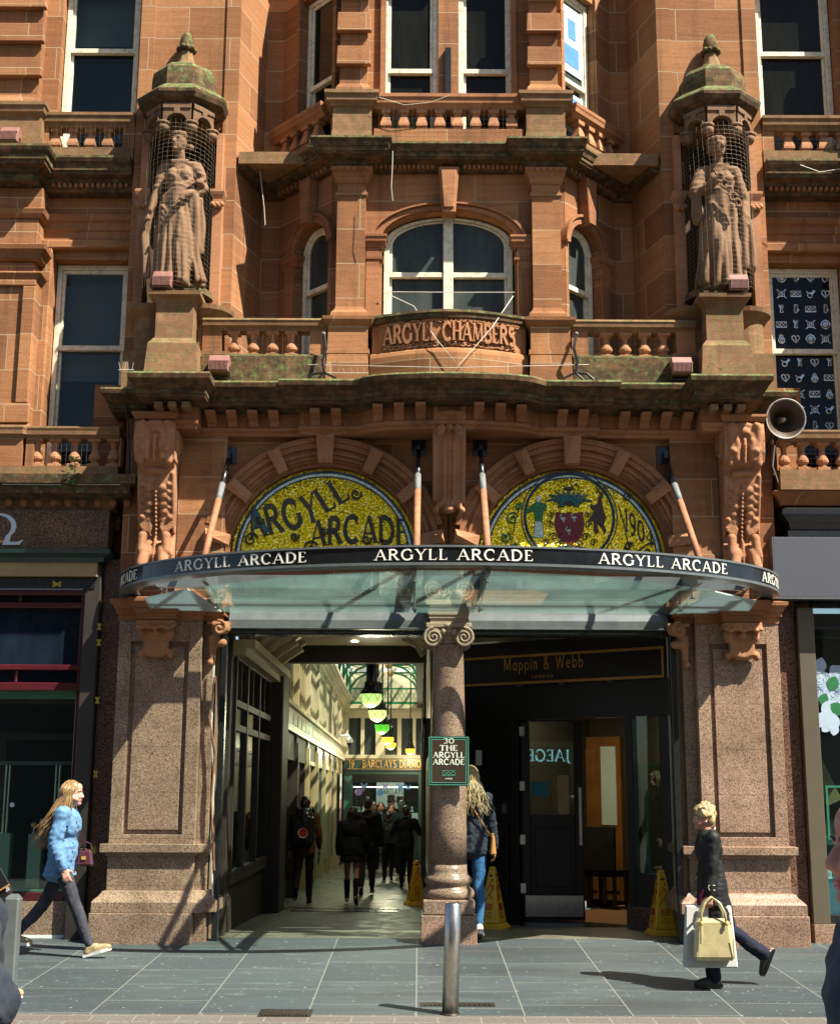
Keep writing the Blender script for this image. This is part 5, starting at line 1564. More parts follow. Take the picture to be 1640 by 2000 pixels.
m = MB(); vbar(m, -60, 186, 1127, 1149, .16, .3); spart(m, "roller_tube", 'blackmetal')
fr = MB()
xr = X_(163, 1400, YS1)
for v0, v1, y in ((1152, 1162, .2), (1176, 1187, .22), (1298, 1309, .22), (1333, 1349, .20)):
    fr.box(-5.4, xr, y, YS1 + .08, Z_(100, v1, y), Z_(100, v0, y))
fr.box(xr - .075, xr, .24, YS1 + .08, zsill, Z_(100, 1152, .2)); fr.box(xr + .02, xr + .10, .25, YS1 + .3, zsill - .2, Z_(100, 1127, .2))
fr.box(-5.4, xr - .0755, .25, YS1 + .08, zsill, zsill + .085)
for u, v0, v1 in ((40, 1162, 1176), (32, 1309, 1333)):
    fr.box(X_(u - 3, v0, .25), X_(u + 3, v0, .25), .25, YS1 + .08, Z_(u, v1, .25), Z_(u, v0, .25))
frame = spart(fr, "shop_frame", 'maroon', bevel=.008)
m = MB(); m.box(-5.4, xr - .02, YS1 + .02, YS1 + .03, Z_(100, 1333, YS1) + .01, Z_(100, 1162, YS1)); spart(m, "transom_glass", 'pane_blue', frame)
m = MB(); m.box(-5.4, xr - .02, YS1 + .03, YS1 + .038, zsill + .06, Z_(100, 1349, YS1) + .02); spart(m, "window_glass", 'glass', frame)
m = MB()
m.box(-5.4, -3.79, YS1 + 1.3, YS1 + 1.35, 0, 3.0); m.box(-3.79, -3.75, YS1 + .2, YS1 + 1.35, 0, 3.4); m.box(-5.4, -3.79, YS1 + .3, YS1 + 1.3, 2.75, 2.8)
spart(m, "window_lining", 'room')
m = MB(); m.box(-5.4, -3.80, YS1 + .06, YS1 + 1.3, zsill, zsill + .10); spart(m, "window_bed", 'greenlight')
m = MB(); m.box(-5.4, xr - .08, YS1 + .05, YS1 + .10, Z_(100, 1364, YS1), Z_(100, 1350, YS1) + .005)
m.box(X_(147, 1550, YS1 + .06), X_(155, 1550, YS1 + .06), YS1 + .06, YS1 + .09, zsill + .101, Z_(100, 1364, YS1)); spart(m, "blind_rail", 'greenlight')
m = MB(); m.box(-5.4, X_(146, 1491, YS1 + .3), YS1 + .29, YS1 + .31, Z_(80, 1494, YS1 + .3), Z_(80, 1487, YS1 + .3)); spart(m, "shelf_edge", 'silver')
for u in (10, 17, 108, 115):
    m = MB(); m.tube([(X_(u, 1560, YS1 + .35), YS1 + .35, zsill + .101), (X_(u, 1560, YS1 + .35), YS1 + .35, Z_(u, 1494, YS1 + .35))], .012, 8); spart(m, "display_rod", 'steel')
for i, u in enumerate((159, 162, 165, 168)):
    m = MB(); m.tube([(X_(u, 1560, YS1 + .2), YS1 + .2 + .03 * i, zsill + .101), (X_(u - 2, 1400, YS1 + .2), YS1 + .2 + .03 * i, Z_(u, 1366, YS1 + .2))], .006, 6); spart(m, "hanging_strand", 'greenlight')
# corner trim with crossed yellow tapes
ct = MB(); ct.box(-3.79, -3.625, .17, .6, 1.0, fb - .145); ct.box(-3.80, -3.615, .15, .6, -.1, .999)
trim = ct.build("corner_casing", M['lobby_dark'], shop, bevel=.01)
for v in (1224, 1255, 1368, 1512, 1660):
    uu = 195 - (v - 1200) * .024
    m = MB(); xx, zc_ = X_(uu, v, .165), Z_(uu, v, .165)
    for s in (-1, 1):
        m.obox((xx, .160 + .003 * s, zc_), (s * .5, 0, 1), (0, 1, 0), (1, 0, -s * .5), .038, .0015, .009)
    m.build("crossed_tape", M['yellowtape'], trim)
m = MB()
xx, zc_ = X_(112, 1141, .155), Z_(112, 1141, .155)
for s in (-1, 1): m.obox((xx, .150 + .003 * s, zc_), (1, 0, s * .5), (0, 1, 0), (-s * .5, 0, 1), .05, .0015, .012)
spart(m, "crossed_tape", 'yellowtape')
# omega emblem on the fascia
om = thing("omega_sign", "large silver omega letter with a gold wedge on the brown granite fascia", "sign", (X_(-2, 1040, .09), .09, fb + .05))
ox, oz, ohh = X_(-3, 1040, .08), Z_(0, 1064, .08), .335; ow = 1.24
m = MB()
pts = arc(0, .58, .40, .40, -52, 232, 30)
outer, inner = [], []
for i, (a, b) in enumerate(pts):
    t = abs(i / 30 - .5) * 2
    an = math.atan2(b - .58, a)
    w = .115 * (math.sin(min(1, (1 - t) * 1.6 + .15) * math.pi * .5) * .35 + .65 * abs(math.cos(an)) ** .7 + .12)
    outer.append((a + w * .35 * math.cos(an), b + w * .35 * math.sin(an))); inner.append((a - w * .65 * math.cos(an), b - w * .65 * math.sin(an)))
for i in range(30):
    q = [outer[i], outer[i + 1], inner[i + 1], inner[i]]
    m.letters([[(a * ohh, b * ohh) for a, b in q]], lambda a, b, o: (ox + a * ow, .0995 - o, oz + b), .02)
for s in (-1, 1):
    m.letters([[(s * .12 * ohh, 0), (s * .56 * ohh, 0), (s * .64 * ohh, .17 * ohh), (s * .55 * ohh, .13 * ohh), (s * .47 * ohh, .09 * ohh), (s * .30 * ohh, .10 * ohh)][::s], [(s * .12 * ohh, 0), (s * .30 * ohh, .10 * ohh), (s * .33 * ohh, .34 * ohh), (s * .20 * ohh, .30 * ohh)][::s]], lambda a, b, o: (ox + a * ow, .0995 - o, oz + b), .021)
m.build("letter", M['omega'], om, fixn=True)
m = MB(); m.letters([[(-.17 * ohh, .15 * ohh), (-.10 * ohh, .07 * ohh), (.10 * ohh, .07 * ohh), (.17 * ohh, .15 * ohh)]], lambda a, b, o: (ox + a * ow, .0995 - o, oz + b), .006)
m.build("gold_wedge", M['gold'], om, fixn=True)
# things shown in the window
def stand(u0, u1, v0, v1, Y, lab, mat='glitter', name="display_stand"):
    x0, x1, z0, z1 = X_(u0, v1, Y), X_(u1, v1, Y), zsill + .102, Z_((u0 + u1) / 2, v0, Y)
    t = thing(name, lab, "display stand", ((x0 + x1) / 2, Y, z0))
    m = MB(); m.box(x0, x1, Y, Y + .12, z0, z1); m.build("block", M[mat], t, bevel=.006)
    return t, (x0 + x1) / 2, z1
stand(-14, 15, 1627, 1725, YS1 + .22, "green sparkling display block at the left edge of the shop window")
t, xs_, zs_ = stand(50, 77, 1629, 1726, YS1 + .18, "pale sequinned display block carrying two little ornaments behind the denim jacket")
for i, (dx, r) in enumerate(((-.035, .032), (.045, .024))):
    o = thing("ornament", "gold and crystal ball ornament on a pale sequinned block" if i == 0 else "pale crystal ball ornament on a thin stem", "ornament", (xs_ + dx, YS1 + .24, zs_))
    m = MB(); m.lathe((xs_ + dx, YS1 + .24, zs_), [(.022, 0), (.014, .012), (.006, .03), (.006, .06 + .05 * i), (.0, .061 + .05 * i)], 10, cap=True); m.build("stem", M['pearl'], o, smooth=True)
    m = MB(); m.ball((xs_ + dx, YS1 + .24, zs_ + .06 + .05 * i + r * .8), r); m.build("ball", M['gold' if i == 0 else 'pearl'], o, smooth=True)
o = MB(); o.lathe((0, 0, 0), [(0, 0), (.024, .0), (.024, .006), (0, .006)], 16, cap=False)
o.v = [(X_(24, 1572, YS1 + .02) + x, YS1 + .028 - z, Z_(24, 1572, YS1 + .02) + y) for x, y, z in o.v]
tag(o.build("window_sticker", M['pearl'], smooth=None), "small round pale sticker on the jeweller's dark window", "sticker")

# ---- right shopfront
rs = thing("jewel_shopfront", "bronze framed shop window with a grey roller panel beside the right pier", "shopfront", (4.2, .3, .1))
def rpart(mb, name, mat, par=None, **kw): return mb.build(name, M[mat], par or rs, **kw)
m = MB(); m.box(X_(1511, 1100, -.02), 5.4, -.02, .4, Z_(1580, 1166, -.02), Z_(1580, 1049, -.02)); rpart(m, "roller_panel", 'graphite', bevel=.004)
m = MB(); m.box(X_(1511, 1100, -.02) - .001, 5.4, -.026, .0, Z_(1580, 1170, -.02), Z_(1580, 1166, -.02) - .001); m.box(X_(1511, 1100, -.02) - .012, X_(1511, 1100, -.02) - .001, -.026, .4, Z_(1580, 1170, -.02), Z_(1580, 1049, -.02)); rpart(m, "panel_edge", 'silver')
zrs = Z_(1600, 1806, .16)
m = MB(); m.box(3.62, 5.4, .14, .7, -.1, zrs); rpart(m, "stall_riser", 'granite')
m = MB(); m.box(3.63, 3.80, .20, .34, zrs, Z_(1545, 1186, .2)); fr = rpart(m, "bronze_post", 'bronze', bevel=.006)
m = MB(); m.box(3.8005, 5.4, .22, .34, zrs, zrs + .09); m.box(3.8005, 5.4, .26, .33, Z_(1600, 1227, .26), Z_(1600, 1221, .26)); m.box(3.8005, 5.4, .24, .34, Z_(1600, 1186, .24), Z_(1600, 1176, .24)); rpart(m, "shop_frame", 'blackmetal', bevel=.004)
m = MB(); m.box(3.795, 5.4, .29, .298, zrs + .08, Z_(1600, 1180, .3)); rpart(m, "window_glass", 'glass', fr)
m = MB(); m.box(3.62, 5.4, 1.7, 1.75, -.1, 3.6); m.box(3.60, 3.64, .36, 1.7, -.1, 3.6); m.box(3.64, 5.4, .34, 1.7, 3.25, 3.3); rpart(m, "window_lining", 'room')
m = MB(); m.box(3.66, 5.4, .36, 1.0, zrs, Z_(1610, 1716, .40)); rpart(m, "window_bed", 'teal')
m = MB(); m.box(3.85, 5.4, .9, .93, Z_(1610, 1690, .9), Z_(1610, 1628, .9)); rpart(m, "backing_board", 'tealdark')
m = MB(); m.box(3.9, 4.4, .95, 1.0, Z_(1600, 1245, .9), Z_(1600, 1225, .9)); rpart(m, "lit_strip", 'tealdark')
def case(name, lab, x0, x1, y0, y1, z0, z1):
    t = thing(name, lab, "display case", ((x0 + x1) / 2, (y0 + y1) / 2, z0))
    m = MB(); e = .012
    for a in (x0, x1):
        for b in (y0, y1): m.box(a - e, a + e, b - e, b + e, z0, z1)
    for z in (z0, z1 - 2 * e):
        for b in (y0, y1): m.box(x0 + e, x1 - e, b - e, b + e, z, z + 2 * e)
    m.build("case_frame", M['greenlight'], t)
    m = MB(); m.box(x0 + e, x1 - e, y0 - .003, y0 + .003, z0 + 2 * e, z1 - 2 * e); m.build("case_glass", M['glass'], t)
    return t
case("glass_case", "tall green edged glass display case behind the rose decal window", X_(1616, 1600, .6), 4.9, .6, .85, Z_(1620, 1640, .6), Z_(1620, 1534, .6))
m = MB(); m.obox((X_(1592, 1500, 1.0), 1.0, Z_(1592, 1500, 1.0)), (-.45, 0, 1), (0, 1, 0), (1, 0, .45), .40, .05, .09)
tag(m.build("sloping_board", M['magnolia']), "tan sloping panel deep inside the right shop window", "panel")
for nm, lab, u0, u1, v0, v1, Y, tilt in (("framed_notice", "pale blue framed notice standing on the ledge of the right window", 1595, 1625, 1694, 1732, .37, .01), ("price_card", "printed pale card on the blue panel at the foot of the right window", 1588, 1616, 1750, 1790, .345, 0)):
    x0, x1, z0, z1 = X_(u0, v1, Y), X_(u1, v1, Y), Z_(u0, v1, Y), Z_(u0, v0, Y)
    t = thing(nm, lab, "notice", ((x0 + x1) / 2, Y, z0))
    m = MB(); m.box(x0, x1, Y, Y + .008, z0, z1); m.build("card", M['paper'], t)
    m = MB()
    for i in range(9):
        zz_ = z1 - .03 - i * (z1 - z0 - .05) / 9; k = .2 + .25 * rnd.random()
        m.box(x0 + (x1 - x0) * (.5 - k), x0 + (x1 - x0) * (.5 + k), Y - .002, Y - .0005, zz_, zz_ + .005)
    m.build("print_lines", M['petalline'], t)
# rose decal
ro = thing("rose_decal", "large pale blue rose spray printed on the right shop window", "window decal", (X_(1610, 1370, .28), .28, Z_(1610, 1430, .28)))
YD = .284
def PZ(u, v): return at(u, v, YD)
def blob(u, v, r, n=14, wob=.12, ph=0): 
    cx_, cz_ = PZ(u, v); k = .0053
    return [(cx_ + r * k * (1 + wob * math.sin(5 * a + ph)) * math.cos(a), cz_ + r * k * (1 + wob * math.sin(5 * a + ph)) * math.sin(a)) for a in [2 * math.pi * i / (n * 2) for i in range(n * 2)]]
for i, (u, v, r) in enumerate(((1599, 1328, 22), (1591, 1352, 17), (1627, 1358, 22), (1636, 1318, 20), (1640, 1340, 18))):
    m = MB(); m.sheet(blob(u, v, r, 14, .09, i), YD - .0006 * i, .0004)
    p_ = m.build("rose", M['petal'], ro)
    m = MB(); cx_, cz_ = PZ(u, v)
    for rr in (.2, .42, .65, .85):
        m.tube([(cx_ + r * .0053 * rr * math.cos(a) * (1 + .1 * math.sin(3 * a + i + rr * 9)), YD - .0006 * i - .001, cz_ + r * .0053 * rr * math.sin(a)) for a in [i * 1.1 + rr * 4 + 2 * math.pi * .8 * q / 16 for q in range(17)]], .0022, 4)
    m.build("petal_lines", M['petalline'], p_)
for u, v, du, dv, mt in ((1600, 1300, 4, -16, 'petal'), (1625, 1335, 6, -14, 'leaf'), (1607, 1366, -4, 12, 'leaf'), (1618, 1385, -10, 18, 'petal'), (1606, 1405, -8, 16, 'petal'), (1624, 1410, 4, 20, 'petal'), (1634, 1385, 14, 10, 'leaf'), (1612, 1421, -8, 8, 'petal'), (1628, 1425, -2, 12, 'petal')):
    (cx_, cz_), (ex_, ez_) = PZ(u - du, v - dv), PZ(u + du, v + dv)
    d_ = Vector((ex_ - cx_, ez_ - cz_)); n_ = Vector((-d_.y, d_.x)) * .38
    pts = [(cx_ + d_.x * t + n_.x * s * math.sin(math.pi * t) ** .8, cz_ + d_.y * t + n_.y * s * math.sin(math.pi * t) ** .8) for s, ts in ((1, [i / 7 for i in range(8)]), (-1, [i / 7 for i in range(6, 0, -1)])) for t in ts]
    m = MB(); m.sheet(pts, YD - .004 - .0007 * (du + 2 * dv + 60) / 20, .0004); m.build("printed_leaf", M[mt], ro)

# ---------------------------------------------------------------- glass canopy
can = thing("glass_canopy", "curved glass canopy with a black band lettered Argyll Arcade over the entrance", "canopy", (0, -.9, 3.4))
EA, EB, EY = 3.33, 2.0, -.06
zb1, zb0 = Z_(880, 1066, EY - EB), Z_(880, 1101, EY - EB)
def ell(th, r=0.0):
    c, s = math.cos(th), math.sin(th)
    n_ = Vector((s / EA, -c / EB)).normalized()
    return Vector((EA * s + n_.x * r, EY - EB * c + n_.y * r))
ths = [R(-104 + 208 * i / 80) for i in range(81)]
def band_sweep(m, r0, r1, z0, z1):
    path = [ell(t) for t in ths]
    m.sweep(path, [(r0, z0), (r1, z0), (r1, z1), (r0, z1), (r0, z0)], caps=False)
m = MB(); band_sweep(m, -.035, .0, zb0 + .012, zb1 - .012); band = m.build("fascia_band", M['band'], can)
m = MB(); band_sweep(m, -.05, .012, zb1 - .0118, zb1 + .006); m.build("top_trim", M['silver'], band)
m = MB(); band_sweep(m, -.17, .008, zb0 - .012, zb0 + .0118); m.build("soffit_flange", M['silver'], band)
# lettering set out along the band
L_ = [0.0]; fine = [R(-104 + 208 * i / 2000) for i in range(2001)]
for i in range(2000): L_.append(L_[-1] + (ell(fine[i + 1]) - ell(fine[i])).length)
L_ = np.array(L_) - L_[1000]
def along(s, z, o):
    th = float(np.interp(s, L_, fine))
    p_ = ell(th, o)
    return (p_.x, p_.y, z)
hgt = (zb1 - zb0) * .60
for c_ in (-4.03, -2.02, 0.0, 2.0, 3.98):
    pl, w = lettering("ARGYLL ARCADE", hgt, .135, True, True, .14)
    k_ = 1.40 / w
    for h_ in (0, 1):
        m = MB(); m.letters([q for q in pl if (sum(a for a, b in q) / len(q) > w * .485) == bool(h_)], lambda a, b, o: along(c_ + (a * k_ - .70), zb0 + (zb1 - zb0) * .21 + b, o + .0005), .004)
        m.build("band_lettering", M['letter'], band)
zf, zk = zb0 - .03, zb0 - .17
def pane_poly(pts, name, mat, th=.014):
    m = MB(); n = len(pts)
    zz_ = lambda y: zk + (zf - zk) * (0.06 - y) / 2.0
    vs = [(x, y, zz_(y)) for x, y in pts] + [(x, y, zz_(y) + th) for x, y in pts]
    m.add(vs, [tuple(range(n - 1, -1, -1)), tuple(range(n, 2 * n))] + [(i, (i + 1) % n, n + (i + 1) % n, n + i) for i in range(n)])
    return m.build(name, M[mat], can, fixn=True)
pane_poly([(-2.30, .03), (-2.44, -1.10), (-1.4, -1.62), (-.36, -1.84), (-.36, .03)], "glass_pane", 'canopy_glass')
pane_poly([(-.34, .03), (-.34, -1.85), (.30, -1.85), (.30, .03)], "glass_pane", 'canopy_glass')
pane_poly([(.32, .03), (.32, -1.84), (1.4, -1.62), (2.50, -1.08), (2.30, .03)], "glass_pane", 'canopy_glass')
def frosted():
    k = N("frosted white glass"); k.color((.50, .56, .56)); k.val('Roughness', .5)
    tr = k.n("ShaderNodeBsdfTranslucent"); tr.inputs[0].default_value = (.55, .68, .70, 1)
    mx = k.n("ShaderNodeMixShader"); mx.inputs[0].default_value = .35
    k.l(k.b.outputs[0], mx.inputs[1]); k.l(tr.outputs[0], mx.inputs[2]); k.l(mx.outputs[0], k.out.inputs[0])
    return k.m
M['frosted'] = frosted()
for s in (-1, 1):
    pane_poly([(s * 3.05, .0), (s * 3.0, -.62), (s * 2.50, -1.06), (s * 2.33, .0)], "frosted_pane", 'frosted')
m = MB(); m.box(-2.95, 2.95, -.45, -.39, zb0 + .02, zb1 - .01); m.build('cross_beam', M['silver'], can)
for s in (-1, 1):
    m = MB(); m.box(s * 2.92 - .02, s * 2.92 + .02, -.75, .03, zb0 + .02, zb1 - .02); m.build('canopy_arm', M['silver'], can)
# arms, brackets and hanger rods
for x, yo in ((-2.32, -1.25), (-.35, -1.9), (.31, -1.9), (2.32, -1.25)):
    m = MB(); m.obox((x, (yo + .03) / 2, zb0 - .01), (1, 0, 0), (0, yo - .03, .0), (0, 0, 1), .022, abs(yo - .03) / 2, .03); m.box(x - .015, x + .015, yo + .06, .03, zb0 + .021, zb1 - .015); m.build("canopy_arm", M['silver'], can)
    for y in (-.3, yo + .35):
        m = MB(); zz_ = zk + (zf - zk) * (.06 - y) / 2.0
        m.tube([(x, y, zz_ - .03), (x, y, zb0 - .03)], .014, 8); m.lathe((x, y, zz_ - .03), [(.0, 0), (.03, 0), (.03, .012), (0, .012)], 12, cap=False); m.build("glass_fixing", M['steel'], can)
for u0, v0, x1, y1 in ((447, 900, -2.30, -1.42), (817, 885, -.33, -1.97), (938, 885, .30, -1.97), (1299, 900, 2.30, -1.42)):
    X0, Z0 = at(u0, v0, .10)
    a, b = Vector((X0, .13, Z0 + .06)), Vector((x1, y1, zb1 - .03))
    mid = a + (b - a) * .30; mid2 = a + (b - a) * .46
    m = MB(); m.tube([a, mid], .026, 10); rod = m.build("hanger_rod", M['blackmetal'], can, smooth=True)
    m = MB(); m.tube([mid, mid2], .033, 10); m.build("rod_sleeve", M['pipepale'], rod, smooth=True)
    m = MB(); m.tube([mid2, b], .033, 10); m.build("rusty_sleeve", M['rust'], rod, smooth=True)
    m = MB(); m.box(X0 - .075, X0 + .075, .14, .158, Z0 - .02, Z0 + .16); m.box(X0 - .02, X0 + .02, .05, .14, Z0 + .02, Z0 + .10); m.build("wall_plate", M['blackmetal'], can)
# ---------------------------------------------------------------- lobby and arcade inside
arc_ = thing("arcade_interior", "cream and dark timber shopping arcade running back behind the left opening", "arcade", (-1.3, 5.0, 0))
def apart(mb, name, mat, par=None, **kw): return mb.build(name, M[mat], par or arc_, **kw)
ZL = 3.50
m = MB(); m.box(-2.45, -.05, .505, 4.85, ZL, ZL + .3); apart(m, "lobby_ceiling", 'dim_cream')
m = MB(); m.box(-.05, 2.75, .505, 4.2, 3.40, 3.9); apart(m, "lobby_ceiling", 'dim_cream')
m = MB(); m.box(-2.25, -.2, 4.6, 4.84, ZL - .22, ZL - .002); apart(m, "ceiling_beam", 'lobby_dark')
m = MB(); m.box(-2.25, -.2, .52, .7, ZL - .12, ZL - .002); apart(m, "ceiling_beam", 'lobby_dark')
for x, y in ((-1.62, 1.6), (-1.52, 3.2), (-.75, 1.5), (-.70, 3.2), (-1.15, 3.9)):
    m = MB(); m.lathe((x, y, ZL - .012), [(.0, 0), (.045, 0), (.045, .011), (0, .011)], 14, cap=False); apart(m, "spot_light", 'lamp_warm')
# coving brackets on the left of the lobby ceiling
for i in range(5):
    m = MB(); y = .8 + i * .78
    m.prism([(-2.26, 3.18), (-2.20, 3.16), (-1.98, 3.34), (-1.80, 3.47), (-1.80, 3.498), (-2.26, 3.498)], 'y', y, y + .16); m.tube([(-2.18, y + .08, 3.20), (-2.06, y + .08, 3.30), (-1.86, y + .08, 3.43)], .07, 8)
    apart(m, "coving_bracket", 'dim_cream')
for i in range(4):
    m = MB(); y = .9 + i * .6
    m.tube([(-.24, y, 3.20), (-.32, y, 3.32), (-.50, y, 3.42)], .05, 8); apart(m, "coving_bracket", 'dim_cream')
m = MB(); m.box(-2.28, -2.05, .6, 4.6, 3.06, 3.15); m.box(-2.28, -2.15, .6, 4.6, 2.98, 3.06); apart(m, "lobby_cornice", 'dim_cream')
# shop window on the left side of the lobby
LW = -2.28
m = MB(); m.box(-2.6, LW - .03, .75, 5.0, -.2, .60); m.box(-2.6, LW + .02, .75, 4.2, .60, .68); apart(m, "lobby_stall_riser", 'lobby_dark')
fr = MB()
for y in (.78, 1.75, 2.9, 4.15): fr.box(LW - .05, LW + .03, y - .035, y + .035, .685, 3.0)
for z in (2.20, 2.46, 2.96): fr.box(LW - .045, LW + .025, .78, 4.15, z, z + .07)
for z in (.685,): fr.box(LW - .045, LW + .025, .78, 4.15, z, z + .05)
for y in (1.26, 2.32, 3.5): fr.box(LW - .04, LW + .015, y - .012, y + .012, 2.5305, 2.959)
shopw = apart(fr, "lobby_window_frame", 'lobby_dark')
m = MB(); m.box(LW - .02, LW - .01, .78, 4.15, .70, 3.0); apart(m, "window_glass", 'glass', shopw)
m = MB(); m.box(-3.3, -3.25, .9, 5.0, 0, 3.2); m.box(-3.3, LW - .06, .92, .96, 0, 3.2); m.box(-3.3, LW - .06, 4.96, 5.0, 0, 3.2); m.box(-3.25, LW - .06, .96, 4.96, 3.0, 3.05); m.box(-3.25, LW - .06, .96, 4.96, .5, .62); apart(m, "window_lining", 'roomwarm')
m = MB(); m.box(-3.0, -2.95, 1.2, 3.0, .8, 1.9); apart(m, "display_backing", 'tealdark', shopw)
m = MB(); m.box(-2.5, -2.10, 4.22, 5.0, -.2, ZL - .003); apart(m, "dark_pilaster", 'lobby_dark', bevel=.02)
m = MB(); m.box(-2.5, LW, .5, .75, -.2, 3.2); apart(m, "dark_pilaster", 'lobby_dark')
# long walls of the arcade
LA, LB = Vector((-2.24, 5.0)), Vector((-2.66, 28.0))
ld = (LB - LA).normalized(); LLEN = (LB - LA).length
def lw(t, out, z): 
    p_ = LA + ld * t + Vector((ld.y, -ld.x)) * out
    return (p_.x, p_.y, z)
def lbox(m, t0, t1, o0, o1, z0, z1):
    vs = [lw(t, o, z) for z in (z0, z1) for t, o in ((t0, o0), (t1, o0), (t1, o1), (t0, o1))]
    m.add(vs, [(0, 1, 2, 3), (7, 6, 5, 4), (0, 4, 5, 1), (1, 5, 6, 2), (2, 6, 7, 3), (3, 7, 4, 0)])
gz = lambda t: ground_z(5.0 + t)
m = MB(); lbox(m, 0, LLEN, -.5, -.22, -1.2, 4.6); apart(m, "side_wall", 'cream', fixn=True)
bays = 8; bw = LLEN / bays
for i in range(bays):
    a = i * bw
    m = MB(); lbox(m, a, a + .30, -.22, .05, -1.2, 2.42); lbox(m, a + .02, a + .28, .05, .075, gz(a) + .1, 2.3); apart(m, "shop_pilaster", 'dim_cream' if i > 1 else 'lobby_dark', fixn=True)
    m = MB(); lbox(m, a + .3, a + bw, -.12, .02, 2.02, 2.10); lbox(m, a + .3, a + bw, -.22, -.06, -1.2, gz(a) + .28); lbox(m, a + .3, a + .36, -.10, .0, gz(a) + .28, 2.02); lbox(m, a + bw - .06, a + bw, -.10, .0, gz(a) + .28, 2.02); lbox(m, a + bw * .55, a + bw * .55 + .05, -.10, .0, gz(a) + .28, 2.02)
    apart(m, "shop_window_frame", ('lobby_dark', 'lobby_dark', 'dim_cream', 'silver', 'cream', 'silver', 'cream', 'cream')[i], fixn=True)
    m = MB(); lbox(m, a + .36, a + bw - .06, -.075, -.065, gz(a) + .28, 2.02); apart(m, "shop_glass", 'pane_dark', fixn=True)
    m = MB(); lbox(m, a + .45, a + bw * .5, -.06, -.055, gz(a) + .6, 1.7 if i % 2 else 1.2); apart(m, "shop_display", ('teal', 'display_glow', 'tealdark', 'paper', 'teal', 'display_glow', 'teal', 'paper')[i], fixn=True)
    m = MB(); lbox(m, a + .3, a + bw, -.22, .01, 2.101, 2.42); apart(m, "shop_fascia", ('lobby_dark', 'lobby_dark', 'lobby_dark', 'silver', 'dim_cream', 'tealdark', 'dim_cream', 'cream')[i], fixn=True)
    m = MB(); lbox(m, a, a + bw - .002, -.22, .09, 2.421, 2.50); lbox(m, a, a + bw - .002, -.22, .05, 2.501, 2.78); lbox(m, a, a + bw - .002, -.22, .12, 2.781, 2.84)
    for j in range(3): lbox(m, a + .1 + j * .93, a + .9 + j * .93, .05, .06, 2.55, 2.73)
    apart(m, "fascia_cornice", 'cream' if i > 1 else 'dim_cream', fixn=True)  # nearest bays take the darker cream, shade put into the paint
    m = MB()
    for j in range(6):
        t = a + .06 + j * bw / 6
        lbox(m, t, t + (.16 if j == 0 else .085), -.22, .06 if j == 0 else .0, 2.841, 4.05)
    lbox(m, a, a + bw, -.22, .02, 2.8411, 2.93); lbox(m, a, a + bw, -.22, .02, 3.93, 4.05)
    apart(m, "upper_mullion", 'cream' if i > 1 else 'dim_cream', fixn=True)  # darker cream again paints the nearest mullions as shaded
    m = MB(); lbox(m, a, a + bw, -.15, -.13, 2.93, 3.93); apart(m, "upper_glazing", 'pane', fixn=True)
m = MB()
for z0, z1, o in ((4.051, 4.13, .10), (4.131, 4.20, .16), (4.201, 4.26, .24), (4.261, 4.34, .28)): lbox(m, 0, LLEN, -.22, o, z0, z1)
apart(m, "wall_cornice", 'cream', fixn=True)
RX0 = -.16
m = MB(); m.box(RX0, RX0 + .3, 3.36, 28, -1.2, 3.3); m.box(RX0 + .0, RX0 + .3, 5, 28, 3.301, 4.6); apart(m, "side_wall", 'dim_cream')
m = MB(); m.box(RX0 - .05, RX0 - .001, 3.36, 24, 2.1, 2.4); m.box(RX0 - .03, RX0 - .001, 3.36, 24, -.9, .5); m.box(RX0 - .10, RX0 - .001, 3.36, 24, 2.4, 2.47); m.box(RX0 - .2, RX0 - .001, 5, 28, 4.05, 4.34); apart(m, "shop_fascia", 'lobby_dark')
m = MB()
for y in (3.36, 5, 7.6, 10.2, 12.8, 15.4, 18, 20.6): m.box(RX0 - .08, RX0 - .0505, y, y + .25, -1, 3.3)
apart(m, "shop_pilaster", 'lobby_dark')
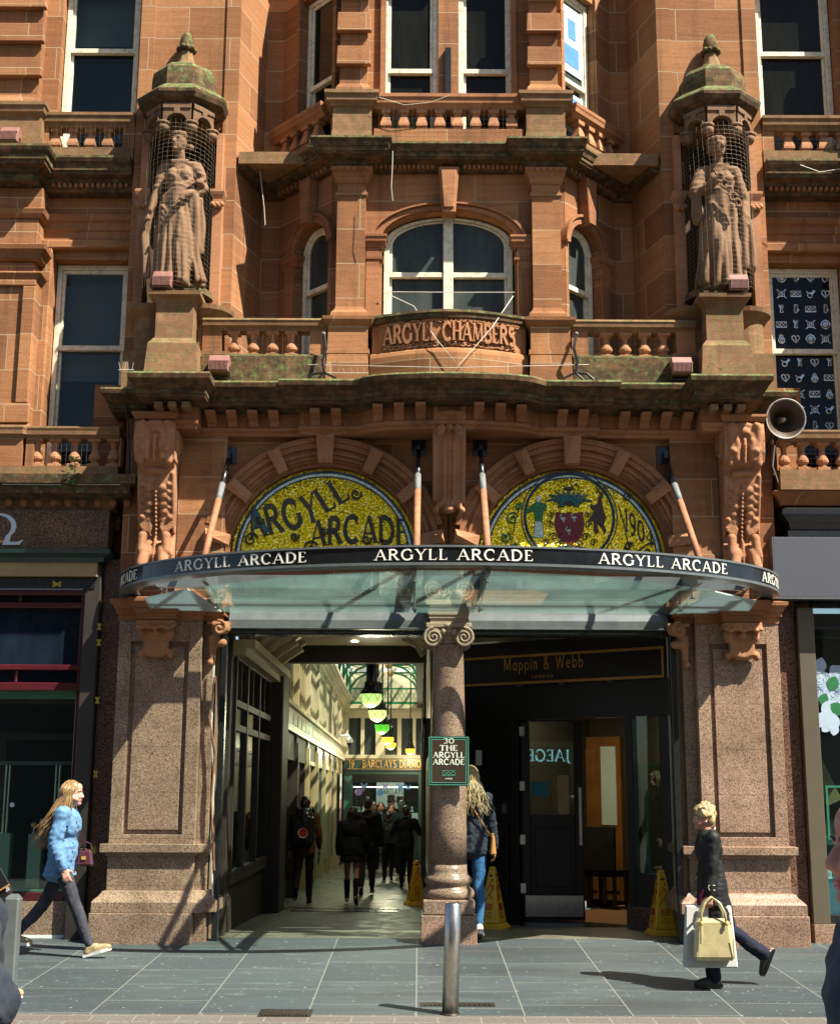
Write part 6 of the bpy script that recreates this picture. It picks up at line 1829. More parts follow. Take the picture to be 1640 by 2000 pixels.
# glazed roof: cream beams, green brackets with gilt bosses, purlins and panes
YR = 28.0
m = MB()
for y0 in (5.0,):
    m.add([(-2.95, 4.85, 4.95), (-2.95, YR, 4.95), (-1.25, YR, 6.1), (-1.25, 4.85, 6.1)], [(0, 1, 2, 3)])
    m.add([(.5, 4.85, 4.95), (.5, YR, 4.95), (-1.25, YR, 6.1), (-1.25, 4.85, 6.1)], [(3, 2, 1, 0)])
apart(m, "roof_glazing", 'roof_glass')
rf = MB()
for k in range(1, 6):
    f = k / 6
    for s in (-1, 1):
        x = -1.25 + s * 1.72 * (1 - f); z = 4.93 + 1.15 * f - .06
        rf.box(x - .03, x + .03, 5, YR, z - .05, z + .03)
rf.box(-1.31, -1.19, 5, YR, 5.95, 6.06)
purl = apart(rf, "roof_purlin", 'white')
for i in range(9):
    y = 5.6 + i * 2.6
    m = MB(); m.box(-2.6, .3, y - .05, y + .05, 5.02, 5.14); m.obox((-2.07, y, 5.50), (1.72, 0, 1.15), (0, 1, 0), (-1.15, 0, 1.72), 1.03, .045, .05); m.obox((-.43, y, 5.50), (-1.72, 0, 1.15), (0, 1, 0), (1.15, 0, 1.72), 1.03, .045, .05); m.box(-1.29, -1.21, y - .04, y + .04, 5.141, 5.95)
    apart(m, "roof_truss", 'white')
    for s in (-1, 1):
        wx = LA.x + (LB.x - LA.x) * (y - 5) / 23 + .25 if s < 0 else RX0 - .18
        m = MB(); sg = -s
        m.tube([(wx + sg * .80 * (1 - math.cos(R(a))), y, 4.36 + .64 * math.sin(R(a))) for a in range(0, 91, 10)], .035, 8)
        m.tube([(wx, y, 4.34), (wx, y, 5.02)], .03, 6); m.tube([(wx, y, 5.0), (wx + sg * .8, y, 5.0)], .025, 6)
        for a in (20, 40, 60): m.tube([(wx, y, 5.0), (wx + sg * .8 * (1 - math.cos(R(a))), y, 4.36 + .64 * math.sin(R(a)))], .012, 5)
        br = apart(m, "roof_bracket", 'greenpaint', smooth=True)
        m = MB(); m.lathe((0, 0, 0), [(0, 0), (.09, 0), (.10, .03), (.06, .05), (.05, .07), (0, .07)], 14, cap=False)
        m.v = [(wx + sg * .82 + x_, y - .03 - z_, 4.98 + y_) for x_, y_, z_ in m.v]; m.build("gilt_boss", M['gold'], br, smooth=True)
# end wall with the jeweller's shop
YE = 28.0
def ebox(m, u0, u1, v0, v1, y0, y1): m.box(X_(u0, v0, y0), X_(u1, v0, y0), y0, y1, Z_(u0, v1, y0), Z_(u0, v0, y0))
m = MB(); m.box(-4, 5, YE + .3, YE + .6, 2.6, 5.5); apart(m, "end_wall", 'cream')
m = MB()
for u0, u1 in ((668, 681), (705, 712), (734, 752), (776, 784), (806, 812), (838, 846)): ebox(m, u0, u1, 1398, 1479, YE + .12, YE + .3)
ebox(m, 660, 850, 1392, 1402, YE + .1199, YE + .3); ebox(m, 660, 850, 1474, 1482, YE + .1199, YE + .3)
ew = apart(m, "end_window_frame", 'cream')
m = MB(); ebox(m, 660, 850, 1398, 1479, YE + .22, YE + .24); apart(m, "pane", 'pane', ew)
m = MB(); ebox(m, 655, 850, 1383, 1392, YE - .05, YE + .3); ebox(m, 655, 850, 1376, 1383, YE - .15, YE + .3); 
for i in range(26): ebox(m, 684 + i * 5.4, 687 + i * 5.4, 1385, 1390, YE - .09, YE - .051)
apart(m, "end_cornice", 'cream')
m = MB(); ebox(m, 685, 850, 1370, 1375, YE - .05, YE - .01); ebox(m, 685, 850, 1343, 1346, YE - .05, YE - .01)
for i in range(18):
    for j in range(3):
        c = at(690 + i * 9 + (j % 2) * 4.5, 1369 - j * 8, YE - .03)
        m.tube([(c[0] + .075 * math.cos(a), YE - .03, c[1] + .12 * math.sin(a)) for a in [R(q) for q in range(0, 181, 30)]], .010, 4)
apart(m, "green_railing", 'greenpaint')
m = MB(); ebox(m, 672, 850, 1481, 1505, YE - .12, YE + .3); sgn = apart(m, "jeweller_fascia", 'greensign')
m = MB(); ebox(m, 676, 850, 1483, 1484.2, YE - .13, YE - .121); ebox(m, 676, 850, 1501, 1502.2, YE - .13, YE - .121); m.build("gilt_border", M['goldbar'], sgn)
pl, w = lettering("19   BARCLAYS DIAMONDS", .215, .17, True, True, .09)
xs0, zs0 = at(681, 1498.5, YE - .13); k_ = (X_(848, 1498, YE - .13) - xs0) / w
m = MB(); m.letters(pl, lambda a, b, o: (xs0 + a * k_, YE - .122 - o, zs0 + b), .006); m.build("gilt_lettering", M['gold'], sgn)
m = MB(); ebox(m, 672, 688, 1506, 1720, YE - .05, YE + .3); ebox(m, 817, 850, 1506, 1720, YE - .05, YE + .3); ebox(m, 688, 817, 1506, 1512, YE - .05, YE + .3); apart(m, "shop_surround", 'tealdark')
m = MB(); ebox(m, 688, 817, 1512, 1527, YE + .0, YE + .3); apart(m, "dark_transom", 'black')
m = MB(); m.box(-3, 3, YE + 2.2, YE + 2.3, -1.2, 3); m.box(-3, 3, YE + .35, YE + 2.2, 2.35, 2.4); bk = apart(m, "shop_back", 'roomwarm')
m = MB(); ebox(m, 735, 788, 1528, 1582, YE + 1.2, YE + 1.25); bd = m.build("display_board", M['display_glow'], arc_)
pl, w = lettering("BARCLAYS", .16, .16, False, False, .10)
xs0, zs0 = at(742, 1551, YE + 1.19); m = MB(); m.letters(pl, lambda a, b, o: (xs0 + a * .72 / w * 1.0, YE + 1.199 - o, zs0 + b), .003); m.build("board_lettering", M['black'], bd)
m = MB(); ebox(m, 690, 816, 1588, 1600, YE + .5, YE + .9); m.build("display_counter", M['display_glow'], arc_)
for i in range(14):
    m = MB(); c = at(694 + i * 8.6 + rnd.uniform(-2, 2), 1586, YE + .6)
    m.lathe((c[0], YE + .6, c[1]), [(.05, 0), (.06, .03), (.03, .10), (.045, .15), (0, .17)], 8, cap=False); m.build("jewel_stand", M[('pearl', 'paper', 'display_glow', 'bluesign')[i % 4]], arc_, smooth=True)
m = MB(); ebox(m, 690, 816, 1536, 1538, YE + 1.0, YE + 1.06); m.build("shop_light", M['lamp_white'], arc_)
m = MB(); ebox(m, 688, 817, 1527, 1700, YE + .05, YE + .06); apart(m, "shop_glass", 'glass')
for i, (u, v, r, mt, lb) in enumerate(((700, 1547, .11, 'bluesign', "round violet sticker on the far jeweller's glass"), (742, 1548, .10, 'butterfly', "round blue sticker in front of the pale Barclays board"))):
    c = at(u, v, YE + .03); m = MB(); m.sheet([(c[0] + r * math.cos(a), c[1] + r * math.sin(a)) for a in [2 * math.pi * q / 18 for q in range(18)]], YE + .035, .006)
    tag(m.build("window_sticker", M[mt]), lb, "sticker")
for i, (u, v, s_, mt, lb) in enumerate(((711, 1535, .11, 'butterfly', "blue paper butterfly above the violet sticker"), (709, 1543, .06, 'bluesign', "small violet paper butterfly under a blue one"), (752, 1535, .10, 'bluesign', "violet paper butterfly at the top of the pale board"), (782, 1537, .14, 'butterfly', "largest blue paper butterfly, right of the pale board"), (797, 1538, .09, 'butterfly', "blue paper butterfly nearest the right jamb of the far shop"))):
    c = at(u, v, YE + .03); m = MB()
    for s in (-1, 1):
        m.sheet([(c[0], c[1] - s_ * .3), (c[0] + s * s_ * .5, c[1] - s_ * .9), (c[0] + s * s_ * .7, c[1] - s_ * .3), (c[0] + s * s_ * .45, c[1]), (c[0] + s * s_, c[1] + s_ * .5), (c[0] + s * s_ * .75, c[1] + s_ * .95), (c[0], c[1] + s_ * .2)], YE + .03 - .001 * s, .0008)
    tag(m.build("paper_butterfly", M[mt]), lb, "window decal", "paper butterflies on the far shop window")
# red and white banner on the left wall
t = thing("wall_banner", "white banner with a red leaf figure near the far shop", "banner", lw(20.5, .08, .2))
m = MB(); lbox(m, 19.6, 20.6, .08, .09, .0, 2.0); m.build("cloth", M['white'], t, fixn=True)
m = MB(); lbox(m, 19.8, 20.4, .091, .095, .5, 1.3); m.build("red_print", M['red'], t, fixn=True)
# threshold strips in the floor
for y in (4.55, 5.15):
    m = MB(); m.box(-1.98, -.55, y, y + .16, ground_z(y) + .002, ground_z(y) + .006)
    tag(m.build("floor_grille", M['blackmetal']), "dark entrance grille strip nearer the street" if y < 5 else "dark entrance grille strip farther into the arcade", "floor grille")
# pendant lamps
for i, (u, v, r, d, mt, lb) in enumerate(((725, 1368, 21, 18.6, 'globe_green', "largest pendant lamp with a pale green globe, nearest the street"), (737, 1398, 18, 22.6, 'globe_lime', "pendant lamp with a pale lime globe just behind the largest one"),
        (746, 1424, 14.5, 28.0, 'globe_emerald', "pendant lamp with a bright emerald globe"), (757, 1447, 12, 33.5, 'globe_amber', "amber pendant lamp directly behind the emerald one"), (763, 1457, 10.5, 38.0, 'globe_amber', "small amber pendant lamp overlapping another amber lamp"), (801, 1468, 9.5, 40.5, 'globe_amber', "amber pendant lamp hanging alone to the right of the row"))):
    Y = CAM.y + d
    x, z = at(u, v - r * .35, Y); rr = r / FOC * d
    t = thing("pendant_lamp", lb, "lamp", (x, Y, z), "caged pendant lamps down the arcade")
    m = MB(); m.lathe((x, Y, z), [(0.002, -rr)] + [(rr * math.cos(R(a)), rr * math.sin(R(a))) for a in range(-80, 21, 10)] + [(rr * .9, rr * .36)], 24, cap=True); m.build("globe", M[mt], t, smooth=True)
    m = MB()
    for k in range(7):
        for s in (-1, 1):
            m.tube([(x + rr * 1.02 * math.cos(R(a)) * math.cos(k * 2 * math.pi / 7 + s * R(a + 85) * .75), Y + rr * 1.02 * math.cos(R(a)) * math.sin(k * 2 * math.pi / 7 + s * R(a + 85) * .75), z + rr * 1.02 * math.sin(R(a))) for a in range(-85, 16, 10)], rr * .018, 4)
    cage = m.build("cage", M['blackmetal'], t)
    m = MB(); m.lathe((x, Y, z), [(rr * 1.04, rr * .22), (rr * 1.05, rr * .34), (rr * .92, rr * .55), (rr * .70, rr * .85), (rr * .62, rr * 1.2), (rr * .66, rr * 1.3), (rr * .50, rr * 1.4), (rr * .48, rr * 3.0), (rr * .40, rr * 3.2), (rr * .14, rr * 3.4), (rr * .12, rr * 3.8), (0, rr * 3.85)], 20, cap=False); m.build("hood", M['blackmetal'], t, smooth=True)
    m = MB(); m.tube([(x, Y, z + rr * 3.7), (x, Y, 5.02)], .018, 6); m.build("stem", M['blackmetal'], t)
    ld_ = bpy.data.lights.new("pendant_light", 'POINT'); ld_.specular_factor = .15; ld_.energy = 13.0 if i < 2 else 26.0; ld_.shadow_soft_size = rr; ld_.color = (1.0, .90, .62) if i != 2 else (.75, 1.0, .6)
    lo = bpy.data.objects.new("pendant_light", ld_); col.objects.link(lo); lo.location = (x, Y, z - rr * 1.3)
# CCTV dome on its bracket
c = at(681, 1447, 22.0); t = thing("cctv_camera", "white dome security camera on a bracket at the far left of the arcade", "security camera", (c[0], 22.0, c[1]))
m = MB(); m.tube([(c[0] - .35, 22.0, c[1] + .12), (c[0], 22.0, c[1] + .14), (c[0] + .02, 22.0, c[1] + .08)], .03, 6); m.build("bracket", M['white'], t)
m = MB(); m.lathe((c[0] + .02, 22.0, c[1]), [(.0, -.10), (.06, -.08), (.09, -.02), (.09, .05), (.05, .09), (0, .10)], 14, cap=False); m.build("dome", M['white'], t, smooth=True)
m = MB(); m.lathe((c[0] + .02, 22.0, c[1]), [(.0, -.13), (.05, -.12), (.075, -.05), (.0, -.05)], 14, cap=False); m.build("lens_dome", M['black'], t, smooth=True)

# ---------------------------------------------------------------- the shop to the right of the arcade
MA, MBv = Vector((-.16, 3.35)), Vector((2.50, 1.48))
md = (MBv - MA).normalized(); mn = Vector((md.y, -md.x)); ML = (MBv - MA).length
def on_m(u, v, out=0.0):
    r = pix_ray(u, v); o_ = Vector((CAM.x, CAM.y)); rd = Vector((r.x, r.y)); A2 = MA + mn * out
    den = rd.x * mn.x + rd.y * mn.y
    tt = ((A2 - o_).dot(mn)) / den
    p_ = o_ + rd * tt
    return (p_ - A2).dot(md), CAM.z + r.z * tt
mw = thing("corner_shopfront", "black shopfront with a gold bordered sign and a half open door", "shopfront", (1.2, 1.7, .1))
def mmap(mb): 
    mb.v = [(MA.x + md.x * x - mn.x * y, MA.y + md.y * x - mn.y * y, z) for x, y, z in mb.v]
    return mb
def mbox(m, u0, u1, v0, v1, y0, y1):
    vm, um = (v0 + v1) / 2, (u0 + u1) / 2
    s0, s1 = on_m(u0, vm, -y0)[0], on_m(u1, vm, -y0)[0]
    z1_, z0_ = on_m(um, v0, -y0)[1], on_m(um, v1, -y0)[1]
    m.box(s0, s1, y0, y1, z0_, z1_)
def mpt0(s, y): return (MA.x + md.x * s - mn.x * y, MA.y + md.y * s - mn.y * y)
def rot_(p, a): return p.x * math.cos(a) - p.y * math.sin(a), p.x * math.sin(a) + p.y * math.cos(a)
def mpart(mb, name, mat, par=None, **kw): return mmap(mb).build(name, M[mat], par or mw, **kw)
gM = ground_z(2.4)
sL, zT = on_m(905, 1288); sR, zT2 = on_m(1296, 1262); _, zBm = on_m(1296, 1325)
m = MB(); m.box(.02, ML, .0, .25, zBm - .0, 3.36); mfas = mpart(m, "fascia", 'black')
m = MB(); g = .03
sb0 = .30
m.box(sb0, sR, -.02, -.001, zT2 - g, zT2); m.box(sb0, sR, -.02, -.001, zBm + .01, zBm + .01 + g); m.box(sR - g, sR, -.0201, -.001, zBm + .01 + g, zT2 - g); m.box(sb0, sb0 + g, -.0201, -.001, zBm + .01 + g, zT2 - g)
mpart(m, "gold_border", 'goldbar', mfas)
pl, w = lettering("Mappin & Webb", .155, .085, False, False, .13, .95)
s0, z0 = on_m(983, 1311, 0); s1, _ = on_m(1139, 1303, 0); k_ = (s1 - s0) / w
m = MB(); m.letters(pl, lambda a, b, o: (s0 + a * k_, -.003 - o, z0 + b), .004); mpart(m, "gold_lettering", 'gold', mfas)
pl, w = lettering("LONDON", .035, .12, False, False, .4)
s0, z0 = on_m(1038, 1325, 0); s1, _ = on_m(1080, 1322, 0); k_ = (s1 - s0) / w
m = MB(); m.letters(pl, lambda a, b, o: (s0 + a * k_, -.003 - o, z0 + b), .004); mpart(m, "small_lettering", 'gold', mfas)
zl = on_m(1120, 1402)[1]
m = MB(); m.box(.02, ML, .06, .30, zl, zBm - .001); mpart(m, "lintel", 'black')
sd0, sd1 = on_m(1010, 1600)[0], on_m(1224, 1600)[0]
m = MB(); m.box(.02, .34, .0, .1, gM - .1, zl - .001); m.box(.3401, sd0 - .12, .08, .18, gM - .1, zl - .001); m.box(sd0 - .12, sd0 - .001, .02, .28, gM - .1, zl - .001); m.box(.36, sd0 - .16, .045, .0795, gM + .18, 1.2); mpart(m, "timber_panelling", 'black', bevel=.006)
for a_, b_, c_ in ((sd1, sd1 + .09, .0), (ML - .12, ML, -.03)):
    m = MB(); m.box(a_, b_, c_, .2, gM - .1, zl - .001); mpart(m, "timber_post", 'black', bevel=.006)
m = MB(); m.box(.15, .30, -.012, -.001, 1.35, 2.65); mpart(m, "side_glass", 'pane_dark')
m = MB(); m.box(sd1 + .09, ML - .12, .06, .07, gM + .62, zl - .001); mpart(m, "window_glass", 'glass')
m = MB(); m.box(sd1 - .02, ML + .02, -.03, .06, gM - .1, gM + .26); mpart(m, "granite_plinth", 'granite_red')
m = MB(); m.box(sd1 + .09, ML - .12, -.0, .10, gM + .261, gM + .61); mpart(m, "panel_below_window", 'black')
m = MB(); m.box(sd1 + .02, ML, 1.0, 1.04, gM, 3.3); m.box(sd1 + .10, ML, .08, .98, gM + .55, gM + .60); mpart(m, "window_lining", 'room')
m = MB(); m.box(sd1 - .03, sd1 - .002, .10, .30, gM, zl - .002); mpart(m, "door_jamb", 'magnolia')
# door leaf, left half
dr = MB(); sdm = on_m(1124, 1600, -.1)[0]
zd1 = zl - .02; gz1, gz0 = on_m(1080, 1450, -.1)[1], on_m(1080, 1592, -.1)[1]
dr.box(sd0, sd0 + .10, .08, .13, gM + .02, zd1); dr.box(sdm - .10, sdm, .08, .13, gM + .02, zd1); dr.box(sd0 + .1001, sdm - .1001, .08, .13, gM + .02, gz0); dr.box(sd0 + .1001, sdm - .1001, .08, .13, gz1 + .55, zd1); dr.box(sd0 + .1501, sdm - .1501, .065, .0795, gM + .40, gz0 - .15)
door = mpart(dr, "door", 'black', bevel=.005)
m = MB(); m.box(sd0 + .1, sdm - .1, .10, .11, gz0, gz1 + .55); mpart(m, "glass", 'glass', door)
m = MB(); m.box(sd0 + .03, sdm - .02, .072, .0795, gM + .06, gM + .30); mpart(m, "kick_plate", 'steel', door)
m = MB()
m.box(sdm - .055, sdm - .02, .05, .0795, .95, 1.62); mpart(m, "handle", 'steel', door)
hp_ = Vector(mpt0(sd0, .105)) - Vector((1.2, 1.7)); th_ = -math.atan2(md.y, md.x)
door.rotation_euler.z = th_; qx, qy = rot_(hp_, th_); door.location = (hp_.x - qx, hp_.y - qy, 0)
for v in (1428, 1535, 1640, 1735):
    m = MB(); z_ = on_m(1020, v, .0)[1]; m.box(sd0 - .03, sd0 + .03, .005, .0195, z_ - .055, z_ + .055); mpart(m, "hinge", 'steel', door)
m = MB(); s_, z_ = on_m(979, 1579, 0); m.box(s_ - .03, s_ + .03, .06, .0795, z_ - .055, z_ + .055); mpart(m, "entry_keypad", 'silver')
m = MB(); m.box(sd0 - .1, sd1 + .05, -.35, .4, gM + .003, gM + .012); mpart(m, "door_mat", 'blackmetal')
# room beyond the door
m = MB(); m.box(sd0 - .05, ML, .42, 3.4, gM + .008, gM + .014); mpart(m, "carpet", 'carpet')
m = MB(); m.box(.4, 3.3, 3.4, 3.45, gM - .1, 3.3); m.box(sd1 + .55, sd1 + .6, 1.05, 3.4, gM, 3.3); m.box(.4, .45, 1.0, 3.4, gM, 3.3); mpart(m, "room_wall", 'roomwarm')
m = MB(); m.box(.4, 3.3, .31, 3.4, 2.85, 2.9); mpart(m, "room_ceiling", 'roomwarm')
YI = 3.38
sa, za = on_m(1128, 1440, -3.3); sb, zbq = on_m(1216, 1690, -3.3)
m = MB(); m.box(sa, sb, 3.3, 3.38, gM + .02, za); inner = mpart(m, "inner_door", 'oak')
m = MB()
for f0, f1, h0, h1 in ((.06, .40, .05, .30), (.50, .92, .05, .30), (.06, .40, .42, .92)):
    m.box(sa + (sb - sa) * f0, sa + (sb - sa) * f1, 3.27, 3.2995, gM + .02 + (za - gM) * h0, gM + .02 + (za - gM) * h1)
mpart(m, "raised_panel", 'oak', inner, bevel=.015)
m = MB(); m.box(sa + (sb - sa) * .55, sa + (sb - sa) * .90, 3.28, 3.2995, gM + .02 + (za - gM) * .45, gM + .02 + (za - gM) * .93); mpart(m, "frosted_glass", 'paper', inner)
m = MB(); m.box(1.0, 1.9, 1.3, 1.9, 2.83, 2.848); mpart(m, "room_light", 'lamp_warm')
for u, v in ((1000, 1354), (1085, 1349), (1180, 1344)):
    s_, z_ = on_m(u, v, .15); m = MB(); m.lathe((s_, .02, 0), [(0, zBm - .012), (.05, zBm - .012), (.05, zBm - .002), (0, zBm - .002)], 14, cap=False); mpart(m, "spot_light", 'silver')
# furniture seen through the door
def mpt(s, y, z): return (MA.x + md.x * s - mn.x * y, MA.y + md.y * s - mn.y * y, z)
sc_, _z = on_m(1185, 1690, -2.2)
ch = thing("chair", "dark high backed chair inside the doorway of the black shop", "chair", mpt(sc_, 2.2, gM + .02))
def cpart(boxes, nm, mt, par):
    m = MB()
    for b in boxes: m.box(*b)
    mmap(m).build(nm, M[mt], par)
cpart([(sc_ - .22, sc_ + .22, 2.0, 2.4, gM + .42, gM + .50)], "seat", 'charcoal', ch); cpart([(sc_ - .22, sc_ + .22, 1.97, 2.03, gM + .501, gM + 1.05)], "backrest", 'charcoal', ch)
for a in (-.19, .19):
    for b in (2.02, 2.37): cpart([(sc_ + a - .02, sc_ + a + .02, b - .02, b + .02, gM + .02, gM + .419)], "leg", 'lobby_dark', ch)
tb = thing("side_table", "small dark table beside the chair in the black shop", "table", mpt(sc_ - .5, 2.5, gM + .02))
cpart([(sc_ - .72, sc_ - .28, 2.3, 2.75, gM + .70, gM + .76)], "table_top", 'lobby_dark', tb)
for a in (-.69, -.31):
    for b in (2.33, 2.72): cpart([(sc_ + a - .02, sc_ + a + .02, b - .02, b + .02, gM + .02, gM + .699)], "leg", 'lobby_dark', tb)
# in the side window: a small glass case, round clock, white cards
s_, z_ = on_m(1283, 1600, -.3)
case2 = case("glass_case", "slim glass display case in the dark window beside the yellow cone", *(lambda p: (p[0] - .14, p[0] + .14, p[1] - .05, p[1] + .15))(mpt(s_, .35, 0)), gM + .605, on_m(1283, 1492, -.3)[1])
# posters on the door glass
for nm, u0, u1, v0, v1, mt, lb in (("watch_poster", 1037, 1070, 1528, 1556, 'teal', "small blue poster on the glass of the black door"), ("portrait_poster", 1088, 1110, 1514, 1590, 'magnolia', "tan framed picture showing through the glass of the black door")):
    m = MB(); mbox(m, u0, u1, v0, v1, .13, .135); tag(mmap(m).build(nm, M[mt]), lb, "poster")
s_, z_ = on_m(935, 1480, .01); m = MB(); m.box(s_ - .04, s_ + .045, -.02, -.014, z_ - .09, z_ + .09); tag(mmap(m).build("paper_notice", M['paper']), "small pale paper notice on the dark panel right of the column", "notice")
m = MB(); mbox(m, 1246, 1266, 1672, 1688, .3, .34); tag(mmap(m).build("price_card", M['paper']), "small white card low in the black shop's side window", "card")
# ---------------------------------------------------------------- statues
def statue(lab, X, Y, z0, kind, hs=1.0):
    t = thing("statue", lab, "statue", (X, Y, z0), "carved stone statues in the niches")
    m = MB(); r2 = random.Random(3 + kind)
    C = lambda a, b, ra, rb: m.capsule(a, b, ra, rb, 10)
    sx = 1 if kind == 0 else -1
    # hips and standing body under the robe
    m.ball((.0, 0, .95), .185, .15, .17); m.ball((.01, -.01, 1.27), .185, .135, .20); m.ball((-.075, -.10, 1.29), .075, .06, .08); m.ball((.085, -.10, 1.29), .075, .06, .08)
    C((-.17, .0, 1.42), (.18, .0, 1.42), .075, .075); C((0, 0, .95), (0, 0, 1.25), .16, .15)
    C((0, 0, 1.42), (-.005, -.03, 1.58), .062, .055)
    C((-.09, .02, .92), (-.11, .0, .10), .16, .18); C((.06, .0, .95), (.08, .0, .10), .17, .17)
    kx = .07 if kind == 0 else -.10
    C((kx, -.05, .92), (kx + .01, -.15, .55), .13, .10); C((kx + .01, -.15, .55), (kx + .06, -.11, .08), .095, .085)
    C((kx + .06, -.12, .03), (kx + .09, -.24, .02), .045, .035); C((-.12, -.12, .03), (-.14, -.20, .02), .045, .035)
    m.box(-.26, .26, -.16, .2, -.03, .03)
    # drapery folds falling from the waist
    for i in range(15):
        a = R(188 + i * 12 + r2.uniform(-4, 4))
        top = (.175 * math.cos(a), .15 * math.sin(a), .98 - .05 * r2.random())
        sw = .06 * math.sin(i * 1.3) + (.07 if kind == 0 else -.04)
        mid = (.21 * math.cos(a) + sw * .5, .18 * math.sin(a) - .02, .52)
        bot = (.285 * math.cos(a) + sw, .215 * math.sin(a), .05)
        rr = r2.uniform(.020, .034)
        C(top, mid, rr * .7, rr); C(mid, bot, rr, rr * 1.25)
    # sweeping folds towards the bent knee
    for i in range(5):
        C((-.17 * sx, -.12, .92 - i * .07), (kx + .02 - .03 * sx, -.20, .60 - i * .085), .017, .022)
        C((kx + .02 - .03 * sx, -.20, .60 - i * .085), (kx + .05 + .10 * sx, -.16, .40 - i * .06), .022, .014)
    # mantle across the body
    for i in range(7):
        C((.19 * sx, -.09, 1.24 - i * .035), (0, -.165, 1.13 - i * .030), .019, .021); C((0, -.165, 1.13 - i * .030), (-.17 * sx, -.10, 1.04 - i * .012), .021, .016)
    for i in range(4): C((-.10 + i * .02, -.10, 1.46 - i * .025), (.11 - i * .015, -.11, 1.46 - i * .03), .016, .016)
    # head, turned
    hx, hy, hz = -.012, -.045, 1.685
    tw = .35 if kind == 0 else -.4
    f = Vector((-math.sin(tw), -math.cos(tw), 0)) * (1 if kind == 0 else 1); s = Vector((math.cos(tw), -math.sin(tw), 0))
    H0 = Vector((hx, hy, hz))
    m.ball(H0, .085, .095, .115); P_ = lambda a, b, c: tuple(H0 + s * a + f * b + Vector((0, 0, c)))
    m.ball(P_(0, .03, -.06), .062, .065, .065); C(P_(0, .09, .01), P_(0, .112, -.035), .012, .019); m.ball(P_(0, .085, -.072), .026, .018, .010); m.ball(P_(0, .078, -.108), .024, .024, .02)
    C(P_(-.045, .082, .022), P_(.045, .082, .022), .014, .014)
    for i in range(12):
        a = R(i * 30)
        m.ball(P_(.075 * math.cos(a), -.02 + .085 * math.sin(a), .075), .034, .034, .036)
    m.ball(P_(0, -.02, .075), .085, .095, .055); m.ball(P_(0, -.12, .01), .05)
    if kind == 0: m.ball((.10, .02, 1.66), .035, .03, .04)
    # arms
    if kind == 0:
        C((-.20, 0, 1.41), (-.27, -.02, 1.12), .072, .06); C((-.27, -.02, 1.12), (-.33, -.08, .88), .055, .04)
        for i in range(4): C((-.33 - .01 * i, -.09, .86), (-.38 + .02 * i, -.12, .76), .013, .011)
        C((-.34, -.05, .86), (-.40, .0, .62), .05, .07); C((-.40, .0, .62), (-.36, -.02, .18), .075, .055)
        C((.21, 0, 1.41), (.30, -.06, 1.14), .072, .065); C((.30, -.06, 1.12), (.11, -.24, 1.0), .055, .04)
        m.ball((.08, -.25, .97), .05, .03, .04)
        for i in range(4): C((.08 - .015 * i, -.265, .96), (.02 - .01 * i, -.275, .90 - .01 * i), .013, .010)
        for i in range(9): m.ball((.25 + r2.uniform(-.07, .07), -.17 + r2.uniform(-.03, .03), 1.21 + r2.uniform(-.06, .06)), .04)
        C((.22, -.14, 1.02), (.26, -.10, .45), .05, .055); C((.18, -.16, .98), (.22, -.12, .62), .03, .03); C((.29, -.10, 1.0), (.31, -.06, .40), .03, .035)
    else:
        C((-.21, 0, 1.41), (-.31, -.06, 1.14), .08, .085); C((-.31, -.06, 1.12), (-.10, -.22, 1.20), .065, .045)
        m.ball((-.07, -.24, 1.22), .045, .03, .04)
        C((-.29, -.05, 1.12), (-.28, -.05, .85), .06, .08)
        C((-.12, -.26, 1.33), (.18, -.24, .88), .016, .016)
        for i in range(5):
            c = Vector((-.05 + .05 * i, -.27, 1.22 - .075 * i))
            m.tube([c + Vector((.045 * math.cos(q * .6) * (1 if i % 2 else -1), -.012, .045 * math.sin(q * .6))) for q in range(10)], .015, 6)
        C((.21, 0, 1.41), (.30, .0, 1.10), .08, .07); C((.30, .0, 1.10), (.30, -.12, .84), .05, .04)
        for i in range(4): C((.29 + .012 * i, -.13, .83), (.27 + .014 * i, -.15, .73), .014, .012)
        C((.32, -.03, 1.12), (.36, -.02, .70), .05, .04); C((.27, -.12, .80), (.24, -.13, .25), .03, .05); C((.33, -.10, .78), (.34, -.10, .25), .03, .055)
    m.v = [(X + x * hs * (.90 if z < 1.5 else 1.05), Y + y * hs * (1 if z < 1.5 else 1.08) - (.03 if z > 1.5 else 0), z0 + z * hs) for x, y, z in m.v]
    o = m.build("figure", M['statue'], t, remesh=.0105, relax=1)
    nr = [v.normal.copy() for v in o.data.vertices]
    for v, nn in zip(o.data.vertices, nr):      # carved drapery ridges, steeper below the waist
        p = v.co; lo_ = min(1.0, max(0.0, (1.12 - p.z) / .25)); tp_ = 1.0 if 1.10 < p.z < 1.46 else 0.0
        k_ = noise.noise(Vector((p.x * 17, p.y * 17, p.z * 2.2 + p.x * 3 + kind))) * .030 * lo_ + noise.noise(Vector((p.x * 9 + p.z * 16 * sx, p.y * 9, p.z * 26))) * .010 * tp_
        v.co = p + nn * k_
    return t
statue("stone woman statue in the left niche with an arm folded over fruit and drapery", -2.93, -.13, 6.815, 0, .99)
statue("stone woman statue in the right niche holding an entwined staff across her chest", 2.93, -.13, 6.815, 1, .975)
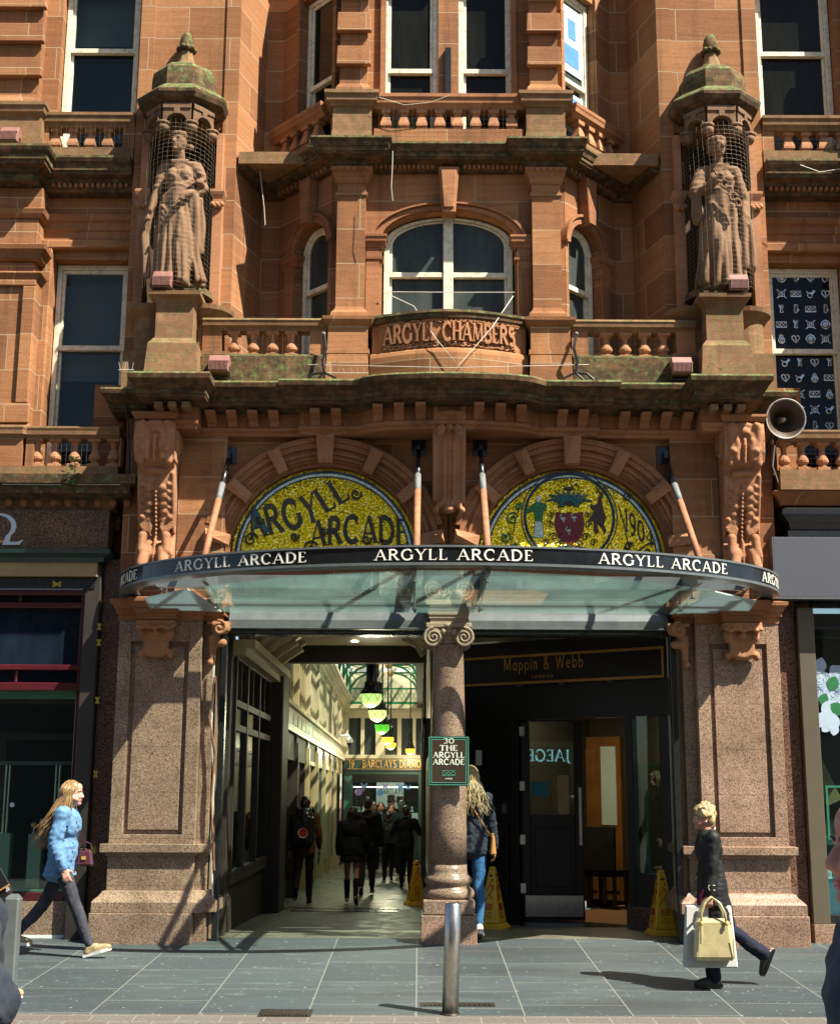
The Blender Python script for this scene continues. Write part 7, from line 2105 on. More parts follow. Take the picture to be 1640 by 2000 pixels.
# bird netting over the niches
for fl, lab in ((False, "fine bird net stretched over the left statue niche"), (True, "fine bird net stretched over the right statue niche")):
    m = MB(fl)
    def npt(a, z): 
        return (-2.96 + .37 * math.sin(a), .10 - .54 * math.cos(a) * (1 - .25 * max(0, (z - 8.3)) / .6), z)
    for i in range(19):
        a = R(-82 + 164 * i / 18); m.tube([npt(a, z) for z in (6.80, 7.5, 8.2, 8.70)], .0006, 3, False)
    for j in range(36):
        z = 6.80 + j * .0525; m.tube([npt(R(-82 + 164 * i / 12), z) for i in range(13)], .0006, 3, False)
    tag(m.build("bird_net", M['net']), lab, "net", "bird nets on the facade")
for i, (u0, u1, v0, v1, Y, lab) in enumerate(((402, 612, 652, 712, -.115, "bird net across the balusters left of the carved name"), (1150, 1340, 652, 712, -.115, "bird net across the balusters right of the carved name"), (740, 1010, 206, 258, -.0, "bird net across the small balusters of the upper balcony"), (70, 240, 858, 910, .02, "bird net over the lower left balcony balusters"), (1524, 1650, 858, 915, .02, "bird net over the lower right balcony balusters"), (1500, 1640, 235, 290, .18, "bird net over the upper right balcony balusters"), (92, 262, 232, 285, .18, "bird net over the upper left balcony balusters"))):
    x0, x1 = X_(u0, (v0 + v1) / 2, Y), X_(u1, (v0 + v1) / 2, Y); z1, z0 = Z_((u0 + u1) / 2, v0, Y), Z_((u0 + u1) / 2, v1, Y)
    m = MB(); n = int((x1 - x0) / .052); k = max(3, int((z1 - z0) / .052))
    for q in range(n + 1): x = x0 + (x1 - x0) * q / n; m.tube([(x, Y, z0), (x, Y, z1)], .0006, 3, False)
    for q in range(k + 1): z = z0 + (z1 - z0) * q / k; m.tube([(x0, Y, z), (x1, Y, z)], .0006, 3, False)
    tag(m.build("bird_net", M['net']), lab, "net", "bird nets on the facade")

# ---------------------------------------------------------------- floodlights
def flood(u, v, Y, lab, w=.20, tilt=.25, rz=0.0):
    """u, v: middle of the lamp's base"""
    X, Z = at(u, v, Y)
    t = thing("floodlight", lab, "floodlight", (X, Y, Z), "brown pink floodlights on the ledges", rz)
    O = ORG[t.name]
    def b(m, nm, mt, par=t, **kw): return m.build(nm, M[mt], par, local=True, **kw)
    d = .17; h = .19
    m = MB(); m.prism([(-d / 2, .05), (-d / 2, .05 + h * .55), (-d / 2 + .05, .05 + h), (d / 2, .05 + h), (d / 2, .05)], 'x', -w / 2, w / 2)
    body = b(m, "housing", 'flood', bevel=.006)
    m = MB()
    for i in range(15): x = -w / 2 + .012 + i * (w - .024) / 14; m.box(x - .0028, x + .0028, -d / 2 - .022, -d / 2 - .0005, .06, .05 + h * .53)
    m.box(-w / 2, w / 2, -d / 2 - .022, -d / 2 - .0005, .05 + h * .531, .05 + h * .58)
    b(m, "louvre", 'flood', body)
    m = MB(); m.box(-w / 2 + .008, w / 2 - .008, -d / 2 - .0004, -d / 2 + .0, .058, .05 + h * .53); b(m, "dark_glass", 'floodglass', body)
    m = MB()
    for s in (-1, 1): m.box(s * (w / 2 + .004) - .004, s * (w / 2 + .004) + .004, -.02, .02, .0, .12)
    m.box(-w / 2 - .008, w / 2 + .008, -.02, .02, -.006, .0); b(m, "bracket", 'floodglass')
    return t
flood(318, 574, -.33, "floodlight on the ledge at the feet of the left statue", .20)
flood(1440, 580, -.33, "floodlight on the ledge at the feet of the right statue", .20)
flood(428, 738, -.26, "floodlight on the mossy cornice beneath the left balusters", .21)
flood(1330, 742, -.26, "floodlight on the mossy cornice beneath the right balusters", .21)
flood(477, 333, .62, "floodlight on the cornice right of the left statue hood", .18)
flood(1273, 335, .62, "shaded floodlight on the cornice left of the right statue hood", .18)
flood(20, 290, .0, "floodlight on the mossy cornice at the top left edge", .20)

# ---------------------------------------------------------------- hanging sign on the column
sx0, sx1 = X_(836, 1487, -.04), X_(916, 1487, -.04); sz1, sz0 = Z_(876, 1438, -.04), Z_(876, 1535, -.04)
sg = thing("number_sign", "brown and green sign reading 30 The Argyll Arcade fixed to the granite column", "sign", ((sx0 + sx1) / 2, -.04, sz0))
cxs = (sx0 + sx1) / 2; sw_, sh_ = sx1 - sx0, sz1 - sz0
m = MB(); m.box(sx0, sx1, -.04, .02, sz0, sz1); brd = m.build("board", M['greensign'], sg, bevel=.004)
m = MB(); m.box(sx0 + .035, sx1 - .035, -.0435, -.0405, sz0 + .035, sz1 - .035); m.build("brown_panel", M['browndark'], brd)
m = MB()
def rim(m, i, wd, y):
    a, b, c, d_ = sx0 + i, sx1 - i, sz0 + i, sz1 - i
    m.box(a, b, y - .002, y, c, c + wd); m.box(a, b, y - .002, y, d_ - wd, d_); m.box(a, a + wd, y - .002, y, c + wd, d_ - wd); m.box(b - wd, b, y - .002, y, c + wd, d_ - wd)
rim(m, .008, .006, -.0405); rim(m, .03, .005, -.0440); m.build("pale_rim", M['greenlight'], brd)
m = MB()
for s_, z_, h_, wd_, wt in (("30", .855, .050, .11, .13), ("THE", .705, .056, .18, .2), ("ARGYLL", .565, .056, .315, .2), ("ARCADE", .425, .056, .315, .2)):
    pl, w = lettering(s_, h_, wt, s_ != "30", s_ != "30", .08)
    m.letters(pl, lambda a, b, o: (cxs - wd_ / 2 + a * wd_ / w, -.0442 - o, sz0 + sh_ * z_ + b), .003)
m.build("white_lettering", M['letter'], brd)
m = MB()
for k in (-1, 0, 1): m.tube([(cxs + k * .045 + .018 * math.cos(q * .7), -.046, sz0 + sh_ * .25 + .018 * math.sin(q * .7) * (1 if k else .8)) for q in range(10)], .003, 4)
m.box(cxs - .07, cxs + .07, -.047, -.0445, sz0 + sh_ * .20, sz0 + sh_ * .208); m.box(cxs - .07, cxs + .07, -.047, -.0445, sz0 + sh_ * .305, sz0 + sh_ * .312); m.build("knot_ornament", M['greenlight'], brd)
m = MB(); pl, w = lettering("OPEN", .014, .2, False, False, .2); m.letters(pl, lambda a, b, o: (cxs - .035 + a * .07 / w, -.0442 - o, sz0 + sh_ * .13 + b), .002); m.build("small_lettering", M['letter'], brd)
m = MB(); m.box(cxs - .12, cxs + .12, .021, .045, sz0 + .1, sz0 + .13); m.box(cxs - .12, cxs + .12, .021, .045, sz1 - .13, sz1 - .1); m.build("fixing_bar", M['blackmetal'], sg)

# ---------------------------------------------------------------- horn loudspeaker
Yh = -.28; hx_, hz_ = at(1533, 818, Yh)
hn = thing("horn_loudspeaker", "weathered grey horn loudspeaker beside the right carved bracket", "loudspeaker", (hx_, Yh, hz_))
def aim(m, c, d):
    q = Vector((0, 0, 1)).rotation_difference(Vector(d).normalized()); m.v = [tuple(q @ Vector(p) + Vector(c)) for p in m.v]; return m
dirh = (.06, -1, -.16)
m = MB(); m.lathe((0, 0, 0), [(.045, -.36), (.06, -.30), (.05, -.26), (.075, -.20), (.115, -.10), (.165, -.03), (.200, .0), (.213, .006), (.213, .016), (.205, .018), (.196, .008)], 40, cap=False); aim(m, (hx_, Yh, hz_), dirh).build("bell", M['horn'], hn, smooth=True)
m = MB(); m.lathe((0, 0, 0), [(.197, .009), (.160, -.028), (.110, -.095), (.070, -.195), (.04, -.22), (0, -.22)], 40, cap=False); aim(m, (hx_, Yh, hz_), dirh).build("throat", M['horndark'], hn, smooth=True)
m = MB(); m.lathe((0, 0, 0), [(.035, -.22), (.03, -.10), (.026, -.06), (.018, -.04), (0, -.038)], 20, cap=False); aim(m, (hx_, Yh, hz_), dirh).build("phase_plug", M['horn'], hn, smooth=True)
m = MB(); m.tube([(hx_ - .02, Yh + .2, hz_), (hx_ - .12, Yh + .30, hz_ - .22), (hx_ - .20, Yh + .30, hz_ - .42)], .018, 6); m.tube([(hx_ - .02, Yh + .25, hz_), (hx_ - .20, Yh + .35, hz_ + .02)], .018, 6); m.build("bracket", M['blackmetal'], hn)

# ---------------------------------------------------------------- street things
bp = on_ground(879, 1981)
bo = thing("bollard", "brushed steel bollard standing on the paving in front of the column", "bollard", bp)
hb = at(884, 1763, bp.y)[1] - bp.z; wb = 15.2 / FOC * (bp.y - CAM.y)
m = MB(); m.lathe((0, 0, 0), [(0, -.05), (wb, -.05), (wb, hb - .012), (wb - .012, hb), (0, hb + .001)], 32, cap=False)
m.v = [(x + bp.x + .022 * (z / hb), y + bp.y, z + bp.z) for x, y, z in m.v]; m.build("post", M['steel'], bo, smooth=True)
m = MB(); m.lathe((bp.x, bp.y, bp.z), [(wb + .012, -.01), (wb + .012, .008), (wb, .012)], 24, cap=False); m.build("collar", M['asphalt'], bo, smooth=True)
gp = on_ground(17, 1930)
m = MB(); m.box(gp.x - .062, gp.x + .055, gp.y - .06, gp.y + .06, gp.z - .05, gp.z + .70, tx=.0, ty=.0); 
gpo = thing("grey_post", "weathered grey square post at the left edge behind the red coat", "post", gp)
m.build("shaft", M['silver'], gpo, bevel=.012)
m = MB(); m.box(gp.x - .05, gp.x + .044, gp.y - .05, gp.y + .05, gp.z + .701, gp.z + .725, tx=.02, ty=.02); m.build("cap", M['silver'], gpo)
def cover(name, lab, u0, u1, v0, v1):
    a, b = on_ground(u0, v1), on_ground(u1, v0)
    t = thing(name, lab, "manhole cover", (a + b) / 2)
    z = lambda y: ground_z(y)
    m = MB(); m.add([(x, y, z(y) + dz) for dz in (-.01, .004) for x, y in ((a.x, a.y), (b.x, a.y), (b.x, b.y), (a.x, b.y))], [(3, 2, 1, 0), (4, 5, 6, 7), (0, 1, 5, 4), (1, 2, 6, 5), (2, 3, 7, 6), (3, 0, 4, 7)]); m.build("plate", M['asphalt'], t)
    m = MB(); n = 14
    for i in range(n):
        x = a.x + .02 + (b.x - a.x - .04) * (i + .5) / n
        m.box(x - .006, x + .006, a.y + .015, b.y - .015, z((a.y + b.y) / 2) + .002, z((a.y + b.y) / 2) + .0085)
    m.build("ribs", M['asphalt'], t)
cover("drain_cover", "dark iron square cover in the paving left of the bollard", 502, 612, 1972, 1986)
cover("drain_cover", "long narrow dark drain slot behind the bollard", 820, 965, 1959, 1966)
# wet floor cones
def cone(u, v, h, rz, lab, Y=None):
    p = on_ground(u, v)
    if Y is not None: p = Vector((at(u, v, Y)[0], Y, ground_z(Y)))
    t = thing("wet_floor_cone", lab, "safety cone", p, "yellow wet floor cones", rz)
    m = MB(); m.box(-.155, .155, -.155, .155, 0, .03, tx=.008, ty=.008); m.box(-.145, .145, -.145, .145, .0301, .06, tx=.02, ty=.02); base = m.build("foot", M['yellow'], t, local=True, bevel=.006)
    m = MB(); m.box(-.118, .118, -.118, .118, .0602, h - .03, tx=.082, ty=.082); m.box(-.036, .036, -.036, .036, h - .0299, h, tx=.010, ty=.010); body = m.build("body", M['yellow'], t, local=True, bevel=.010)
    # warning marks on the faces
    for k in range(4):
        m = MB(); q = Matrix.Rotation(k * math.pi / 2, 3, 'Z')
        def fp(a, b): 
            y = -.118 + .082 * (b - .0602) / (h - .09); return tuple(q @ Vector((a * .8, y - .0035, b)))
        def ln(pts, r=.0045): m.tube([fp(a, b) for a, b in pts], r, 4)
        ln([(-.02, .50), (.01, .47), (.03, .42), (.0, .38), (.03, .32)]); ln([(.01, .47), (-.03, .44), (-.045, .40)]); ln([(.01, .46), (.05, .46), (.06, .42)]); ln([(.0, .38), (-.04, .33), (-.06, .30)]); ln([(.02, .53), (.035, .52), (.03, .50), (.015, .51), (.02, .53)])
        for i in range(5): ln([(-.05 + i * .022, .27), (-.045 + i * .022, .235), (-.05 + i * .022, .20)], .004); 
        ln([(-.04, .175), (.04, .175)], .004); ln([(-.05, .13), (-.02, .15), (.01, .12), (.04, .15)], .004); ln([(-.01, .60), (.01, .56)], .004)
        m.build("warning_mark", M['red'], body, local=True)
    for k in range(4):
        m = MB(); q = Matrix.Rotation(k * math.pi / 2, 3, 'Z')
        hh = [(-.022, .555), (.022, .555), (.022, .575), (-.022, .575)]
        m.add([tuple(q @ Vector((a, -.118 + .082 * (b - .06) / (h - .09) - .0022, b))) for a, b in hh], [(0, 1, 2, 3)])
        m.build("hand_hole", M['black'], body, local=True)
cone(1293, 1806, .66, R(8), "yellow wet floor cone beside the right pier under the shop window", .95)
cone(962, 1786, .66, R(-28), "yellow wet floor cone half behind the blonde woman at the column", 1.75)
cone(812, 1768, .62, R(12), "shaded yellow wet floor cone just inside the arcade left of the column")
# weed growing on the lower left balcony
wxx, wzz = at(144, 945, -.18)
wd = thing("weed", "small green weed growing out of the lower left balcony ledge", "plant", (wxx, -.18, wzz))
m = MB(); m.tube([(wxx, -.18, wzz), (wxx + .012, -.19, wzz + .13), (wxx + .0, -.20, wzz + .27)], [.006, .005, .003], 5)
m.tube([(wxx - .02, -.18, wzz), (wxx - .05, -.20, wzz + .12)], .004, 5); m.build("stem", M['weed'], wd)
m = MB()
for i in range(34):
    top = i < 16
    c = Vector((wxx, -.20, wzz + rnd.uniform(.16, .28))) if top else Vector((wxx + rnd.uniform(-.09, .05), -.20, wzz + rnd.uniform(.0, .13)))
    a = rnd.uniform(0, 2 * math.pi); L = rnd.uniform(.035, .075); d = Vector((math.cos(a), math.sin(a) * .6 - .2, rnd.uniform(-.2, .5))).normalized(); s = d.cross(Vector((0, 0, 1))).normalized() * L * .28; up = s.cross(d).normalized() * .004
    m.add([c, c + d * L * .5 + s + up, c + d * L, c + d * L * .5 - s + up, c + d * L * .5 - up * 3], [(0, 4, 1), (1, 4, 2), (2, 4, 3), (3, 4, 0), (0, 1, 2, 3)])
m.build("leaves", M['weed'], wd)
# bird spikes along the ledges
def spikes(u0, u1, v, Y, lab, n, hh=.10):
    m = MB(); a, b = at(u0, v, Y), at(u1, v, Y)
    m.box(a[0], b[0], Y - .006, Y + .006, a[1] - .004, a[1] + .002)
    for i in range(n):
        t = (i + .5) / n; x = a[0] + (b[0] - a[0]) * t; z = a[1] + (b[1] - a[1]) * t; l = rnd.uniform(-.35, .35)
        m.tube([(x, Y, z), (x + l * hh, Y + rnd.uniform(-.3, .3) * hh, z + hh * rnd.uniform(.7, 1))], .0022, 3, False)
    tag(m.build("bird_spikes", M['wire']), lab, "bird spikes", "bird spike strips on the ledges")
spikes(5, 120, 946, -.16, "bird spikes on the ledge left of the weed", 20)
spikes(150, 235, 946, -.16, "bird spikes on the ledge right of the weed", 18)
spikes(232, 262, 722, -.40, "bird spikes at the left end of the mossy pier cornice", 4)
spikes(640, 720, 728, -.24, "bird spikes on the cornice left of the bowed parapet", 6, .06)
spikes(1372, 1412, 728, -.40, "bird spikes at the left end of the right pier cornice", 4)
spikes(600, 625, 285, -.1, "bird spikes on the upper cornice left of the balcony pedestal", 4, .07)
# loose wires
def wire(pts, lab, r=.004, mat='wire'):
    m = MB(); m.tube([(*([at(u, v, Y)[0], Y, at(u, v, Y)[1]]),) for u, v, Y in pts], r, 5)
    tag(m.build("wire", M[mat]), lab, "wire")
wire([(508, 335, .35), (512, 370, .34), (516, 405, .34), (518, 440, .34)], "pale loose wire hanging under the cornice right of the left statue")
wire([(767, 295, -.22), (766, 330, -.22), (764, 365, -.22), (767, 392, -.21)], "pale loose wire hanging over the centre arched window")
wire([(752, 572, .0), (808, 598, -.12), (850, 660, -.36), (895, 714, -.40), (960, 640, -.32), (1002, 578, .0)], "pale wire tied in a V across the carved name panel", .005)
wire([(748, 570, .1), (880, 571, .1), (1005, 571, .1)], "taut pale wire across the centre window")
wire([(1562, 322, -.1), (1600, 336, -.12), (1640, 330, -.12)], "looped pale wire at the upper right balcony")
wire([(600, 712, -.24), (740, 715, -.38), (880, 718, -.45), (1020, 715, -.38), (1150, 712, -.24)], "long pale wire strung along the mossy cornice", .003)
wire([(740, 190, -.09), (790, 205, -.09), (840, 200, -.09), (878, 186, -.09)], "pale wire sagging over the upper balcony rail", .003)
wire([(243, 755, -.1), (250, 830, .0), (253, 900, .0), (252, 925, .0), (240, 945, .0)], "black cable running down beside the left carved bracket", .010, 'cable')
wire([(1512, 870, .0), (1508, 910, .0), (1520, 945, .0), (1545, 955, -.0)], "pale blue cable looping down beside the right balcony", .008, 'pipepale')
wire([(418, 1300, .06), (413, 1420, .06), (418, 1520, .06), (412, 1650, .06), (416, 1760, .06)], "bundle of tangled cables down the left door post", .010, 'wire')
wire([(421, 1320, .05), (409, 1400, .05), (421, 1470, .05), (413, 1560, .05), (419, 1700, .05)], "rusty thin pipe down beside the left door post", .008, 'rust')
# iron bracket stays on the cornice by the pedestals
for s, lab in ((1, "twisted black iron bracket beside the left parapet pedestal"), (-1, "twisted black iron bracket beside the right parapet pedestal")):
    uu = (lambda u: u) if s > 0 else (lambda u: 1757 - u)
    t = thing("iron_bracket", lab, "bracket", (at(uu(632), 735, -.25)[0], -.25, at(uu(632), 735, -.25)[1]), "iron brackets on the main cornice")
    m = MB(); q = lambda u, v, Y=-.28: (at(uu(u), v, Y)[0], Y, at(uu(u), v, Y)[1])
    m.tube([q(633, 655, -.2), q(637, 680), q(630, 705), q(634, 728)], .016, 6); m.build("upright", M['cable'], t)
    m = MB(); m.tube([q(598, 742), q(612, 730), q(634, 728), q(655, 738), q(650, 752)], .014, 6); m.tube([q(634, 728), q(618, 742), q(610, 758)], .012, 6); m.build("claw_feet", M['cable'], t)
    m = MB(); m.ball(q(632, 652, -.2), .022); m.build("pale_insulator", M['pipepale'], t, smooth=True)
# printed film of little silver emblems on the right window panes
ic = thing("icon_film", "black window film printed with rows of small silver emblems in the right hand bay", "window film", (X_(1570, 680, .55), .55, 5.1))
def emblem(kind, cx, cz, r, y, m):
    T_ = lambda pts, w=.0075: m.tube([(cx + a * r, y, cz + b * r) for a, b in pts], w, 4)
    circ = lambda rr, n=16: [(rr * math.cos(2 * math.pi * i / n), rr * math.sin(2 * math.pi * i / n)) for i in range(n + 1)]
    if kind == 0:
        T_(circ(.9)); T_(circ(.45)); T_(circ(.12), .01)
        for a in range(4): T_([(.9 * math.cos(a * math.pi / 2), .9 * math.sin(a * math.pi / 2)), (1.1 * math.cos(a * math.pi / 2), 1.1 * math.sin(a * math.pi / 2))])
    elif kind == 1:
        T_([(-1.1, -.6), (1.1, -.6), (1.1, .6), (-1.1, .6), (-1.1, -.6)]); T_([(-.4, 0), (0, .4), (.4, 0), (0, -.4), (-.4, 0)]); T_([(-1.0, .5), (-.4, 0), (-1.0, -.5)], .005); T_([(1.0, .5), (.4, 0), (1.0, -.5)], .005)
    elif kind == 2:
        T_([(0, -.9), (-.8, .0), (-.8, .55), (-.4, .8), (0, .45), (.4, .8), (.8, .55), (.8, 0), (0, -.9)]); T_([(0, .4), (-.1, 0), (.1, -.1), (0, -.5)], .006)
    elif kind == 3:
        T_([(-.6, -.6), (.6, -.6), (.6, .6), (-.6, .6), (-.6, -.6)]); T_(circ(.3, 10)); T_([(-1, -1), (-.6, -.6)]); T_([(1, 1), (.6, .6)]); T_([(-1, 1), (-.6, .6)]); T_([(1, -1), (.6, -.6)])
    elif kind == 4:
        T_([(a * .65, b * .65 - .3) for a, b in circ(1)]); T_([(-.25, .35), (-.35, .75), (0, 1.0), (.35, .75), (.25, .35)]); T_([(a * .3, b * .3 - .3) for a, b in circ(1, 10)])
    elif kind == 5:
        T_([(-.2, 1), (.3, 1), (.35, -.1), (.1, -.9), (-.3, -.6), (-.25, .0), (-.2, 1)]); T_([(.35, .1), (.6, -.2), (.3, -.5)])
    elif kind == 6:
        T_([(-.5, .9), (-.15, .1), (-.35, -.7), (.35, -.7), (.15, .1), (.5, .9), (-.5, .9)]); T_([(-.3, .5), (.3, .5)])
    else:
        T_([(a * .5 - .2, b * .5 - .35) for a, b in circ(1, 12)]); T_([(.1, 0), (.7, .8), (.95, .6), (.25, -.15)]); T_([(-.9, .5), (-.6, .3)])
us = (1525, 1553, 1582, 1611, 1638)
vs_ = (543, 574, 604, 634, 662, 708, 738, 770, 800, 832)
for r_i, v in enumerate(vs_):
    for c_i, u in enumerate(us):
        Y = YB + .16 + (.018 if v < 690 else .053)
        c = at(u + (0 if v < 690 else 8), v, Y)
        m = MB(); emblem((r_i * 3 + c_i * 5 + (r_i * c_i) % 3) % 8, c[0], c[1], .052, Y, m)
        if abs(c[0]) < -wx0 - .06: m.build("printed_emblem", M['omega'], ic)
for v, c_n in ((896, 3),):
    for c_i in range(c_n):
        Y = YB + .213; c = at(1541 + c_i * 30, v, Y); m = MB(); emblem((c_i * 3 + 1) % 8, c[0], c[1], .055, Y, m); m.build("printed_emblem", M['omega'], ic)
# posters in the right canted upper window
m = MB(); m.box(.42, .84, .112, .118, 8.75, 9.5); m.box(.40, .86, .105, .111, 9.75, 10.6)
po = thing("window_posters", "blue and white posters filling the upper right canted window", "poster", (1.6, .5, 8.75))
canted(m, True).build("paper", M['paper'], po)
for (a, b, c, d) in ((.47, .60, 8.85, 9.05), (.62, .78, 8.85, 9.0), (.48, .75, 9.15, 9.32), (.5, .8, 9.85, 10.1), (.55, .7, 10.2, 10.45), (.46, .8, 9.38, 9.45)):
    m = MB(); m.box(a, b, .100 if c > 9.6 else .109, .1045 if c > 9.6 else .1115, c, d); canted(m, True).build("blue_print", M['butterfly'], po)
# ---------------------------------------------------------------- people
def rot2(v, a): 
    c, s = math.cos(a), math.sin(a); return (v[0] * c - v[1] * s, v[0] * s + v[1] * c)
class Fig:
    """a figure in its own frame: +x forward, +y its left, z up; height 1.70 before scaling"""
    def __init__(self, name, label, H, pos, rz, legL=(0, 0), legR=(0, 0), armL=(0, 6, 10), armR=(0, 6, 10), lean=0, headyaw=0, headpitch=0, build=1.0, footL=None, footR=None, group=None, detail=1):
        self.s = H / 1.70
        self.detail = detail
        self.bw = build
        J = {}
        def leg(side, th, kn):
            y = .088 * side
            hip = Vector((0, y, .90))
            a = R(th); k = hip + Vector((math.sin(a), 0, -math.cos(a))) * .42
            b = R(th - kn); an = k + Vector((math.sin(b), 0, -math.cos(b))) * .42
            return hip, k, an, b
        for nm, side, (th, kn), ft in (("L", 1, legL, footL), ("R", -1, legR, footR)):
            J['hip' + nm], J['knee' + nm], J['ank' + nm], b = leg(side, th, kn)
            fa = R(ft) if ft is not None else (0 if th > -8 else b)
            J['fa' + nm] = fa
            J['toe' + nm] = J['ank' + nm] + Vector((.165 * math.cos(fa) + .05 * math.sin(fa), .01 * side, .165 * math.sin(fa) - .05 * math.cos(fa)))
            J['heel' + nm] = J['ank' + nm] + Vector((-.05 * math.cos(fa) + .05 * math.sin(fa), 0, -.05 * math.sin(fa) - .05 * math.cos(fa)))
        low = min(min(J['toe' + n].z, J['heel' + n].z) for n in "LR") - .022
        L = R(lean)
        def up(p): 
            x, z = rot2((p[0], p[2] - .93), -L); return Vector((x, p[1], z + .93))
        J['pel'] = Vector((0, 0, .93)); J['waist'] = up((0, 0, 1.08)); J['chest'] = up((0.005, 0, 1.27)); J['neck'] = up((-.005, 0, 1.42)); J['nk2'] = up((.015, 0, 1.50)); J['head'] = up((.03, 0, 1.585))
        for nm, side, (fw, ab, el) in (("L", 1, armL), ("R", -1, armR)):
            sh = up((-.005, .175 * side * build, 1.385))
            a, b = R(fw), R(ab)
            d = Vector((math.sin(a) * math.cos(b), math.sin(b) * side, -math.cos(a) * math.cos(b)))
            elb = sh + d * .285
            a2 = R(fw + el); d2 = Vector((math.sin(a2) * math.cos(b * .4), math.sin(b * .4) * side * (1 if el < 60 else -.6), -math.cos(a2) * math.cos(b * .4)))
            wr = elb + d2.normalized() * .245
            J['sh' + nm], J['elb' + nm], J['wr' + nm] = sh, elb, wr
            J['hd' + nm] = d2.normalized()
        for k in list(J):
            if isinstance(J[k], Vector) and not k.startswith('hd'): J[k] = J[k] - Vector((0, 0, low))
        self.J = J
        self.yaw, self.pitch = R(headyaw), R(headpitch)
        self.t = thing(name, label, "person", pos, group, rz)
        self.hq = Matrix.Rotation(self.yaw, 3, 'Z') @ Matrix.Rotation(-self.pitch, 3, 'Y')
    def W(self, p):
        return tuple(Vector(p) * self.s)
    def done(self, m, name, mat, parent=None, vox=.012, relax=2, folds=0.0, ff=9.0, smooth=True):
        s = self.s
        m.v = [(x * s, y * s, z * s) for x, y, z in m.v]
        o = m.build(name, M[mat], parent or self.t, local=True, remesh=vox, relax=relax, smooth=smooth)
        if folds:
            me = o.data; n = len(me.vertices)
            seed = Vector((hash(self.t.name) % 17, hash(name) % 13, 0))
            nr = [v.normal.copy() for v in me.vertices]
            for v, nn in zip(me.vertices, nr):
                p = v.co
                k = noise.noise(Vector((p.x * ff, p.y * ff, p.z * ff * .8)) + seed) + .5 * noise.noise(Vector((p.x * ff * 2.2, p.y * ff * 2.2, p.z * ff * 2.6)) + seed)
                k = (abs(k) ** .8) * (1 if k > 0 else -1)
                v.co = p + nn * k * folds
        return o
    def HP(self, a, b, c):
        return self.J['head'] + self.hq @ Vector((a, b, c))
    def head_prims(self, m):
        H = self.HP
        m.ball(H(-.012, 0, .035), .098, .076, .088, rot=self.hq); m.ball(H(.025, 0, -.035), .070, .060, .080, rot=self.hq)
        m.ball(H(.062, 0, -.088), .028, .030, .024); m.capsule(H(.055, .048, -.052), H(.0, .062, -.03), .022, .024); m.capsule(H(.055, -.048, -.052), H(.0, -.062, -.03), .022, .024)
        m.capsule(H(.078, 0, .02), H(.099, 0, -.022), .010, .0145, 8); m.ball(H(.094, .012, -.027), .0105); m.ball(H(.094, -.012, -.027), .0105)
        m.capsule(H(.073, .038, .028), H(.073, -.038, .028), .012, .012); m.ball(H(.052, 0, .062), .036, .05, .045); m.ball(H(.078, 0, .012), .012); m.ball(H(.070, .036, -.022), .024, .022, .022); m.ball(H(.070, -.036, -.022), .024, .022, .022)
        m.capsule(H(.081, .018, -.058), H(.081, -.018, -.058), .008, .008); m.capsule(H(.078, .015, -.068), H(.078, -.015, -.068), .0085, .0085); m.ball(H(.07, 0, -.05), .02, .026, .02)
        for s in (1, -1): m.ball(H(-.012, .076 * s, -.005), .022, .010, .032, rot=self.hq); m.ball(H(-.012, .078 * s, -.03), .011, .008, .011)
    def hand(self, m, nm, curl=35, grip=False):
        J = self.J; w, d = J['wr' + nm], J['hd' + nm]; side = 1 if nm == "L" else -1
        f = Vector((1, 0, 0)); f = (f - d * f.dot(d)).normalized()      # thumb side points forward
        inn = d.cross(f) * side                                             # palm side, towards the body
        if inn.y * side > 0: inn = -inn
        m.capsule(w - d * .03, w + d * .02, .027, .026); 
        for k, wd in ((-.026, .015), (-.009, .016), (.009, .016), (.025, .015)):
            m.capsule(w + f * k * .8 + d * .02, w + f * k + d * .088, wd, .0125, 8)
        for i, (k, L) in enumerate(((.029, .070), (.010, .078), (-.010, .073), (-.028, .058))):
            p = w + f * k + d * .09
            c1, c2, c3 = R(curl * .5), R(curl * 1.3), R(curl * 1.9)
            q1 = p + (d * math.cos(c1) + inn * math.sin(c1)) * L * .45; q2 = q1 + (d * math.cos(c2) + inn * math.sin(c2)) * L * .32; q3 = q2 + (d * math.cos(c3) + inn * math.sin(c3)) * L * .25
            m.capsule(p, q1, .0098, .0088, 8); m.capsule(q1, q2, .0088, .008, 8); m.capsule(q2, q3, .008, .0068, 8)
        p = w + f * .022 + d * .025; q1 = p + (f * .75 + d * .55 + inn * .3).normalized() * .045; q2 = q1 + (f * .25 + d * .9 + inn * .35).normalized() * .034
        m.capsule(p, q1, .0135, .011, 8); m.capsule(q1, q2, .0105, .008, 8)
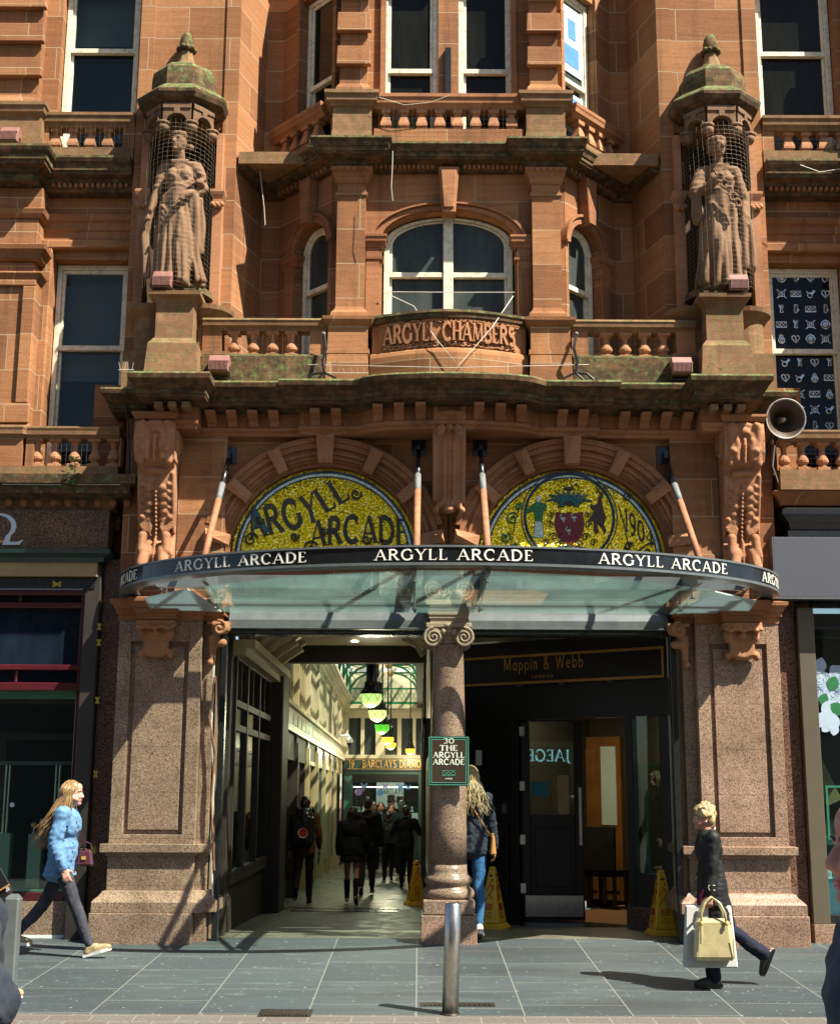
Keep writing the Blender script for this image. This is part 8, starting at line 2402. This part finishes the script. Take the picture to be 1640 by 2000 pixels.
    def body(self, mat='skin', curl=35, vox=None, lg=.72):
        J = self.J; m = MB(); C = m.capsule; b = self.bw
        m.ball(J['pel'], .10, .145 * b, .11); C(J['pel'], J['waist'], .10, .095); m.ball(J['chest'], .095, .135 * b, .17); C(J['neck'] + Vector((0, .13 * b, -.04)), J['neck'] + Vector((0, -.13 * b, -.04)), .05, .05)
        C(J['neck'] - Vector((0, 0, .05)), J['nk2'], .060, .052); C(J['nk2'], self.HP(-.015, 0, -.05), .050, .054)
        self.head_prims(m)
        for n in "LR":
            C(J['hip' + n], J['knee' + n], .078 * lg, .052 * lg); C(J['knee' + n], J['knee' + n] * .6 + J['ank' + n] * .4, .050 * lg, .054 * lg); C(J['knee' + n] * .6 + J['ank' + n] * .4, J['ank' + n], .054 * lg, .036 * max(lg, .85))
            C(J['ank' + n], J['toe' + n], .034, .028); m.ball(J['heel' + n] + Vector((0, 0, .02)), .03)
            C(J['sh' + n], J['elb' + n], .046, .038); C(J['elb' + n], J['wr' + n], .038, .025)
            self.hand(m, n, curl)
        v = vox or (.0075 if self.detail else .014)
        self.bodyo = self.done(m, "body", mat, None, v * self.s if False else v, 1)
        if self.detail:
            for s in (1, -1):
                m = MB(); m.ball(self.HP(.074, .031 * s, .006), .012, .012, .0095); self.done(m, "eye", 'eyewhite', self.bodyo, 0, 0)
                m = MB(); m.ball(self.HP(.0815, .0315 * s, .006), .006, .006, .0062); self.done(m, "iris", 'eye', self.bodyo, 0, 0)
                m = MB(); m.tube([self.HP(.084, .016 * s, .028), self.HP(.086, .032 * s, .034), self.HP(.074, .050 * s, .028)], [.004, .005, .003], 5); self.done(m, "eyebrow", 'hair_brown', self.bodyo, 0, 0)
            m = MB(); m.capsule(self.HP(.0855, .017, -.0585), self.HP(.0855, -.017, -.0585), .0062, .0062); m.capsule(self.HP(.083, .014, -.067), self.HP(.083, -.014, -.067), .0068, .0068); self.done(m, "lips", 'lip', self.bodyo, 0, 0)
    def trousers(self, mat, thick=1.0, hem=.052, top=1.02, folds=.008, flare=0.0, vox=.011, shorten=0.0):
        J = self.J; m = MB(); C = m.capsule; low = J['pel'].z
        m.ball(J['pel'] + Vector((-.01, 0, .0)), .118 * thick, .168 * self.bw, .12); m.ball(J['pel'] + Vector((-.045, .06, -.05)), .095 * thick, .085, .10); m.ball(J['pel'] + Vector((-.045, -.06, -.05)), .095 * thick, .085, .10)
        for n in "LR":
            k, a = J['knee' + n], J['ank' + n]
            mid = k * .62 + a * .38; end = k * (.10 + shorten) + a * (.90 - shorten)
            C(J['hip' + n] + Vector((0, 0, .01)), k, .096 * thick, .066 * thick); C(k, mid, .066 * thick, .064 * thick + flare * .4); C(mid, end, .064 * thick + flare * .4, hem + flare)
            d = (a - k).normalized()
            for i in range(4):   # wrinkles at knee and hem
                p = k + d * (-.06 + .035 * i); m.ball(p, .070 * thick, .068 * thick, .012)
                p = end - d * (.03 + .028 * i); m.ball(p, hem + flare + .004, hem + flare + .003, .010)
        self.legs = self.done(m, "trousers", mat, None, vox, 2, folds, 11)
        return self.legs
    def shoes(self, mat, sole='rubber_white', h=.03, low=False):
        J = self.J
        for n in "LR":
            a, t, hl = J['ank' + n], J['toe' + n], J['heel' + n]
            d = (t - hl).normalized(); u = Vector((-d.z, 0, d.x)); u = u if u.z > 0 else -u
            m = MB(); m.capsule(hl + u * .026 + d * .012, t + u * .018, .040, .034); m.capsule(hl + u * .03 + d * .02, hl + u * (.06 if not low else .04) + d * .03, .040, .038); m.capsule(hl + d * .09 + u * .045, t - d * .02 + u * .025, .040, .034)
            if not low: m.capsule(a + u * .0, hl + d * .10 + u * .055, .040, .036)
            s = self.done(m, "shoe", mat, None, .009, 1)
            m = MB()
            out = [(-.045, -.03), (-.055, 0), (-.045, .03), (.05, .036), (.14, .044), (.20, .036), (.235, .012), (.235, -.012), (.20, -.036), (.14, -.044), (.05, -.036)]
            vs = []
            for zz, g in ((-.014, .98), (.014, 1.03)):
                for x, y in out: vs.append(hl + d * (x * .98 + .01) + Vector((0, y * g, 0)) + u * zz)
            k = len(out); m.add(vs, [tuple(range(k - 1, -1, -1)), tuple(range(k, 2 * k))] + [(i, (i + 1) % k, k + (i + 1) % k, k + i) for i in range(k)])
            self.done(m, "sole", sole, s, 0, 0, smooth=False)
    def top(self, mat, name="jacket", hem=.86, thick=1.0, arm=1.0, flare=0.0, sleeves=True, collar=True, folds=.010, vox=.011, cuff=.96, rib=True, hoodie=False, ff=10):
        J = self.J; m = MB(); C = m.capsule; b = self.bw; dz = J['pel'].z - .93
        m.ball(J['chest'] + Vector((0, 0, .02)), .125 * thick, .185 * b * thick, .19); m.ball(J['waist'], .118 * thick, .165 * b * thick, .16)
        C(J['neck'] + Vector((-.01, .12 * b, -.055)), J['neck'] + Vector((-.01, -.12 * b, -.055)), .070 * thick, .070 * thick)
        hz = hem + dz; n = max(2, int((J['waist'].z - hz) / .045))
        for i in range(n + 1):
            t = i / n; c = J['waist'] * (1 - t) + Vector((-.012 - .01 * t, 0, hz + .03)) * t
            m.ball(c, (.120 + flare * t) * thick, (.172 + flare * t) * b * thick, .10)
        if sleeves:
            for q in "LR":
                s_, e, w = J['sh' + q], J['elb' + q], J['wr' + q]; w2 = e + (w - e) * cuff
                C(s_, e, .076 * arm, .062 * arm); C(e, w2, .062 * arm, .046 * arm); m.ball(s_, .078 * arm)
                if rib:
                    d = (w2 - e).normalized(); d0 = (e - s_).normalized()
                    for i in range(6):
                        p = e + d * (-.0 + .038 * i); rr = (.060 - .003 * i) * arm
                        m.tube([p + (d.orthogonal().normalized() * math.cos(a) + d.cross(d.orthogonal().normalized()) * math.sin(a)) * rr + d * .012 * math.sin(a * 2 + i) for a in [R(x) for x in range(0, 361, 30)]], .009, 6)
                    for i in range(3):
                        p = s_ + d0 * (.14 + .045 * i); rr = .061 * arm
                        m.tube([p + (d0.orthogonal().normalized() * math.cos(a) + d0.cross(d0.orthogonal().normalized()) * math.sin(a)) * rr + d0 * .014 * math.sin(a * 2 + i) for a in [R(x) for x in range(0, 361, 30)]], .010, 6)
        if collar:
            m.tube([J['neck'] + Vector((.062 * math.cos(a) + .0, .068 * math.sin(a), .028 - .035 * math.cos(a))) for a in [R(x) for x in range(25, 336, 20)]], .019, 8)
        if hoodie:
            m.ball(J['neck'] + Vector((-.10, 0, -.02)), .07, .11, .07)
        o = self.done(m, name, mat, None, vox, 2, folds, ff)
        return o
    def short_hair(self, mat, thick=.012, back=.0, seed=1, fringe=True, vol=1.0):
        m = MB(); H = self.HP; rr = random.Random(seed)
        m.ball(H(-.020, 0, .048), .100 * vol, .083 * vol, .088 * vol, rot=self.hq); m.ball(H(-.055, 0, -.005), .060 * vol, .074 * vol, .075 * vol, rot=self.hq)
        for i in range(170 if self.detail else 60):
            a, e = rr.uniform(-2.2, 2.2) + math.pi, rr.uniform(-.2, 1.5)
            p = Vector((-.016 + .098 * vol * math.cos(a) * math.cos(e), .082 * vol * math.sin(a) * math.cos(e), .045 + .088 * vol * math.sin(e)))
            d = Vector((rr.uniform(-.4, .4), rr.uniform(-.4, .4), -.5 if e < .5 else rr.uniform(-.2, .3))).normalized() * .03
            m.capsule(H(*p), H(*(p + d)), thick, thick * .6, 6)
        if fringe:
            for i in range(9):
                y = -.05 + .0125 * i; m.capsule(H(.03, y, .115), H(.078, y * 1.1 + rr.uniform(-.01, .01), .072 + rr.uniform(-.01, .015)), .018, .011, 6)
        self.done(m, "hair", mat, None, .0075 if self.detail else .012, 1)
    def long_hair(self, mat, L=.45, wind=(-.3, 0, 0), n=70, seed=2, spread=.05, curl=.02):
        m = MB(); H = self.HP; rr = random.Random(seed)
        m.ball(H(-.022, 0, .046), .102, .086, .090, rot=self.hq); m.ball(H(-.055, 0, -.01), .062, .078, .09, rot=self.hq)
        cap = self.done(m, "hair", mat, None, .008 if self.detail else .013, 1)
        m = MB(); w = Vector(wind)
        for i in range(n):
            a = rr.uniform(-2.05, 2.05) + math.pi
            e = rr.uniform(.05, 1.35)
            p0 = H(-.016 + .103 * math.cos(a) * math.cos(e), .087 * math.sin(a) * math.cos(e), .045 + .092 * math.sin(e))
            p1 = H(-.03 + .118 * math.cos(a) * .85, .098 * math.sin(a), -.02)
            l = L * rr.uniform(.6, 1.05); ph = rr.uniform(0, 6)
            pts = [p0, (p0 + p1) / 2 + (p1 - self.J['head']) * .10, p1]
            base = p1
            dv = Vector((rr.uniform(-1, 1), rr.uniform(-1, 1), 0)) * spread
            for k in range(1, 8):
                t = k / 7
                q = base + Vector((0, 0, -l * t)) + w * l * t ** 1.3 + dv * t * 2 + Vector((math.sin(t * 7 + ph), math.cos(t * 6 + ph), 0)) * curl * t
                pts.append(q)
            r0 = rr.uniform(.0045, .0085)
            m.tube(pts, [r0 * .8, r0, r0] + [r0 * (1 - .7 * k / 7) for k in range(1, 8)], 5)
        self.done(m, "hair_locks", mat, cap, 0, 0)
        return cap
    def strap(self, pts, mat, r=.010, par=None, name="strap"):
        m = MB(); m.tube(pts, r, 6); return self.done(m, name, mat, par, 0, 0)

def bag(name, lab, mat, fig, c, w, h, d, rz=0.0, taper=.0, par_mat=None, strap_top=None, round_=.02):
    """a separate top-level bag: c is the middle of its base in the figure's frame"""
    q = Matrix.Rotation(fig.t.rotation_euler.z, 3, 'Z')
    P0 = fig.t.location + q @ (Vector(c) * fig.s)
    t = thing(name, lab, "bag", P0, None, fig.t.rotation_euler.z + rz)
    m = MB(); m.box(-w / 2, w / 2, -d / 2, d / 2, 0, h, tx=taper, ty=d * .26)
    b = m.build("bag_body", M[mat], t, local=True, bevel=round_)
    return t, b
up_ = lambda g, z: Vector((g.x, g.y, z))

# woman in the denim jacket, striding to the right
g = on_ground(112, 1868)
f = Fig("person", "woman with long windblown blond hair striding in a blue denim jacket and dark jeans", 1.61, g, 0, legL=(-26, 16), legR=(25, 2), armL=(-6, 4, 14), armR=(-10, 8, 34), lean=3, footR=16, footL=-4, headpitch=-2)
den = f
f.body()
f.trousers('denim_dark', .92, .043, folds=.006)
f.shoes('shoe_beige')
jk = f.top('denim', "denim_jacket", hem=.80, thick=1.10, arm=1.08, flare=.012, folds=.014)
m = MB()
J = f.J
m.box(.03, .12, -.205, -.19, J['chest'].z - .02, J['chest'].z - .012); m.box(.03, .11, -.2051, -.19, J['chest'].z + .012, J['chest'].z + .055)
f.done(m, "pocket_flap", 'denim', jk, 0, 0, smooth=False)
for k in range(5):
    m = MB(); m.ball((.145 - .003 * k, -.10, J['chest'].z + .05 - .085 * k), .008); f.done(m, "button", 'rust', jk, 0, 0)
m = MB()
for k in range(12):
    a = R(k * 30); m.tube([(-.022 + .15 * math.cos(a), .20 * math.sin(a), J['pel'].z - .115), (-.022 + .15 * math.cos(a + R(30)), .20 * math.sin(a + R(30)), J['pel'].z - .115)], .016, 6)
f.done(m, "waistband", 'denim', jk, .009, 1)
f.long_hair('hair_blond', .50, (-.30, 0, .0), 360, 5, .055, .024)
t, b = bag("handbag", "small plum handbag hanging at the hip of the woman in denim", 'plum_leather', f, (.20, .06, J['pel'].z - .04), .17, .15, .08, 0, .025)
m = MB(); m.tube([(-.06, 0, .14), (-.05, 0, .20), (.0, 0, .22), (.05, 0, .20), (.06, 0, .14)], .007, 6); m.build("handle", M['plum_leather'], b, local=True)
m = MB(); m.box(-.02, .02, -.046, -.0405, .06, .09); m.build("clasp", M['gold'], b, local=True)
f.strap([(.20, .06, J['pel'].z + .10), (.15, -.02, J['chest'].z - .05), (.08, -.08, J['chest'].z + .12), (-.02, -.10, J['neck'].z - .02)], 'plum_leather', .006)

# elderly woman in the black coat, walking to the left
g = on_ground(1398, 1927)
f = Fig("person", "elderly woman with short blond hair walking left in a black coat with cream piping", 1.43, g, math.pi, legL=(5, 4), legR=(-24, 30), armL=(4, 5, 4), armR=(-6, 4, 12), lean=3, footL=0, footR=-66, headpitch=-3)
old = f
f.body('skin_ruddy', 75)
f.trousers('navy', .98, .062, folds=.008, flare=.012, shorten=-.02)
f.shoes('black_leather', 'black', low=True)
J = f.J
ct = f.top('coat', "coat", hem=.56, thick=1.10, arm=1.06, flare=.055, folds=.010, rib=False)
pz = lambda a, rr, z: (rr * math.cos(a), rr * 1.15 * math.sin(a), z)
m = MB(); m.tube([J['neck'] + Vector((.070 * math.cos(a), .080 * math.sin(a), .020 - .05 * math.cos(a))) for a in [R(x) for x in range(30, 331, 20)]] + [J['chest'] + Vector((.128, -.02, .09))], .0055, 5); f.done(m, "collar_piping", 'piping', ct, 0, 0)
m = MB()
e, w = J['elbL'], J['wrL']; d = (w - e).normalized(); c0 = e + d * .15
m.tube([c0 + Vector((-.03, .054, 0)), c0 + Vector((.03, .054, .0)), c0 + Vector((.035, .052, -.02)), c0 + Vector((.028, .052, -.045)), c0 + Vector((-.03, .052, -.045))], .0045, 5); f.done(m, "cuff_piping", 'piping', ct, 0, 0)
for k in range(4):
    m = MB(); m.ball((.132 + .012 * k, .03, J['chest'].z + .02 - .14 * k), .010); f.done(m, "button", 'gold', ct, 0, 0)
f.short_hair('hair_gold', .0085, seed=4, vol=1.12)
m = MB(); m.ball(f.HP(-.005, .088, -.035), .009); f.done(m, "earring", 'pearl', f.bodyo, 0, 0)
hw = J['wrL'] + J['hdL'] * .09
t, b = bag("handbag", "pale gold leather handbag held in the elderly woman's hand", 'gold_leather', f, (hw.x - .01, hw.y + .07, hw.z - .50), .34, .32, .15, 0, .035, round_=.03)
for s in (-1, 1):
    m = MB(); m.tube([(-.10, s * .055, .29), (-.095, s * .05, .36), (-.06, s * .035, .44), (0, s * .012, .485), (.06, s * .035, .44), (.095, s * .05, .36), (.10, s * .055, .29)], .010, 8); m.build("handle", M['gold_leather'], b, local=True, smooth=True)
    for x in (-.10, .10):
        m = MB(); m.lathe((x, s * .068, .285), [(0, -.018), (.014, -.012), (.014, .012), (0, .018)], 10, cap=False); m.build("ring", M['gold'], b, local=True, smooth=True)
m = MB(); m.tube([(.105, .09, .27), (.11, .10, .20), (.115, .10, .13)], .012, 6); m.build("tassel", M['gold_leather'], b, local=True)
m = MB(); m.box(-.155, .155, -.0825, -.0755, .02, .028); m.box(-.15, -.14, .076, .08, .03, .18); m.box(.14, .15, .076, .08, .03, .18); m.build("seam_trim", M['gold_leather'], b, local=True)
t, b = bag("carrier_bag", "grey white carrier bag with red cord handles behind the gold handbag", 'bagplastic', f, (hw.x + .0, hw.y - .05, hw.z - .58), .43, .48, .10, 0, .03, round_=.01)
for s in (-1, 1):
    m = MB(); m.tube([(-.06, s * .02, .44), (-.055, s * .02, .54), (-.02, s * .015, .60), (.03, s * .015, .60), (.055, s * .02, .54), (.06, s * .02, .44)], .007, 6); m.build("cord_handle", M['magenta'], b, local=True)

# man close to the camera at the right edge
Yn = -10.35
Xe, Ze = at(1655, 1690, Yn)
gz_ = ground_z(Yn)
Hn = (Ze - gz_) / (1.591 / 1.70) 
f = Fig("person", "man in a blue grey jacket close to the camera, cut off by the right edge", Hn, (Xe + .03, Yn, gz_), math.pi, legL=(12, 6), legR=(-14, 10), armL=(12, 8, 12), armR=(8, 8, 12), lean=-2, headpitch=2)
# bring the nose to its place whatever the lean did
nose = f.HP(.115, 0, -.022) * f.s
tx, tz = at(1607, 1688, Yn)
f.t.location = (tx + nose.x, Yn, f.t.location.z); ORG[f.t.name] = f.t.location.copy()
f.body('skin_ruddy', 35, .0055)
f.trousers('navy'); f.shoes('black_leather', 'black')
f.top('bluegrey', "jacket", hem=.84, thick=1.10, arm=1.0)
f.short_hair('hair_ginger', .010, seed=9, fringe=False, vol=1.0)

# person at the left edge in red with a dark bag
g0 = on_ground(-58, 1955)
f = Fig("person", "person in a red coat and blue jeans cut off by the left edge", 1.66, g0, 0, legL=(-18, 14), legR=(20, 6), armL=(-10, 6, 8), armR=(-12, 4, 8), lean=-5)
f.body(); f.trousers('denim_blue'); f.shoes('shoe_beige'); f.top('redcloth', "coat", hem=.72, flare=.03, thick=1.05); f.short_hair('hair_brown', seed=3, vol=1.1)
q = f.J['pel']
t, b = bag("satchel", "black leather satchel on the hip of the person in red", 'black_leather', f, (.20, -.26, q.z - .20), .36, .30, .14, R(4), .02, round_=.025)
t.rotation_euler = (R(0), R(-32), t.rotation_euler.z)
m = MB(); m.box(-.20, .20, -.078, -.0705, .06, .30); m.build("flap", M['black_leather'], b, local=True, bevel=.01)
m = MB(); m.tube([(-.2, -.08, .06), (.2, -.08, .06)], .006, 6); m.build("pale_edge", M['tan_leather'], b, local=True)
# elbow of a second passer-by, nearer still
Yb = -9.2
xb, zb_ = at(35, 1960, Yb)
f = Fig("person", "person in a dark navy jacket whose elbow enters at the bottom left corner", 1.70, (xb - .185, Yb, ground_z(Yb)), math.pi, legL=(-10, 8), legR=(10, 4), armL=(-44, 8, 85), armR=(10, 12, 30), lean=2)
f.body(); f.trousers('charcoal'); f.shoes('black_leather', 'black'); f.top('navytop', "jacket", hem=.84, thick=1.1, arm=1.15); f.short_hair('hair_brown', seed=6)

# blonde woman behind the column, walking in
g = on_ground(918, 1832)
f = Fig("person", "woman seen from behind beside the column, long blond hair and blue jeans", 1.66, g, math.pi / 2, legL=(12, 4), legR=(-8, 6), armL=(5, 8, 20), armR=(4, 12, 12), lean=-1)
f.body(); f.trousers('denim_blue', .93, .045, shorten=.05); f.shoes('whitecloth'); f.top('navytop', "top", hem=.82, thick=1.08, flare=.012, folds=.014, arm=.92)
f.long_hair('hair_gold', .36, (-.05, -.10, .0), 260, 8, .06, .028)
J = f.J
f.strap([J['neck'] + Vector((-.08, .08, -.02)), J['chest'] + Vector((-.15, -.03, 0)), J['waist'] + Vector((-.12, -.17, -.02)), J['pel'] + Vector((-.05, -.21, .06))], 'tan_leather', .009)
t, b = bag("shoulder_bag", "tan leather shoulder bag on the hip of the blonde woman by the column", 'tan_leather', f, (-.03, -.235, J['pel'].z - .13), .20, .20, .07, 0, .03, round_=.028)
m = MB(); m.lathe((-.02, 0, .205), [(0, -.012), (.018, 0), (0, .012)], 10, cap=False); m.build("ring", M['gold'], b, local=True)

# people inside the arcade
GA = "people walking inside the arcade"
def walker(u, vfeet, vtop, lab, rz=math.pi / 2, **kw):
    g = on_ground(u, vfeet)
    H = at(u, vtop, g.y)[1] - g.z
    return Fig("person", lab, H, g, rz, group=GA, detail=0, **kw)
f = walker(592, 1765, 1560, "man with a black backpack and mustard hoodie walking into the arcade", legL=(-20, 35), legR=(6, 3), armL=(-14, 10, 12), armR=(12, 10, 18))
f.body(); f.trousers('darkcloth'); f.shoes('darkcloth', 'black'); f.top('ochre', "hoodie", hem=.80, thick=1.1, arm=1.08, hoodie=True); f.short_hair('hair_brown', seed=11, fringe=False)
J = f.J
bp_ = thing("backpack", "black backpack with a round red and white badge on the man in the mustard hoodie", "bag", f.t.location + Matrix.Rotation(math.pi / 2, 3, 'Z') @ (Vector((-.20, 0, J['waist'].z - .10)) * f.s), None, math.pi / 2)
m = MB(); m.ball((0, 0, .12), .11, .165, .17); m.ball((0, 0, .34), .10, .145, .16); m.box(-.09, .08, -.15, .15, .0, .36); bb = m.build("pack", M['black_leather'], bp_, local=True, remesh=.014, relax=3)
m = MB(); m.lathe((0, 0, 0), [(0, .0), (.075, .0), (.075, .012), (0, .012)], 20, cap=False); m.v = [(-.118 - z, x, y + .14) for x, y, z in m.v]; m.build("badge", M['red'], bb, local=True)
m = MB(); m.lathe((0, 0, 0), [(.062, .012), (.07, .016), (.07, .012)], 20, cap=False); m.v = [(-.118 - z, x, y + .14) for x, y, z in m.v]; m.build("badge_ring", M['white'], bb, local=True)
for s in (-1, 1):
    m = MB(); m.tube([(-.02, s * .09, .46), (.09, s * .11, .50), (.20, s * .12, .44), (.24, s * .12, .28)], .018, 6); m.build("strap", M['black_leather'], bp_, local=True)
f = walker(686, 1766, 1580, "woman in a black jacket and short skirt with bare legs in the arcade", legL=(10, 3), legR=(-12, 16), armL=(4, 12, 20), armR=(4, 12, 30))
f.body(lg=1.0); f.top('darkcloth', "jacket", hem=.84, thick=1.25, arm=1.25, flare=.02)
m = MB(); m.lathe((f.J['pel'].x, 0, 0), [(.12, f.J['pel'].z + .08), (.16, f.J['pel'].z - .02), (.20, f.J['pel'].z - .18), (.205, f.J['pel'].z - .20), (.0, f.J['pel'].z - .19)], 24, cap=False, sy=1.1); f.done(m, "skirt", 'darkcloth', None, 0, 0)
m = MB()
for n in "LR": m.capsule(f.J['knee' + n] * .75 + f.J['ank' + n] * .25, f.J['ank' + n], .062, .045); m.capsule(f.J['ank' + n], f.J['toe' + n], .045, .036)
f.done(m, "boots", 'darkcloth', None, .012, 1); f.long_hair('hair_brown', .22, (0, 0, 0), 40, 3, .03, .01)
f = walker(716, 1748, 1562, "man in a dark coat walking beside the woman in the short skirt", legL=(-14, 14), legR=(12, 3), armL=(8, 6, 10), armR=(-6, 12, 12))
f.body(); f.trousers('olive'); f.shoes('darkcloth', 'black'); f.top('darkcloth', "coat", hem=.70, thick=1.12, arm=1.1); f.short_hair('hair_brown', seed=12, fringe=False)
f = walker(757, 1720, 1588, "person in dark clothes with a grey rucksack, left of the man carrying papers", legL=(2, 2), legR=(-6, 8), armL=(6, 6, 12), armR=(20, 10, 60))
f.body(); f.trousers('darkcloth'); f.shoes('darkcloth', 'black'); f.top('darkcloth', "coat", hem=.72, thick=1.15, arm=1.1); f.short_hair('hair_brown', seed=13, fringe=False)
rk = thing("rucksack", "grey rucksack on the back of the dark figure in the arcade", "bag", f.t.location + Matrix.Rotation(math.pi / 2, 3, 'Z') @ (Vector((-.19, -.08, f.J['pel'].z + .0)) * f.s), None, math.pi / 2)
m = MB(); m.ball((0, 0, .2), .10, .15, .2); m.box(-.08, .08, -.13, .13, .0, .3); m.build("pack", M['charcoal'], rk, local=True, remesh=.016, relax=3)
f = walker(792, 1734, 1577, "man with elbows out and folded forearms walking away on the right of the arcade", legL=(4, 2), legR=(-6, 6), armL=(18, 26, 80), armR=(18, 26, 80))
f.body(); f.trousers('darkcloth'); f.shoes('darkcloth', 'black'); f.top('darkcloth', "shirt", hem=.84, thick=1.08, arm=1.05); f.short_hair('hair_brown', seed=14, fringe=False)
f = walker(553, 1722, 1575, "shadowed woman in a patterned skirt by the left wall of the arcade", legL=(5, 2), legR=(-5, 4))
f.body(); f.trousers('charcoal', 1.2); f.shoes('whitecloth'); f.top('charcoal', "coat", hem=.74, thick=1.15); f.long_hair('hair_brown', .2, (0, 0, 0), 36, 5, .03, .01)
f = walker(567, 1716, 1577, "shadowed grey haired person against the left wall of the arcade", legL=(3, 2), legR=(-8, 8))
f.body(); f.trousers('darkcloth'); f.shoes('whitecloth'); f.top('darkcloth', "coat", hem=.78, thick=1.12); f.short_hair('hair_grey', seed=15, fringe=False)
# the far group before the end shop: some face us
FG = "people standing near the far shop"
def far(u, vtop, Y, lab, rz, topmat, hair, hat=False, long=False, H=None, legs='darkcloth'):
    X, zt = at(u, vtop, Y); gz0 = ground_z(Y)
    f = Fig("person", lab, H or max(1.5, min(1.9, zt - gz0)), (X, Y, gz0), rz, group=FG, detail=0, legL=(4, 2), legR=(-4, 3), armL=(8, 6, 30), armR=(4, 6, 20))
    f.body(vox=.018); f.trousers(legs, vox=.018); f.top(topmat, "jacket", hem=.82, vox=.018, rib=False)
    if long: f.long_hair(hair, .28, (0, 0, 0), 30, 4, .03, .01)
    else: f.short_hair(hair, seed=int(u), fringe=False)
    if hat:
        m = MB(); h0 = f.HP(-.01, 0, .06); m.lathe((h0.x, h0.y, h0.z), [(0, .0), (.15, .0), (.155, .012), (.105, .02), (.10, .16), (.0, .165)], 20, cap=False); f.done(m, "top_hat", 'black', None, 0, 0)
        m = MB(); c = f.J['chest']; m.sheet([(0, 0)] * 3, 0) if False else m.box(.10, .135, -.035, .035, c.z - .12, c.z + .14); f.done(m, "shirt_front", 'whitecloth', None, 0, 0, smooth=False)
    return f
far(729, 1568, 19.5, "woman in a blue denim jacket facing the street in front of the far shop", -math.pi / 2 + .2, 'denim', 'hair_brown', long=True)
far(744, 1569, 20.5, "dark haired woman in black facing the street in the far group", -math.pi / 2, 'darkcloth', 'hair_brown', long=True)
far(763, 1573, 21.0, "woman with a dark coat and pale face half hidden in the far group", -math.pi / 2 + .3, 'darkcloth', 'hair_brown', long=True)
far(763, 1553, 25.5, "doorman in a top hat turned to the right at the far shop", -math.pi / 2 + .9, 'darkcloth', 'hair_brown', hat=True, H=1.86)
far(781, 1554, 26.0, "second doorman in a top hat nearer the right jamb of the far shop", -math.pi / 2 + .5, 'darkcloth', 'hair_brown', hat=True, H=1.84)
far(784, 1566, 17.0, "grey haired person in a blue grey jacket among the far group", math.pi / 2 - .3, 'bluegrey', 'hair_grey')
# ---------------------------------------------------------------- the street side behind the camera (seen only as reflections)
op = thing("street_building", "buff stone building across the street with rows of windows and a lit sign", "building", (0, -24, -1))
m = MB()
YO = -24.0
for i, (x0, x1, h) in enumerate(((-26, -13, 12), (-13, -2, 9.0), (-2, 9, 11), (9, 22, 8.5))):
    m.box(x0 + .01, x1 - .01, YO - 8, YO, -1.5, h); 
m.build("wall", M['farwall'], op)
m = MB()
for i in range(15):
    for j in range(4):
        x = -24 + i * 3.1; z = 4.2 + j * 2.9
        if z < 7: m.box(x, x + 1.2, YO + .001, YO + .03, z, z + 1.9)
w_ = m.build("window_row", M['pane_dark'], op); w_['kind'] = 'stuff'
m = MB()
for i in range(8): m.box(-24 + i * 6, -19.5 + i * 6, YO + .001, YO + .03, -.5, 2.9)
m.build("shop_windows", M['pane_dark'], op)
m = MB(); m.box(-26, 22, YO + .001, YO + .12, 3.1, 3.9); m.build("fascia", M['black'], op)
# lit shop name opposite, seen mirrored in the black door
pl, w = lettering("JAEGER", .37, .13, True, True, .08)
s0, z0 = on_m(1073, 1475, -.1)
pd = Vector((MA.x + md.x * s0, MA.y + md.y * s0))
dirv = Vector((pd.x - CAM.x, pd.y - CAM.y)); refl = Vector((dirv.x, -dirv.y))
tt = (YO + .13 - pd.y) / refl.y
zz = z0 + (z0 - CAM.z) / dirv.length * (refl * tt).length
cx_ = pd.x + refl.x * tt
lt = m = MB(); m.letters(pl, lambda a, b, o: (cx_ + w / 2 - a, YO + .13 + o, zz - .18 + b), .02)
m.build("sign_lettering", M['sign_glow'], op)
